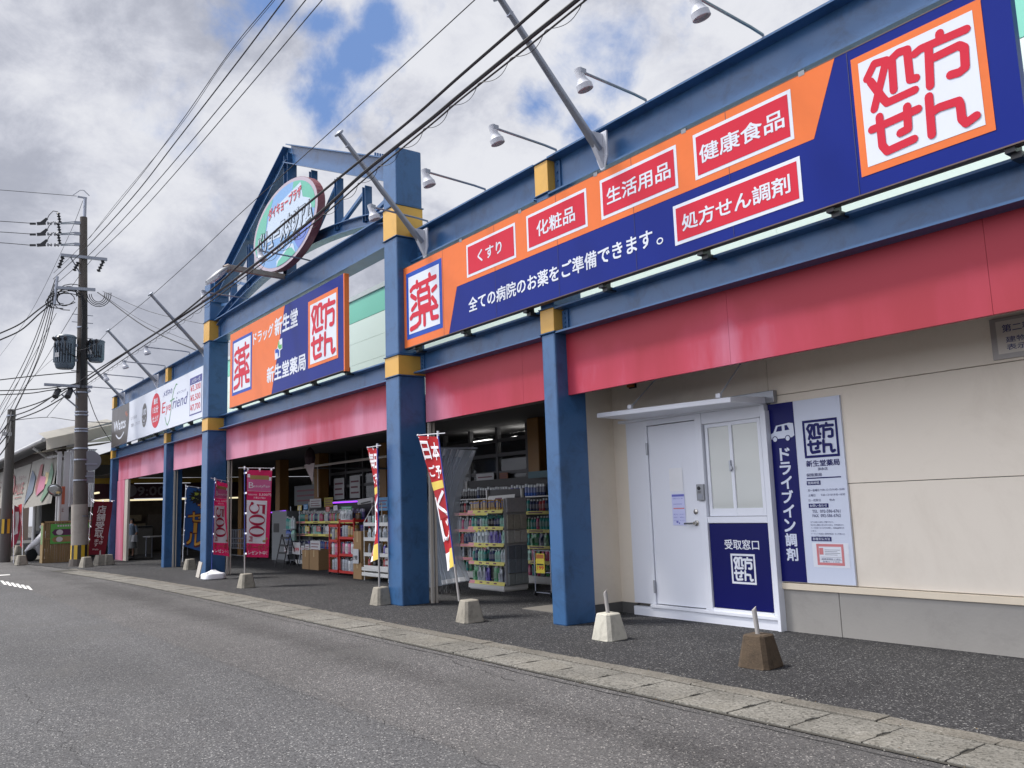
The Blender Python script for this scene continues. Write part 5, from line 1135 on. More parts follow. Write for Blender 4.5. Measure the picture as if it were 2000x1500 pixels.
goods((gx0+.08, Yg+.1, zg[2]+.003), (1, 0, 0), n_, .105, 'bottle', ['teal', 'navy', 'mint', 'white', 'pink', 'white', 'blue'], 'the second tier of '+Wg, 1.05)
goods((gx0+.08, Yg+.1, zg[1]+.003), (1, 0, 0), n_, .105, 'bottle', ['navy', 'violet', 'blue', 'red', 'silver', 'blue'], 'the third tier of '+Wg, 1.0)
goods((gx0+.08, Yg+.1, zg[0]+.003), (1, 0, 0), n_, .105, 'pouch', ['black', 'silver', 'teal', 'clear'], 'the bottom tier of '+Wg, 1.0)
def card(name, label, px0, py0, px1, py1, Y, col, txt=None, tcol=None, cat='price card', th=.01):
    a = at_y(px0, py0, Y); b = at_y(px1, py1, Y); S = FR((0, Y, 0)); mb = MB().use(col); mb.box(min(a.x, b.x), max(a.x, b.x), Y, Y+th, b.z, a.z); hh = a.z-b.z; ww = b.x-a.x
    t = thing(name, label, cat, (a.x, Y, b.z)); mb.build('board', t); mb = MB().use(tcol or PTX)
    if txt: mb.text(S, txt, a.x+ww*.15, b.z+hh*.25, b.x-ww*.15, b.z+hh*.55, .002, .03)
    else:
        for k in range(3): mb.rect(S, a.x+ww*.1, b.z+hh*(.2+.25*k), b.x-ww*(.1+.1*(k % 2)), b.z+hh*(.28+.25*k), .002)
    mb.build('print', t); return t
BOARDW = mat('dim white card', H('#b5b6b8'), .5, var=.1); GRNC = mat('green card', H('#3f9a55'), .5); BLC = mat('blue card', H('#1f2f9a'), .5); YLC = mat('mustard card', H('#8f8420'), .5)
card('poster', 'white papers poster above the detergent shelf', 605, 975, 627, 991, 9.45, BOARDW, cat='poster'); card('poster', 'mustard yellow poster above the detergent shelf', 633, 972, 650, 990, 9.45, YLC, cat='poster')
card('price_board', 'green price board on the right end of the detergent shelf', 666, 989, 687, 1000, 9.1, GRNC, None, SW); card('price_board', 'deep blue price board below the green one', 669, 1001, 687, 1015, 9.1, BLC, None, SW)
card('price_card', 'small white price card left of the 299 card', 555, 1062, 563, 1083, 8.6, BOARDW); card('price_card', 'grey card reading 299 hanging before the detergent shelf', 571, 1059, 586, 1083, 8.6, BOARDW, '299', SRED)
card('price_card', 'left one of two slim cards right of the 299 card', 588, 1066, 594, 1082, 8.5, BOARDW); card('price_card', 'right one of two slim cards right of the 299 card', 596, 1063, 604, 1080, 8.5, BOARDW); card('price_card', 'widest pale card above the cardboard boxes', 606, 1056, 625, 1080, 8.5, BOARDW)
for k, (px_, py_, c_) in enumerate(((585, 992, '#b8a23a'), (597, 990, '#3f7fb0'), (640, 994, '#b0392f'), (655, 992, '#c9c9cc'), (600, 1033, '#c9b23a'), (622, 1033, '#b0392f'), (641, 1033, '#c9c9cc'))):
    card('price_card', '%s price card on the detergent shelf, %s' % (('mustard', 'blue', 'red', 'pale', 'yellow', 'small red', 'small pale')[k], ('top left', 'top, beside the mustard one', 'top centre', 'top right', 'lower left', 'lower centre', 'lower right')[k]), px_-4, py_-5, px_+4, py_+5, Yg-.03, mat('card colour %d' % k, H(c_), .5), None, SW, th=.004)
# purple lit strips above the stalls
NEON = mat('lit violet strip', (.30, .04, .85), .4, var=0, emit=1.6)
for a, b, Y, l in (((651, 982), (702, 979), 9.0, 'glowing violet light strip above the detergent shelf'), ((530, 1001), (558, 998), 9.6, 'glowing violet light strip behind the magenta flag')):
    p = at_y(*a, Y); q = at_y(*b, Y); t = thing('light_strip', l, 'light strip', tuple(p)); mb = MB().use(NEON); mb.bar(p, q, .03, .03); mb.build('tube', t); mb = MB().use(GREY); mb.bar(p+Vector((0, .03, .02)), q+Vector((0, .03, .02)), .05, .03); mb.build('housing', t)
p = at_y(702, 981, 8.9); q = at_y(733, 976, 8.9); t = thing('air_purifier_rail', 'pale long casing fixed above the dark gap by the white rack', 'casing', tuple(p)); mb = MB().use(BOARDW); mb.bar(p, q, .12, .13); mb.build('casing', t, bevel=.02); mb = MB().use(BLK); mb.bar(p+Vector((.2, -.062, -.03)), q+Vector((-.1, -.062, -.03)), .004, .03); mb.build('slot', t)
# cardboard boxes
def carton(px0, px1, py, Y, h_, d_, label, txt=False):
    a = at_y(px0, py, Y); b = at_y(px1, py, Y); t = thing('cardboard_box', label, 'box', ((a.x+b.x)/2, Y, .012)); z0 = .012 if not txt else txt
    mb = MB().use(BRD); mb.box(a.x, b.x, Y, Y+d_, z0, z0+h_); mb.build('box', t, bevel=.006)
    mb = MB().use(TAPE); c = (a.x+b.x)/2; mb.box(c-.03, c+.03, Y-.002, Y, z0+h_*.65, z0+h_); mb.box(c-.03, c+.03, Y, Y+d_, z0+h_, z0+h_+.002); mb.build('tape', t); return t
carton(590, 603, 1113, 8.42, .46, .35, 'brown cardboard box below the slim price cards'); carton(604, 622, 1114, 8.42, .47, .4, 'wider brown cardboard box below the widest pale card')
carton(690, 706, 1134, 7.85, .33, .35, 'brown cardboard box at the bottom of the stack beside the red rack'); carton(691, 706, 1134, 7.87, .62, .33, 'tall brown cardboard box on top of the stack beside the red rack', .345)
card('price_card', 'white card reading 198 on the cardboard stack', 689, 1072, 700, 1101, 7.82, BOARDW, '198', BLK)
for i, (px_, py_) in enumerate(((694, 1060), (701, 1060), (694, 1071), (701, 1071))):
    p = at_y(px_, py_, 7.98); o = thing('paper_cup_stack', ('white paper cups, %s pair of the pile on the cardboard stack' % (('upper left', 'upper right', 'lower left', 'lower right')[i])).replace(' pair', ' one'), 'cups', (p.x, 7.98, p.z)); mb = MB().use(SHW); mb.lathe([(.032, 0), (.042, .085), (.042, .09), (.036, .088)], (p.x, 7.98, p.z), n=12); mb.lathe([(.043, .07), (.043, .078)], (p.x, 7.98, p.z), n=12); mb.build('cup', o, smooth=True)
# red wire display racks
RRED = mat('red rack paint', H('#b3261f'), .4, var=.1)
def redrack(px0, px1, pyb, ztop, label, where, d_=.36):
    a = at_z(px0, pyb, .012); Y = a.y; b = at_y(px1, pyb, Y); x0, x1 = a.x, b.x
    t = thing('red_rack', label, 'rack', ((x0+x1)/2, Y, .012)); mb = MB().use(RRED)
    for x in (x0, x1):
        for y in (Y, Y+d_): mb.box(x-.013, x+.013, y-.013, y+.013, .06, ztop)
    mb.build('frame', t)
    zs = [.08+(ztop-.14)*k/3 for k in range(4)]
    for z in zs:
        mb = MB().use(RRED); mb.box(x0+.02, x1-.02, Y-.02, Y+d_, z-.008, z+.008); mb.box(x0, x1, Y-.024, Y-.018, z-.02, z+.035); mb.box(x1+.014, x1+.02, Y, Y+d_, z-.02, z+.035); mb.build('shelf', t)
    mb = MB().use(BLK)
    for x in (x0, x1):
        for y in (Y, Y+d_): mb.lathe([(.025, -.01), (.03, 0), (.025, .01)], (x, y, .04), (1, 0, 0), 8)
    mb.build('caster', t)
    n_ = max(2, int((x1-x0-.1)/.105))
    for k, z in enumerate(zs[:3]): goods((x0+.085, Y+.08, z+.014), (1, 0, 0), n_, (x1-x0-.14)/max(1, n_-1), 'roll', [('silver', 'white', 'silver'), ('white', 'pink', 'silver'), ('silver', 'amber', 'violet')][k], ('the lowest', 'the middle', 'the upper')[k]+' tray of '+where, 1.25, 2, (0, .14, 0))
    return x0, x1, Y
redrack(664, 692, 1123, 1.22, 'taller red display rack with rolls, nearest the cardboard stack', 'the taller red rack')
redrack(644, 661, 1121, 1.12, 'shorter red display rack partly behind the taller one', 'the shorter red rack')
p = at_y(655, 1010, 8.6); q = at_y(676, 1027, 8.6); goods((p.x, 8.75, 1.15), (1, 0, 0), 5, .12, 'pouch', ['white', 'silver'], 'top of the red racks', 1.2)
# white four tier rack beside the right gateway column
a = at_z(712, 1133, .012); Y = a.y; x0 = a.x; x1 = at_y(759, 1131, Y).x
zw = [at_y(725, y, Y).z for y in (1108, 1083, 1053, 1024)]
t = thing('white_rack', 'white four tier wire rack half hidden by the right gateway column', 'rack', ((x0+x1)/2, Y, .012)); mb = MB().use(SHW)
for x in (x0, x1):
    mb.tube([(x, Y, .012), (x, Y, zw[3]+.04), (x, Y+.2, zw[3]+.35), (x, Y+.4, zw[3]+.42)], .011, 6); mb.tube([(x, Y+.4, .012), (x, Y+.4, zw[3]+.42)], .011, 6)
mb.build('frame', t)
mb = MB().use(SHW); mb.box(x0-.05, x1+.05, Y-.04, Y+.44, .10, .17); mb.box(x0-.05, x1+.05, Y-.04, Y+.44, .20, .27); mb.build('base', t, bevel=.01)
for k, z in enumerate(zw):
    mb = MB().use(SHW); mb.box(x0, x1, Y, Y+.4, z-.01, z+.003); mb.box(x0, x1, Y-.012, Y-.004, z-.035, z+.035); mb.build('tray', t)
for k, (sh_, cl) in enumerate((('pump', ['black', 'red']), ('bottle', ['silver', 'violet', 'silver']), ('pouch', ['clear', 'silver']), ('carton', ['white', 'silver', 'mint']))): goods((x0+.06, Y+.09, zw[k]+.004), (1, 0, 0), 5 if sh_ != 'pouch' else 4, (x1-x0-.1)/4.2, sh_, cl, ('the bottom', 'the third', 'the second', 'the top')[k]+' tray of the white wire rack', .98, 2, (0, .13, 0))
card('poster', 'blue and white picture poster above the white wire rack', 738, 972, 758, 997, 8.5, mat('blue picture poster', H('#4a7ea8'), .5, var=.5, scale=9), cat='poster'); card('price_card', 'yellow and white card hung low on the white wire rack', 752, 1070, 759, 1116, 7.9, BOARDW)
# folding black stand and panel, trolleys
p = at_z(545, 1108, .012); t = thing('folding_stand', 'black folding slat stand beside the magenta flag', 'stand', tuple(p)); mb = MB().use(BLK)
for s_ in (-.27, .27): mb.tube([p+Vector((s_, 0, 0)), p+Vector((s_, .18, .82))], .014, 6); mb.tube([p+Vector((s_, .42, 0)), p+Vector((s_, .18, .82))], .014, 6)
mb.build('legs', t)
for k in range(4): mb = MB().use(BLK); c = p+Vector((0, .04+.035*k, .16+.19*k)); mb.box(c.x-.27, c.x+.27, c.y-.01, c.y+.01, c.z-.02, c.z+.03); mb.build('slat', t)
t0 = at_y(557, 1005, 9.0); t = thing('grey_cabinet', 'plain grey cabinet standing behind the folding stand', 'cabinet', (t0.x, 9.0, .012)); x0 = at_y(531, 1005, 9.0).x; x1 = at_y(560, 1005, 9.0).x
mb = MB().use(mat('cabinet grey', H('#6f7376'), .5)); mb.box(x0, x1, 9.0, 9.35, .08, t0.z+.1); mb.build('body', t, bevel=.01); mb = MB().use(BLK); mb.box(x0+.15, x0+.55, 8.995, 9.0, .85, 1.1); mb.build('screen', t); mb = MB().use(BLK); mb.box(x0+.05, x1-.05, 9.03, 9.3, .012, .08); mb.build('plinth', t)
def cart(px0, px1, pyb, Y, h_, label):
    a = at_y(px0, pyb, Y); b = at_y(px1, pyb, Y); t = thing('shopping_cart', label, 'cart', ((a.x+b.x)/2, Y, .012)); mb = MB().use(GALV); x0, x1 = a.x, b.x
    for z in (.35, .5, .65, h_): 
        q = [(x0, Y, z), (x1, Y, z), (x1, Y+.5, z), (x0, Y+.5, z)]
        for i in range(4): mb.tube([q[i], q[(i+1) % 4]], .008, 5)
    n_ = 9
    for k in range(n_+1): x = x0+(x1-x0)*k/n_; mb.tube([(x, Y, .35), (x, Y, h_)], .005, 4); mb.tube([(x, Y+.5, .35), (x, Y+.5, h_)], .005, 4)
    mb.build('basket', t); mb = MB().use(GREY)
    for x in (x0+.08, x1-.08):
        for y in (Y+.03, Y+.47): mb.tube([(x, y, .35), (x, y, .09)], .012, 6)
    mb.tube([(x0+.08, Y+.03, .14), (x1-.08, Y+.03, .14)], .012, 6); mb.build('frame', t)
    for x in (x0+.08, x1-.08):
        for y in (Y+.03, Y+.47): mb = MB().use(BLK); mb.lathe([(.045, -.012), (.05, 0), (.045, .012)], (x, y, .063), (1, 0, 0), 10); mb.build('wheel', t)
cart(446, 476, 1092, 8.9, .92, 'wire shopping cart behind the narrow magenta flag'); cart(557, 575, 1105, 8.8, .80, 'wire shopping cart under the 299 price card')
goods((at_y(562, 1010, 9.0).x, 9.0, .95), (1, 0, 0), 5, .12, 'bottle', ['teal', 'mint', 'clear'], 'the hanging display left of the detergent shelf', 1.5); goods((at_y(562, 1010, 9.0).x, 9.0, .64), (1, 0, 0), 5, .12, 'bottle', ['blue', 'mint', 'clear'], 'the lower hanging display left of the detergent shelf', 1.5)
p = at_y(570, 1030, 9.0); t = thing('hook_rack', 'tall wire rack of teal bottles left of the detergent shelf', 'rack', (p.x, 9.05, .012)); x0 = at_y(561, 1000, 9.0).x-.05; mb = MB().use(GALV)
for x in (x0, x0+.62): mb.tube([(x, 9.12, .012), (x, 9.12, 1.55)], .012, 6)
for z in (.3, .635, .945): mb.box(x0, x0+.62, 8.9, 9.12, z-.012, z)
mb.build('frame', t)
# hanging pennant below the arcade ceiling
a = at_y(594, 908, 7.9); b = at_y(614, 904, 7.9); c = at_y(610, 942, 7.9); t = thing('pennant', 'pale triangular pennant hanging under the gateway ceiling', 'pennant', tuple(a))
mb = MB().use(mat('pale pennant cloth', H('#9c8f8f'), .7, var=.3, scale=9)); mb.add([a, b, c, a+Vector((0, .01, 0)), b+Vector((0, .01, 0)), c+Vector((0, .01, 0))], [(0, 2, 1), (3, 4, 5), (0, 1, 4, 3), (1, 2, 5, 4), (2, 0, 3, 5)]); mb.build('cloth', t)
mb = MB().use(mat('dark pennant bunch', H('#3a2a30'), .8, var=.4, scale=9)); m_ = (a+b)/2; mb.lathe([(.02, .38), (.09, .30), (.13, .15), (.10, 0), (.03, -.02)], m_+Vector((0, .02, 0)), (0, 0, 1), 9); mb.build('bow', t)
# white slab by the foot of the small column
a = at_z(1040, 1189, .012); t = thing('floor_mat', 'thin grey mat on the pavement behind the blue column', 'mat', tuple(a)); mb = MB().use(mat('grey rubber mat', H('#6e6b66'), .8)); mb.box(a.x-.1, a.x+.9, a.y-.1, a.y+.5, .012, .022); mb.build('sheet', t)
# posters on the inner shop window
card('poster', 'pale poster on the inner window left of the ochre post', 930, 926, 965, 952, 10.15, BOARDW, cat='poster'); card('poster', 'orange poster on the inner window beside the pale one', 975, 924, 992, 938, 10.15, mat('dim orange poster', H('#7a4a2a'), .5, var=.3), cat='poster')
card('poster', 'grey notice sheet on the inner window behind the detergent shelf', 652, 935, 672, 975, 10.15, BOARDW, cat='poster'); card('poster', 'large dark grey panel behind the detergent shelf', 575, 950, 632, 985, 9.9, mat('dim panel', H('#5a5e63'), .5), cat='poster'); card('poster', 'tall framed sheet on the inner window nearest the edge-on red flag', 683, 930, 703, 972, 10.15, BOARDW, cat='poster')
# ---- left shop: front wall facing along the arcade
Xs = -36.0
def sx(px_, py_): q = at_x(px_, py_, Xs); return q.y, q.z
S = FR((Xs, 0, 0), (0, 1, 0), (0, 0, 1))
t = thing('variety_shop_front', 'dim shop front with maroon band reading 9:00 at the arcade end', 'shop front', (Xs, 9, .012))
y0, z0 = sx(245, 974); y1, z1 = sx(325, 944)
mb = MB().use(mat('maroon shop band', H('#4a2a35'), .5)); mb.box(Xs-.2, Xs, 6.2, 13.5, z0, z1); mb.build('band', t)
ya_, za_ = sx(268, 968); yb_, zb_ = sx(322, 950); mb = MB().use(mat('band lettering grey', H('#8b8489'), .5)); mb.text(S, '9:00', ya_, za_, yb_, zb_, .01, .02); mb.disc(S, sx(254, 962)[0], za_+.2, .25, .25, .01, 16); mb.build('lettering', t)
mb = MB().use(mat('yellow shop beam', H('#b99a3e'), .5)); mb.box(Xs-.1, Xs+.03, 6.2, 13.5, z1+.02, z1+.22); mb.build('beam', t)
mb = MB().use(mat('lit warm strip', (1, .86, .55), .4, var=0, emit=.8)); mb.box(Xs-.05, Xs+.02, 6.6, 13, z0-.09, z0-.03); mb.build('light_strip', t)
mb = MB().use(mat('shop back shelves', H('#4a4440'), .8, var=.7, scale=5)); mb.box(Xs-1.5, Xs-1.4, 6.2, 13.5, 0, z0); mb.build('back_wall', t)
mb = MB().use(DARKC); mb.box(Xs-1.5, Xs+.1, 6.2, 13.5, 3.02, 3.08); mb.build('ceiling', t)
for k in range(7):
    y = 7.2+k*.8; mb = MB().use(mat('shop goods %d' % (k % 4), H(('#6d5d52', '#7b7467', '#54504f', '#86796a')[k % 4]), .7, var=.5, scale=12)); mb.box(Xs-1.2, Xs-.8, y, y+.72, .05, .9+.25*(k % 3)); mb.box(Xs-1.25, Xs-1.0, y+.05, y+.6, 1.15+.1*(k % 2), 1.5); mb.build('goods_stack', t)
# work table before it
p = at_z(291, 1087, .012); t = thing('folding_table', 'pale steel legged table inside the left opening', 'table', tuple(p)); mb = MB().use(BOARDW); mb.box(p.x-.1, p.x+.9, p.y-.2, p.y+1.2, .70, .73); mb.build('table_top', t)
for dx in (0, .8):
    for dy in (-.1, 1.1): mb = MB().use(GALV); mb.tube([p+Vector((dx, dy, 0)), p+Vector((dx, dy, .70))], .02, 6); mb.build('leg', t)
p = at_z(278, 1082, .012); t = thing('grey_bin', 'plain grey box bin standing left of the pale table', 'bin', tuple(p)); mb = MB().use(mat('bin grey', H('#6b6862'), .6)); mb.frustum(p, .6, .66, 1.0, .08); mb.build('body', t); mb = MB().use(BLK); mb.frustum(p+Vector((0, 0, 1.0)), .68, .6, .06, .08); mb.build('lid', t)
# person
def person(p, h_):
    t = thing('person', 'person in pale blue shirt and pale skirt standing inside the left opening', 'person', tuple(p)); k = h_/1.6
    J = {'pel': (0, 0, .86, .125), 'wst': (0, 0, 1.02, .115), 'chs': (0, 0, 1.20, .14), 'nk': (0, 0, 1.34, .055), 'hd': (0, .01, 1.42, .075), 'top': (0, .01, 1.53, .075)}
    E = [('pel', 'wst'), ('wst', 'chs'), ('chs', 'nk'), ('nk', 'hd'), ('hd', 'top')]
    for s_, n_ in ((-1, 'l'), (1, 'r')):
        J.update({'hp'+n_: (s_*.085, 0, .82, .10), 'kn'+n_: (s_*.09, .02, .45, .06), 'an'+n_: (s_*.09, 0, .08, .042), 'ft'+n_: (s_*.10, .14*-1, .035, .035), 'sh'+n_: (s_*.17, 0, 1.27, .06), 'el'+n_: (s_*.22, .02, 1.02, .045), 'wr'+n_: (s_*.19, -.12, .86, .03), 'hn'+n_: (s_*.17, -.19, .82, .03)})
        E += [('pel', 'hp'+n_), ('hp'+n_, 'kn'+n_), ('kn'+n_, 'an'+n_), ('an'+n_, 'ft'+n_), ('chs', 'sh'+n_), ('sh'+n_, 'el'+n_), ('el'+n_, 'wr'+n_), ('wr'+n_, 'hn'+n_)]
    ks = list(J); a = R(62)   # faces the street and the camera
    def rt(v): return Vector((v[0]*math.cos(a)-v[1]*math.sin(a), v[0]*math.sin(a)+v[1]*math.cos(a), v[2]))*k
    me = bpy.data.meshes.new('body'); me.from_pydata([tuple(rt(J[q])) for q in ks], [(ks.index(u), ks.index(v)) for u, v in E], [])
    o = bpy.data.objects.new('body', me); COL.objects.link(o); o.parent = t; o['_w'] = tuple(p)
    sk = o.modifiers.new('skin', 'SKIN'); me.skin_vertices or None
    for i, q in enumerate(ks): me.skin_vertices[0].data[i].radius = (J[q][3]*k, J[q][3]*k*.85); me.skin_vertices[0].data[i].use_root = (q == 'pel')
    sb = o.modifiers.new('smooth', 'SUBSURF'); sb.levels = sb.render_levels = 2
    me.materials.append(mat('skin', H('#b98d74'), .6))
    mb = MB().use(mat('pale blue shirt', H('#8fa0b3'), .8, var=.1)); mb.lathe([(.15*k, .80*k), (.155*k, .95*k), (.165*k, 1.15*k), (.17*k, 1.26*k), (.10*k, 1.34*k), (.06*k, 1.36*k)], p, n=14)
    for s_ in (-1, 1): mb.tube([p+rt((s_*.15, 0, 1.28)), p+rt((s_*.21, .02, 1.08)), p+rt((s_*.22, .02, 1.0))], [.075*k, .065*k, .06*k], 8)
    mb.build('shirt', t, smooth=True)
    mb = MB().use(mat('pale skirt cloth', H('#aeb0ae'), .8, var=.1)); mb.lathe([(.15*k, .92*k), (.17*k, .8*k), (.21*k, .55*k), (.24*k, .36*k), (.23*k, .36*k)], p, n=14); mb.build('skirt', t, smooth=True)
    mb = MB().use(mat('dark hair', H('#2a2320'), .6)); c = p+rt((0, .02, 1.47)); mb.lathe([(.0, .105*k), (.06*k, .10*k), (.09*k, .06*k), (.095*k, .0), (.09*k, -.06*k), (.05*k, -.08*k)], c+rt((0, .025, 0)), n=12); mb.build('hair', t, smooth=True)
    mb = MB().use(BLK)
    for s_ in (-1, 1): q = p+rt((s_*.03, -.085, 1.45)); mb.lathe([(.008, 0), (.01, .004)], q, rt((0, -1, 0)), 6)
    mb.build('eyes', t)
    mb = MB().use(BLK)
    for s_ in (-1, 1): mb.tube([p+rt((s_*.09, .04, .03)), p+rt((s_*.10, -.10, .03)), p+rt((s_*.10, -.18, .025))], [.045*k, .045*k, .03*k], 8)
    mb.build('shoes', t, smooth=True)
    mb = MB().use(BOARDW); q = p+rt((.2, -.2, .62)); mb.frustum(q, .22, .16, .24, .2); mb.build('bag', t)
person(at_z(255, 1088, .012), 1.38)
# ================================================================ utility poles, wires, far left
CPOLE = mat('weathered pole concrete', H('#56504c'), .8, var=.2, scale=2, dirt=H('#3a3532'), dirt_amt=.5, bump=.1)
CPALE = mat('pale pole sleeve', H('#99928a'), .8, var=.12, scale=3, dirt=H('#6a645e'), dirt_amt=.4)
TRG = mat('transformer grey', H('#596673'), .45, .1, var=.1); CERA = mat('dark insulator', H('#2c2d33'), .3); PORC = mat('grey porcelain', H('#8d8f95'), .3)
CAB = mat('black cable', (.013, .013, .016), .6); STY = mat('warning yellow', H('#c9a52d'), .5); STB = mat('warning black', (.02, .02, .02), .6)
Xp, Yp = -28.67, 4.93
def ypz(z): return 4.95-.265*max(0, z)/11.0   # the pole leans slightly towards the street
def apz(py): return at_x(160, py, Xp).z
t = thing('utility_pole', 'tall dark concrete utility pole with two transformers by the left shops', 'utility pole', (Xp, Yp, .0))
zt_ = apz(424)
mb = MB().use(CPOLE); mb.tube([(Xp, ypz(0), 0), (Xp, ypz(apz(985)), apz(985)), (Xp, ypz(zt_), zt_)], [.225, .205, .105], 18); mb.build('shaft', t, smooth=True)
mb = MB().use(CPALE); mb.tube([(Xp, ypz(1), apz(1064)), (Xp, ypz(2.8), apz(985))], [.238, .228], 18); mb.build('sleeve', t, smooth=True)
mb = MB().use(CPOLE); mb.tube([(Xp, Yp, -.02), (Xp, Yp, .22)], [.30, .27], 16); mb.build('footing', t)
mb = MB()
for k in range(8):
    mb.use(STY if k % 2 else STB); a0 = R(150+k*24); a1 = R(150+(k+1)*24); z0, z1 = apz(1094), apz(1064)
    mb.add([(Xp+.245*math.cos(a), Yp+.245*math.sin(a), z) for z in (z0, z1) for a in (a0+R(90), a1+R(90))], [(0, 1, 3, 2)])
mb.build('warning_stripe', t)
mb = MB().use(GALV); yt = ypz(11.2)+.03; mb.tube([(Xp, yt, apz(450)), (Xp, yt, apz(387))], [.055, .05], 10); mb.box(Xp-.02, Xp+.02, yt-.22, yt+.05, apz(387), apz(387)+.05); mb.tube([(Xp, yt+.12, apz(380)), (Xp, yt-.05, apz(371)), (Xp, yt-.15, apz(372)), (Xp, yt-.35, apz(384))], .012, 6); mb.build('pole_top', t)
mb = MB().use(GALV)
for py_ in (640, 757, 767, 805, 811, 838, 843, 876, 898, 938, 1008): z = apz(py_); r_ = .225-.12*(z/11)+.008; mb = MB().use(GALV); mb.tube([(Xp, ypz(z), z-.02), (Xp, ypz(z), z+.02)], r_+.012, 18); mb.build('clamp_band', t)
mb = MB().use(GALV)
for py_ in (615, 630, 660, 700, 725): z = apz(py_); mb = MB().use(GALV); mb.tube([(Xp, ypz(z)-.3, z), (Xp, ypz(z)+.3, z)], .012, 5); mb.build('step_bolt', t)
def arm(pa, pb, th=.09):
    a = at_x(*pa, Xp+.16); b = at_x(*pb, Xp+.16); mb = MB().use(GALV); mb.bar(a, b, th, th); mb.build('crossarm', t); return a, b
a1_ = arm((118, 498), (209, 507)); a2_ = arm((111, 562), (186, 566)); a3_ = arm((86, 751), (180, 756), .08)
for a, b, r_ in (((112, 540), (106, 595), .045), ((138, 503), (157, 535), .02), ((120, 770), (160, 803), .025), ((138, 755), (160, 790), .02)): mb = MB().use(GALV); mb.tube([at_x(*a, Xp+.1), at_x(*b, Xp+.1)], r_, 6); mb.build('arm_brace', t)
def insul(p, q, n=4, r0=.05, m_=CERA):
    mb = MB().use(m_); p = Vector(p); q = Vector(q); d = q-p; pr = []
    for k in range(n): h0 = d.length*k/n; w_ = d.length/n; pr += [(r0*.45, h0), (r0, h0+w_*.35), (r0*.5, h0+w_*.7)]
    mb.lathe(pr, p, d, 10); mb.build('insulator', t, smooth=True)
for k, py_ in enumerate((436, 457, 478)):
    a = at_x(158, py_, Xp); mb = MB().use(GALV); c1 = at_x(145, py_-1, Xp); mb.bar(a, c1, .10, .09); c2 = at_x(118, py_, Xp); mb.tube([c1+Vector((0, 0, .03)), c2+Vector((0, 0, .01))], .018, 6); mb.tube([c1-Vector((0, 0, .03)), c2-Vector((0, 0, .02))], .018, 6); mb.build('strain_arm', t)
    insul(at_x(116, py_, Xp), at_x(103, py_, Xp), 2, .07, PORC); insul(at_x(102, py_, Xp), at_x(90, py_, Xp), 2, .06, PORC)
    mb = MB().use(CERA); q0 = at_x(89, py_, Xp); q1 = at_x(72, py_+1, Xp); q2 = at_x(92, py_-9, Xp); mb.bar(q0, q1, .06, .09); mb.bar(at_x(80, py_, Xp), q2, .05, .08); mb.bar(at_x(70, py_+1, Xp), at_x(58, py_+1, Xp), .05, .06); mb.build('wire_clamp', t)
    if k < 3:
        insul(at_x(117, py_-1, Xp), at_x(113.5, py_-22, Xp), 4, .06)
        mb = MB().use(CAB); mb.tube([at_x(113.5, py_-22, Xp), at_x(104, py_-24, Xp), at_x(96, py_-16, Xp), at_x(88, py_, Xp)], .012, 6); mb.build('jumper', t)
for pa, pb in (((123, 502), (114, 525)), ((153, 512), (144, 530)), ((202, 510), (191, 532))): insul(at_x(*pa, Xp+.1), at_x(*pb, Xp+.1), 4, .07)
# transformers
def transf(px_, py0, py1, r_, label):
    c = at_x(px_, (py0+py1)/2, Xp+.05); zt2 = at_x(px_, py0, Xp).z; zb = at_x(px_, py1, Xp).z; x, y = c.x, c.y
    mb = MB().use(TRG); h_ = zt2-zb; mb.lathe([(r_*.75, 0), (r_*.85, .02), (r_*.95, h_*.10), (r_, h_*.12), (r_, h_*.90), (r_*1.06, h_*.91), (r_*1.06, h_*.94), (r_*.9, h_*.985), (r_*.3, h_)], (x, y, zb), n=24); tr = mb.build('transformer', t, smooth=True)
    mb = MB().use(TRG)
    for k in range(9): a = R(-60+k*13-20); mb.bar((x+r_*1.0*math.cos(a), y+r_*1.0*math.sin(a), zb+h_*.16), (x+r_*1.0*math.cos(a), y+r_*1.0*math.sin(a), zb+h_*.72), .03, .10, (math.cos(a), math.sin(a), 0))
    mb.build('cooling_fin', tr)
    mb = MB().use(CERA)
    for k in range(3): a = R(-75+k*32); q = Vector((x+r_*1.02*math.cos(a), y+r_*1.02*math.sin(a), zb+h_*.80)); mb.lathe([(.03, 0), (.05, .03), (.05, .10), (.035, .14)], q, (math.cos(a)*.5, math.sin(a)*.5, .5), 8)
    mb.build('bushing', tr, smooth=True)
    mb = MB().use(CAB)
    for k in range(3): a = R(-75+k*32); q = Vector((x+r_*1.1*math.cos(a), y+r_*1.1*math.sin(a), zb+h_*.86)); mb.tube([q, q+Vector((.10, -.02, -.25)), q+Vector((.12, .1, -.5)), Vector((Xp+.2, (y+Yp)/2, zb+h_*.35)), Vector((Xp+.18, ypz(zb), zb+h_*.7))], .016, 6)
    mb.build('lead', tr)
    mb = MB().use(GALV); mb.bar((x, y, zb+h_*.72), (Xp, ypz(zb), zb+h_*.72), .10, .08); mb.bar((x, y, zb+h_*.28), (Xp, ypz(zb), zb+h_*.28), .10, .08); mb.build('hanger', tr)
    mb = MB().use(BOARDW); a = R(-50); q = FR((x+r_*1.07*math.cos(a), y+r_*1.07*math.sin(a), zb+h_*.3), (-math.sin(a), math.cos(a), 0)); mb.rect(q, -.07, 0, .07, .14, .03); mb.build('plate', tr)
transf(127.5, 655, 721, .285, ''); transf(188, 665, 708, .235, '')
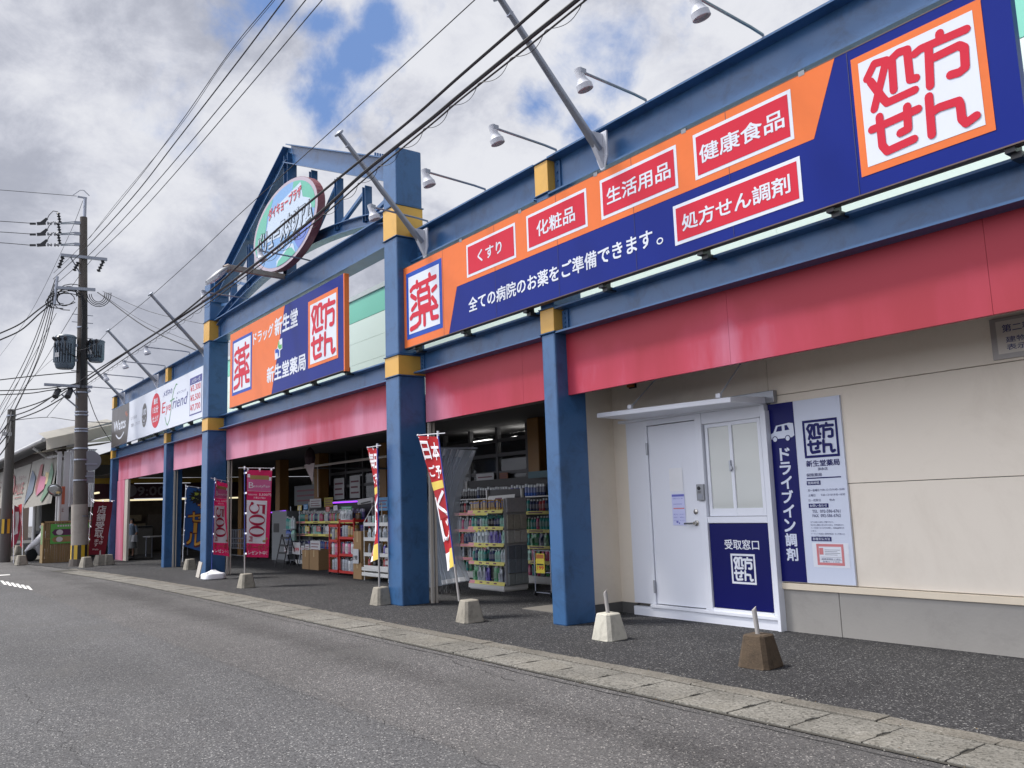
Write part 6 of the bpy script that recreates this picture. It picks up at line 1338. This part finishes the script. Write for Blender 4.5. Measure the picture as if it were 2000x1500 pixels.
# cable loops, boxes
mb = MB().use(CAB); rl = random.Random(9)
for k in range(9):
    c = at_x(rl.uniform(122, 138), rl.uniform(578, 592), Xp+.1); rx_, rz_ = rl.uniform(.25, .5), rl.uniform(.18, .42); P = [c+Vector((rl.uniform(-.05, .05), rx_*math.cos(2*math.pi*j/16), rz_*math.sin(2*math.pi*j/16)+.1*math.cos(2*math.pi*j/16))) for j in range(int(rl.uniform(9, 16)))]; mb.tube(P, .014, 5)
mb.build('cable_coil', t)
mb = MB().use(CAB)
for k in range(4): c = at_x(191, 585, Xp+.1); P = [c+Vector((0, (.2+.06*k)*math.cos(math.pi*j/10+3.3), (.28+.05*k)*math.sin(math.pi*j/10+3.3)+.2)) for j in range(11)]; mb.tube(P, .013, 5)
for k in range(5): mb.tube([(Xp+.15, ypz(9)-.05+.04*k, apz(575+4*k)), (Xp+.17, ypz(8)-.02+.03*k, apz(620)), (Xp+.19, ypz(7)-.05+.03*k, apz(690)), (Xp+.20, ypz(6)-.06+.04*k, apz(760))], .018, 5)
mb.build('cable_coil', t)
for px_, py_ in ((111, 768), (135, 768)): mb = MB().use(CERA); c = at_x(px_, py_, Xp+.15); mb.tube([c+Vector((-.1, .05, .12)), c+Vector((.05, -.05, -.12))], .09, 10); mb.build('splice_box', t)
# round sign plates fixed on the pole, seen from behind
t2 = thing('road_sign', 'round grey backed road sign on the right side of the utility pole', 'road sign', tuple(at_x(176, 930, Xp+.1))); c = at_x(176, 900, Xp+.12); S = FR((Xp+.12, 0, 0), (0, 1, 0), (0, 0, 1))
mb = MB().use(GREY); P = [(c.y+.31*math.cos(a), c.z+.31*math.sin(a)) for a in [2*math.pi*k/28 for k in range(28)]]; mb.prism(S, P, 0, .02); mb.build('plate', t2)
mb = MB().use(GREY); a = at_x(168, 921, Xp+.12); b = at_x(183, 943, Xp+.12); mb.box(Xp+.12, Xp+.14, a.y, b.y, b.z, a.z); mb.build('supplementary_plate', t2); mb = MB().use(GALV); mb.bar((Xp+.15, Yp, c.z-.1), (Xp+.15, c.y+.2, c.z-.1), .03, .04); mb.bar((Xp+.15, Yp, b.z+.2), (Xp+.15, b.y, b.z+.2), .03, .04); mb.build('bracket', t2)
# second pole, far left
pb = at_z(8, 1098, 0); X2 = pb.x; zt2 = at_x(23, 800, X2).z; y2 = at_x(23, 800, X2).y
t = thing('utility_pole', 'shorter grey utility pole with a small camera at the left edge', 'utility pole', (pb.x, pb.y, 0)); mb = MB().use(mat('grey pole concrete', H('#54514f'), .8, var=.12)); mb.tube([(pb.x, pb.y, 0), (X2, y2, zt2)], [.20, .13], 14); mb.build('shaft', t, smooth=True)
mb = MB()
for k in range(4): mb.use(STY if k % 2 else STB); z = .85+.0*k; a0 = R(-70+k*25); a1 = R(-45+k*25); mb.add([(pb.x+.205*math.cos(a), pb.y+.205*math.sin(a), zz_) for zz_ in (1.0, 1.5) for a in (a0, a1)], [(0, 1, 3, 2)])
mb.build('warning_stripe', t); c = at_x(14, 849, X2); mb = MB().use(BOARDW); mb.bar(c+Vector((.1, -.18, .03)), c+Vector((.1, .12, 0)), .14, .13); mb.build('camera_housing', t); mb = MB().use(GALV); mb.bar(c, (X2, y2, c.z+.1), .04, .04); mb.tube([(X2, y2, zt2-.25), (X2, y2, zt2-.2)], .16, 12); mb.build('bracket', t)
# ---- wires
def wire(label, pts, r_, name='overhead_cable', n=6, group=None, spiral=False):
    P = [Vector(p) for p in pts]; Q = []
    def out(p):
        k = AX.transposed() @ (p-CAM_POS)
        if k.z < .1: return True
        u, v = 1000+1650*k.x/k.z, 750-1650*k.y/k.z
        return u < -5 or u > 2005 or v < -5
    for i in range(len(P)-1):
        p0, p1, p2, p3 = P[max(i-1, 0)], P[i], P[i+1], P[min(i+2, len(P)-1)]
        for k in range(n):
            u = k/n; Q.append(.5*((2*p1)+(p2-p0)*u+(2*p0-5*p1+4*p2-p3)*u*u+(3*p1-p0-3*p2+p3)*u*u*u))
    Q.append(P[-1])
    for e_, n_ in ((0, 1), (-1, -2)):   # lines that leave the picture run on to poles further along the street
        if out(Q[e_]):
            d = (Q[e_]-Q[n_]).normalized(); E_ = [Q[e_]]; z_ = d.z
            for k in range(16): z_ = z_*.86; E_.append(E_[-1]+Vector((d.x, d.y, z_ if E_[-1].z > 3 or z_ > 0 else 0))*2.0)
            Q = E_[:0:-1]+Q if e_ == 0 else Q+E_[1:]
    mb = MB().use(CAB); mb.tube(Q, r_, 6)
    if spiral:
        L = 0; S_ = []
        for a, b in zip(Q, Q[1:]):
            m_ = max(1, int((b-a).length/.03))
            for j in range(m_): p = a.lerp(b, j/m_); L += (b-a).length/m_; w_ = L*2*math.pi/.55; S_.append(p+Vector((0, .035*math.cos(w_), .035*math.sin(w_)-.03)))
        mb.tube(S_, .0035, 4, False)
    o = mb.build(name, None, loc=Q[0]); return tag(o, label, 'cable', group)
Yc = 4.75
wire('thick single black cable running from the pole over the oval sign to the upper edge', [at_y(100, 785, Yc)]+[at_y(a, b, Yc) for a, b in ((170, 735), (308, 648), (420, 560), (522, 465), (658, 351), (795, 240), (900, 147), (1069, 0), (1200, -120))], .017)
wire('thickest black cable bundle below the single cable, crossing the oval sign', [at_y(a, b, Yc+.05) for a, b in ((170, 742), (255, 683), (420, 574), (598, 438), (709, 339), (833, 240), (900, 184), (1031, 77), (1127, 0), (1260, -110))], .022)
wire('thin cable wound with a spiral wire just under the thickest cable bundle', [at_y(a, b, Yc-.05) for a, b in ((170, 750), (262, 688), (420, 582), (600, 446), (718, 345), (846, 240), (901, 193), (1040, 84), (1144, 0), (1275, -108))], .010, spiral=True)
wire('slender wire rising alone past the gable peak to the upper edge', [at_y(a, b, 4.55) for a, b in ((38, 765), (105, 700), (176, 678), (214, 645), (293, 580), (382, 500), (466, 420), (615, 285), (780, 135), (927, 0), (1050, -112))], .006)
for k, (p, l) in enumerate((((( 105, 533), (169, 470), (260, 362), (350, 243), (450, 100), (532, 0), (620, -110)), 'leftmost of the parallel upper wires climbing to the top edge'), (((104, 545), (170, 482), (260, 384), (345, 275), (470, 113), (555, 0), (640, -110)), 'second from left of the parallel upper wires, thicker than its neighbour'), (((103, 560), (174, 498), (260, 407), (345, 310), (480, 147), (597, 0), (690, -110)), 'third from left of the parallel upper wires climbing to the top edge'), (((140, 560), (171, 517), (190, 497), (260, 429), (345, 335), (490, 165), (629, 0), (725, -110)), 'rightmost of the parallel upper wires climbing to the top edge'))):
    wire(l, [at_y(a, b, (4.2, 4.4, 4.9, 5.35)[k]) for a, b in p], (.007, .012, .010, .010)[k], group='parallel upper wires')
wire('faint thin wire close beside the leftmost upper wire', [at_y(a, b, 4.3) for a, b in ((175, 465), (223, 402), (350, 248), (440, 118), (545, -10), (620, -105))], .005)
for (y0, y1), l in (((371, 384), 'topmost wire leaving the pole tip to the left edge'), ((432, 436), 'first of the three level wires going left from the strain insulators'), ((453, 457), 'second of the three level wires going left from the strain insulators'), ((474, 479), 'lowest of the three level wires going left from the strain insulators')):
    wire(l, [at_x(-60, y0-3, Xp), at_x(0, y0, Xp), at_x(60 if y0 > 400 else 150, y1 if y0 > 400 else y1-1, Xp)], .010 if y0 > 400 else .008)
for k, (p, l) in enumerate((((( 108, 545), (60, 680), (0, 795), (-60, 900)), 'steep wire fanning down left from the pole bracket, leftmost'), (((107, 555), (62, 690), (0, 815), (-60, 930)), 'steep wire fanning down left from the pole bracket, next to the leftmost'), (((106, 565), (68, 700), (5, 830), (-50, 940)), 'steep wire fanning down left from the pole bracket, in the middle'), (((107, 575), (74, 700), (14, 830), (-40, 945)), 'steep wire fanning down left from the pole bracket, right of the middle'), (((107, 590), (84, 680), (30, 800), (-20, 900)), 'steep wire fanning down left from the pole bracket, rightmost'))): wire(l, [at_y(a, b, 4.35+.05*k) for a, b in p], .014)
wire('dark cable curving from the pole coil to the left edge, upper of two', [at_x(a, b, Xp+.1) for a, b in ((112, 578), (75, 605), (40, 632), (0, 651), (-60, 675))], .022); wire('dark cable curving from the pole coil to the left edge, lower of two', [at_x(a, b, Xp+.1) for a, b in ((112, 584), (78, 612), (42, 644), (0, 664), (-60, 690))], .022)
wire('long faint wire falling from the pole tip to the lower left', [at_y(a, b, 4.6) for a, b in ((162, 392), (130, 470), (60, 610), (0, 695), (-60, 770))], .007)
wire('service wire with joints running down right of the left transformer', [at_y(a, b, 4.8) for a, b in ((150, 600), (120, 650), (70, 730), (20, 790), (-30, 850))], .010); wire('service wire with joints running down left of the transformer', [at_y(a, b, 4.7) for a, b in ((110, 612), (90, 650), (45, 730), (0, 800), (-40, 865))], .010)
ps = at_y(383, 684, 6.45)
wire('dark service cable from the pole arm down to the store roof edge', [at_x(190, 571, Xp+.1), at_x(202, 579, Xp+.4), at_x(202, 579, Xp+.4).lerp(ps, .5)-Vector((0, 0, .18)), ps], .014); wire('thin service wire from the pole arm to the gateway column top', [at_x(201, 569, Xp+.1), at_x(201, 569, Xp+.1).lerp(at_y(402, 634, 6.5), .5)-Vector((0, 0, .15)), at_y(402, 634, 6.5)], .007); wire('thin service wire ending at the beam beside the gateway column', [at_x(202, 577, Xp+.1), at_x(202, 577, Xp+.1).lerp(at_y(375, 668, 6.5), .5)-Vector((0, 0, .15)), at_y(375, 668, 6.5)], .006)
for k, (p, l) in enumerate((((( 158, 747), (114, 756), (60, 761), (0, 763), (-60, 764)), 'sagging black cable from the lower crossarm to the left edge, uppermost'), (((158, 756), (100, 762), (60, 768), (0, 771), (-60, 774)), 'sagging black cable from the lower crossarm to the left edge, below the uppermost'), (((155, 726), (110, 730), (60, 735), (0, 742), (-60, 750)), 'wavy dark cable from below the transformer to the left edge'))): wire(l, [at_x(a, b, Xp+.12) for a, b in p], .016)
q2 = Vector((X2, y2, zt2))
for k, (a, b, dz, l) in enumerate(((150, 748, -.05, 'cable between the two utility poles, upper'), (117, 764, -.25, 'thick cable between the two utility poles, middle'), (150, 760, -.42, 'thick cable between the two utility poles, lower'))): p = at_x(a, b, Xp); e_ = q2+Vector((0, 0, dz)); wire(l, [p, p.lerp(e_, .5)-Vector((0, 0, .12)), e_], .02)
e_ = q2+Vector((0, 0, -.4)); wire('level cable from the shorter pole across behind the tall pole to the store end', [e_, at_y(92, 815, 5.4), at_y(150, 822, 5.9), at_y(217, 826, 6.3)], .014); wire('slanting wire from the tall pole down to the store end column', [at_x(171, 770, Xp), at_y(190, 820, 5.6), at_y(217, 863, 6.3)], .012); wire('short slanting wire from the tall pole down to the level cable', [at_x(125, 775, Xp), at_y(92, 814, 5.4)], .011)
for k, (dz, l) in enumerate(((-.05, 'cable leaving the shorter pole at its top to the left edge'), (-.4, 'cable leaving the shorter pole to the left edge, second'), (-.6, 'cable leaving the shorter pole to the left edge, lowest'))): e_ = q2+Vector((0, 0, dz)); wire(l, [e_, at_y(10, 835+20*k, 3.2), at_y(-40, 885+24*k, 3.0)], .02)

# ================================================================ market building at the left
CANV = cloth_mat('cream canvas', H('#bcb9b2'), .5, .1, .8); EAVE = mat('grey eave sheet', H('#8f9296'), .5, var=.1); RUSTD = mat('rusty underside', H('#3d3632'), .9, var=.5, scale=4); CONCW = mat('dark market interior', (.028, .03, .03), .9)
t = thing('market_building', 'low market hall with curved grey eave and dark open front', 'market hall', (-40, 6, 0))
mb = MB().use(EAVE); P = []
for k in range(7): u = k/6; P.append((-33.4-u*32, 4.55, 4.22+.10*math.sin(u*3)))
for p, q in zip(P, P[1:]):
    mb.add([p, q, (q[0], 9.5, q[2]+1.6), (p[0], 9.5, p[2]+1.6), (p[0], p[1], p[2]-.05), (q[0], q[1], q[2]-.05), (q[0], 9.5, q[2]+1.5), (p[0], 9.5, p[2]+1.5)], [(0, 1, 2, 3), (4, 7, 6, 5), (0, 4, 5, 1), (0, 3, 7, 4)])
mb.build('roof', t); mb = MB().use(BOARDW)
for p, q in zip(P, P[1:]): mb.tube([(p[0], 4.48, p[2]-.02), (q[0], 4.48, q[2]-.02)], .075, 8)
mb.tube([(-36.0, 4.5, 4.1), (-36.0, 5.0, 3.75), (-34.4, 5.2, 3.72)], .06, 8); mb.build('rain_gutter', t)
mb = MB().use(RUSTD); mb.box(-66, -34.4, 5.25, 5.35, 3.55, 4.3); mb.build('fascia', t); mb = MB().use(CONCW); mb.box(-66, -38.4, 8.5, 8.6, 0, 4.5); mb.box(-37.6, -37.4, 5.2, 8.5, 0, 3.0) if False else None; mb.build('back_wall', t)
for x in (-34.6, -41.2, -48): mb = MB().use(BOARDW); mb.tube([(x, 5.3, 0), (x, 5.3, 3.8)], .07, 8); mb.build('post', t)
mb = MB().use(mat('market goods dark', H('#2f3330'), .8, var=.6, scale=4)); mb.box(-46, -34.5, 6.2, 7.0, 0, 1.1); mb.box(-45, -36, 6.6, 7.2, 1.1, 1.7); mb.build('counter', t); mb = MB().use(mat('lit warm strip', (1, .86, .55), .4)); mb.box(-44, -33.6, 6.3, 6.36, 2.30, 2.36); mb.build('light_strip', t)
# canvas gable awning and hanging sheets
t = thing('canvas_awning', 'cream canvas awning roof between market hall and store', 'awning', (-33.5, 5.5, 3.8)); mb = MB().use(CANV)
A = at_x(90, 857, -33); A2 = at_x(90, 879, -33); Bq = at_x(235, 826, -33); B2 = at_x(235, 846, -33); B3 = at_x(235, 860, -33); M2 = at_x(160, 866, -33)
mb.grid(lambda u, v: A.lerp(Bq, u).lerp(A2.lerp(B2, u), v)+Vector((.05*math.sin(u*17)*v+.03*math.sin(u*31+2)*v, 0, 0)), 24, 6); mb.add([A, Bq, Bq+Vector((-3.5, .2, .5)), A+Vector((-3.5, .2, .5))], [(0, 1, 2, 3)]); mb.build('valance', t, smooth=True)
mb = MB().use(mat('pale awning soffit', H('#b9b6aa'), .8)); mb.add([M2, B2, B3], [(0, 2, 1)]); mb.add([A2, B3, B3+Vector((-3.5, 0, .1)), A2+Vector((-3.5, 0, .1))], [(0, 1, 2, 3)]); mb.build('soffit', t)
for a, b, w_ in ((117, 1000, .06), (132, 1010, .10)): p = at_x(a, 882, -33.2); mb = MB().use(BOARDW); mb.box(p.x-.06, p.x+.06, p.y-w_, p.y+w_, 0, p.z); mb.build('post', t)
mb = MB().use(BOARDW); p = at_x(108, 880, -33.2); q = at_x(124, 893, -33.2); mb.tube([p, q], .03, 6); mb.tube([at_x(140, 876, -33.2), q], .03, 6); mb.build('brace', t)
VS = cloth_mat('white vinyl sheet', H('#eceef2'), .35, .06, .4)
for (xa, ya, yb, l) in ((138, 150, 0, 'white vinyl sheet hanging left of the utility pole'), (172, 187, 0, 'white vinyl sheet with ribs hanging right of the utility pole')):
    p = at_x(xa, 878, -33.1); q = at_x(ya, 874, -33.1); zb = at_x(xa, 990, -33.1).z; o = thing('vinyl_sheet', l, 'sheet', (p.x, p.y, zb)); mb = MB().use(VS); mb.grid(lambda u, v: Vector((p.x+.03*math.sin(u*25), p.y+(q.y-p.y)*u, p.z+(zb-p.z)*v)), 16, 2); mb.build('sheet', o, smooth=True); mb = MB().use(GALV); mb.tube([(p.x, p.y-.05, p.z), (q.x, q.y+.05, p.z)], .02, 6); mb.build('rail', o)
# a dark recess with warm lights behind, between awning and store
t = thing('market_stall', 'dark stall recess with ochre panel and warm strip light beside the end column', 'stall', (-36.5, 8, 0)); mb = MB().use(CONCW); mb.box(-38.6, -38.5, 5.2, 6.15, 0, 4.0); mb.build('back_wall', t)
p = at_x(190, 888, -37); q = at_x(216, 908, -37); mb = MB().use(mat('ochre stall panel', H('#7d6332'), .7)); mb.box(-37, -36.95, p.y, q.y, q.z, p.z); mb.build('panel', t); p = at_x(205, 932, -36.9); q = at_x(216, 945, -36.9); mb = MB().use(mat('yellow stall card', H('#a98f3a'), .7)); mb.box(-36.9, -36.85, p.y, q.y, q.z, p.z); mb.build('card', t)
p = at_x(180, 975, -36.8); q = at_x(217, 975, -36.8); mb = MB().use(mat('lit warm strip', (1, .86, .55), .4)); mb.bar(p, q, .04, .05); mb.build('light_strip', t)
# printed canvas banners
def canv(label, q4, name, deco):
    TL, TR, BR, BL = [at_y(*p, y) for p, y in q4]; o = thing('canvas_banner', label, 'banner', tuple(BL), 'canvas banners along the market hall')
    def Fq(x, y, h=0.0):
        p = BL.lerp(BR, x).lerp(TL.lerp(TR, x), y); n_ = Vector((.05, -1, -.2)).normalized(); return p+n_*(h*.7+.018*math.sin(6*x+2*y)+.015*math.sin(11*x)*(1-y))
    mb = MB().use(CANV); mb.grid(lambda u, v: Fq(u, v), 12, 10); mb.build('cloth', o, smooth=True); mb = MB(); deco(mb, Fq); mb.build('print', o); return o
cB = mat('print slate', H('#56606f'), .8); cR = mat('print maroon', H('#7c4a4a'), .8); cP = mat('print rose', H('#a0647a'), .8); cG = mat('print green', H('#5d7a66'), .8); cY = mat('print sand', H('#b5a37a'), .8)
def d1(mb, F):
    h = .06
    mb.use(cB); mb.poly(F, [(.12, .80), (.30, .62), (.30, .30), (.10, .12), (.02, .08), (.08, .45)], h); mb.use(cR); mb.poly(F, [(.40, .86), (.50, .86), (.52, .40), (.44, .22), (.36, .40)], h+.004); mb.use(cP); mb.poly(F, [(.46, .62), (.72, .55), (.72, .32), (.46, .2)], h+.006); mb.use(cY); mb.poly(F, [(.66, .66), (.80, .62), (.80, .40), (.70, .40)], h+.003); mb.use(cG); mb.poly(F, [(.84, .84), (.96, .60), (.92, .28), (.72, .06), (.66, .10), (.80, .45)], h+.008)
def d2(mb, F): mb.use(cR); mb.text(F, 'D', .12, .30, .36, .86, .06, .01); mb.text(F, 'ALUE', .36, .32, .85, .58, .06, .01); mb.text(F, 'バラエティ', .40, .66, .9, .76, .06, .0); mb.rect(F, .38, .24, .80, .26, .06)
canv('canvas banner printed with coloured shapes, nearest the store', (((64.6, 902), 5.2), ((116.8, 882), 5.2), ((98.6, 983), 4.75), ((46.5, 993), 4.75)), 'a', d1)
canv('canvas banner with large maroon lettering beside the shorter pole', (((20, 919), 5.2), ((62.5, 905), 5.2), ((45, 991), 4.75), ((17, 995), 4.75)), 'b', d2)
canv('canvas banner cut by the left edge beyond the shorter pole', (((-30, 930), 5.2), ((14, 920), 5.2), ((5, 992), 4.75), ((-35, 999), 4.75)), 'c', d2)
# traffic mirror on white post, orange post
p = at_x(115, 1020, -32.6); t = thing('traffic_mirror', 'round traffic mirror on a white post behind the bamboo screen', 'traffic mirror', (-32.6, p.y, 0)); mb = MB().use(BOARDW); mb.tube([(-32.6, p.y, 0), (-32.6, p.y, at_x(115, 955, -32.6).z)], .055, 10); mb.build('post', t)
c = at_x(107.5, 957, -32.5); ax = Vector((.70, -.45, -.5)).normalized(); mb = MB().use(mat('mirror back grey', H('#6d6f70'), .3, .5)); mb.lathe([(.02, -.12), (.20, -.07), (.235, -.02), (.245, .02), (.235, .03)], c, ax, 24); mb.build('hood', t, smooth=True); mb = MB().use(mat('convex mirror', (.6, .62, .64), .05, 1.0, var=.02)); mb.lathe([(.225, .0), (.20, .03), (.14, .055), (.06, .07), (.0, .073)], c, ax, 24); mb.build('mirror', t, smooth=True)
p = at_x(124, 950, -32.9); t = thing('guide_post', 'slim orange and white guide post beside the traffic mirror', 'post', (-32.9, p.y, 0)); z1 = p.z; zm = at_x(124, 985, -32.9).z; mb = MB().use(mat('guide post orange', H('#a8583f'), .6)); mb.box(-32.94, -32.86, p.y-.05, p.y+.05, zm, z1); mb.build('upper_part', t); mb = MB().use(BOARDW); mb.box(-32.94, -32.86, p.y-.05, p.y+.05, 0, zm-.003); mb.build('post', t); mb = MB().use(cR); mb.text(FR((-32.855, 0, 0), (0, 1, 0)), '止', p.y-.035, zm-.25, p.y+.035, zm-.1, 0, .01); mb.build('lettering', t)
# bamboo screen with green guide board
Xb = -32.0; S = FR((Xb, 0, 0), (0, 1, 0), (0, 0, 1)); y0 = at_x(87, 1050, Xb).y; y1 = at_x(153, 1050, Xb).y+.35; zt3 = at_x(100, 1018, Xb).z
BAM = mat('split bamboo', H('#7d6a48'), .7, var=.25, scale=5, streak=True); WOOD = mat('screen plank', H('#86714c'), .8, var=.15)
t = thing('bamboo_screen', 'bamboo screen box with a green guide board', 'screen', (Xb, (y0+y1)/2, 0)); mb = MB().use(BAM); y = y0; rb = random.Random(2)
while y < y1: r_ = rb.uniform(.011, .017); mb.tube([(Xb, y, 0), (Xb+rb.uniform(-.01, .01), y+rb.uniform(-.006, .006), zt3-.05)], r_, 6, False); y += r_*1.9
mb.build('bamboo_front', t, smooth=True); mb = MB().use(WOOD); mb.box(Xb-.5, Xb+.03, y0-.05, y0-.02, 0, zt3); mb.box(Xb-.5, Xb+.03, y0-.05, y1+.03, zt3-.05, zt3); mb.box(Xb+.018, Xb+.03, y0, y1, zt3*.56, zt3*.60); mb.build('frame', t)
mb = MB().use(mat('guide board green', H('#4f9b45'), .5)); a = at_x(99, 1022, Xb); b = at_x(150, 1060, Xb); mb.rect(S, a.y, b.z, y1, a.z-.03, .04); mb.use(mat('guide board purple', H('#4a2345'), .5)); h3 = a.z-b.z; mb.poly(S, [(a.y+.04, b.z+h3*.55), (a.y+.12, b.z+h3*.70), (y1, b.z+h3*.70), (y1, b.z+h3*.40), (a.y+.12, b.z+h3*.40)], .044); mb.use(WOOD); mb.poly(S, [(a.y+.04, b.z+h3*.21), (a.y+.12, b.z+h3*.34), (y1, b.z+h3*.34), (y1, b.z+h3*.08), (a.y+.12, b.z+h3*.08)], .044)
mb.use(BOARDW); mb.disc(S, a.y+.27, b.z+h3*.55, .10, .09, .048, 18); mb.disc(S, a.y+.27, b.z+h3*.21, .10, .085, .048, 18)
for k in range(10): mb.rect(S, a.y+.2+.075*k, b.z+h3*.82, a.y+.25+.075*k, b.z+h3*.90, .048)
mb.build('guide_board', t); mb = MB().use(mat('side notice green', H('#6f8f60'), .6, var=.3, scale=10)); mb.box(Xb-.40, Xb-.05, y0-.056, y0-.052, zt3*.45, zt3*.9); mb.build('side_notice', t)
# white scooter
p = at_z(60, 1097, 0); t = thing('scooter', 'white motor scooter nosing out behind the bamboo screen', 'scooter', tuple(p)); SCW = mat('scooter white', H('#d9dbe0'), .25, var=.03, coat=.5); u = Vector((-.45, 1, 0)).normalized(); pv = lambda a, z, s_=0: p+u*a+Vector((0, 0, z))+Vector((u.y, -u.x, 0))*s_
for a in (0.0, 1.15):
    mb = MB().use(BLK); mb.lathe([(.13, -.05), (.21, -.045), (.23, 0), (.21, .045), (.13, .05)], pv(a, .23), (u.y, -u.x, 0), 18); w = mb.build('wheel', t, smooth=True); mb = MB().use(GALV); mb.lathe([(.12, -.03), (.12, .03)], pv(a, .23), (u.y, -u.x, 0), 14); mb.build('rim', w)
mb = MB().use(SCW); mb.tube([pv(-.22, .36), pv(-.05, .50), pv(.18, .64), pv(.42, .86), pv(.5, .98)], [.03, .09, .13, .15, .10], 12); mb.tube([pv(.2, .55), pv(.3, .3), pv(.62, .27), pv(.85, .42), pv(1.3, .62)], [.15, .13, .14, .18, .10], 12); mb.build('body', t, smooth=True)
mb = MB().use(BLK); mb.tube([pv(.62, .62), pv(.8, .74), pv(1.1, .76), pv(1.35, .74)], [.09, .12, .12, .06], 10); mb.build('seat', t, smooth=True); mb = MB().use(BLK); mb.tube([pv(.55, 1.0, -.32), pv(.48, 1.03, 0), pv(.55, 1.0, .32)], .02, 8); mb.build('handlebar', t); mb = MB().use(SCW); mb.lathe([(.09, 0), (.10, .05), (.05, .10)], pv(.42, 1.0), -u, 12); mb.build('headlight', t, smooth=True)
for s_ in (-1, 1): mb = MB().use(GALV); c = pv(.50, 1.18, .30*s_); mb.lathe([(.02, 0), (.06, .01), (.055, .02)], c, -u, 12); mb.tube([pv(.52, 1.0, .26*s_), c], .007, 5); mb.build('rear_mirror', t)
# small banners, blocks and signs left of the scooter
def mini(px0, py0, py1, w_, Y, col, label, lean=6):
    a = at_z(px0, py1, 0); a = at_y(px0, py1, Y); b = at_y(px0-lean*0, py0, Y); o = thing('small_flag', label, 'flag', tuple(a), 'small flags by the market hall'); mb = MB().use(POLEW); mb.tube([Vector((a.x, a.y, 0)), b], .012, 6); mb.build('pole', o); e_ = near(px0+w_, py0+3, b, .45); f_ = near(px0+w_-lean, py1-30, Vector((b.x, b.y, .5)), .4); F = FL([b, (b+Vector((b.x, b.y, .5)))/2, Vector((b.x, b.y, .5))], [e_, (e_+f_)/2+Vector((0, .1, 0)), f_], .05, px0); mb = MB().use(col); mb.grid(lambda x, y: F(x, 1-y), 8, 16); mb.build('banner', o, smooth=True); mb = MB().use(FWH); mb.grid(lambda x, y: F(.3+.4*x, .85-.6*y, .012), 4, 8); mb.build('print_panel', o)
mini(27, 987, 1085, 11, 3.75, cloth('rose flag cloth', '#b23a55'), 'rose pink small flag right of the shorter pole'); mini(17, 992, 1080, 8, 3.9, cloth('red cloth', '#c8242c'), 'red small flag close to the shorter pole'); mini(44, 984, 1095, -9, 3.9, cloth('red cloth', '#c8242c'), 'red and white small flag beside the scooter, on a low base', -4)
p = at_z(41, 1104, 0); block(p.x, p.y, CONC, 'concrete base at the left edge of the street under the small red and white flag', .2, 0, size=.34)
for px_, py_, l in ((12, 1086, 'grey block beside the shorter pole, leftmost'), (24, 1083, 'grey block behind the rose flag'), (37, 1084, 'grey block left of the scooter wheel')): p = at_z(px_, py_, 0); block(p.x, p.y, CONC, l, .2, 0, size=.42)
p = at_z(62, 1078, 0); t = thing('low_cabinet', 'grey outdoor unit standing behind the scooter', 'outdoor unit', tuple(p)); mb = MB().use(GREY); mb.box(p.x-.3, p.x, p.y, p.y+.75, .05, .95); mb.build('body', t, bevel=.03); mb = MB().use(BLK); mb.box(p.x, p.x+.005, p.y+.1, p.y+.35, .2, .8); mb.build('grille', t)
p = at_z(40, 1095, .0); mb = MB().use(CURBM); mb.box(p.x-3, p.x+1.2, p.y-.3, p.y+1.0, 0, .06); kind(mb.build('concrete_apron'))
# brown roof far off at the left edge
p = at_x(20, 890, -75); t = thing('far_house', 'brown roofed house far behind the market hall at the left edge', 'house', (-75, p.y, 0)); mb = MB().use(mat('brown roof', H('#5a463e'), .8)); mb.add([(-75, p.y-14, p.z-1.2), (-75, p.y+2, p.z-1.2), (-80, p.y+2, p.z), (-80, p.y-14, p.z), (-85, p.y+2, p.z-1.2), (-85, p.y-14, p.z-1.2)], [(0, 1, 2, 3), (3, 2, 4, 5), (1, 4, 2), (0, 3, 5)]); mb.build('roof', t); mb = MB().use(mat('far wall', H('#8a7a6e'), .8)); mb.box(-84.5, -75.5, p.y-13.5, p.y+1.5, 0, p.z-1.2); mb.build('wall', t); mb = MB().use(BLK)
for k in range(4): mb.box(-75.5, -75.45, p.y-12+k*3.2, p.y-10.4+k*3.2, p.z-3, p.z-1.8)
mb.build('window', t)
for o in bpy.data.objects:
    if '_w' in o: del o['_w']
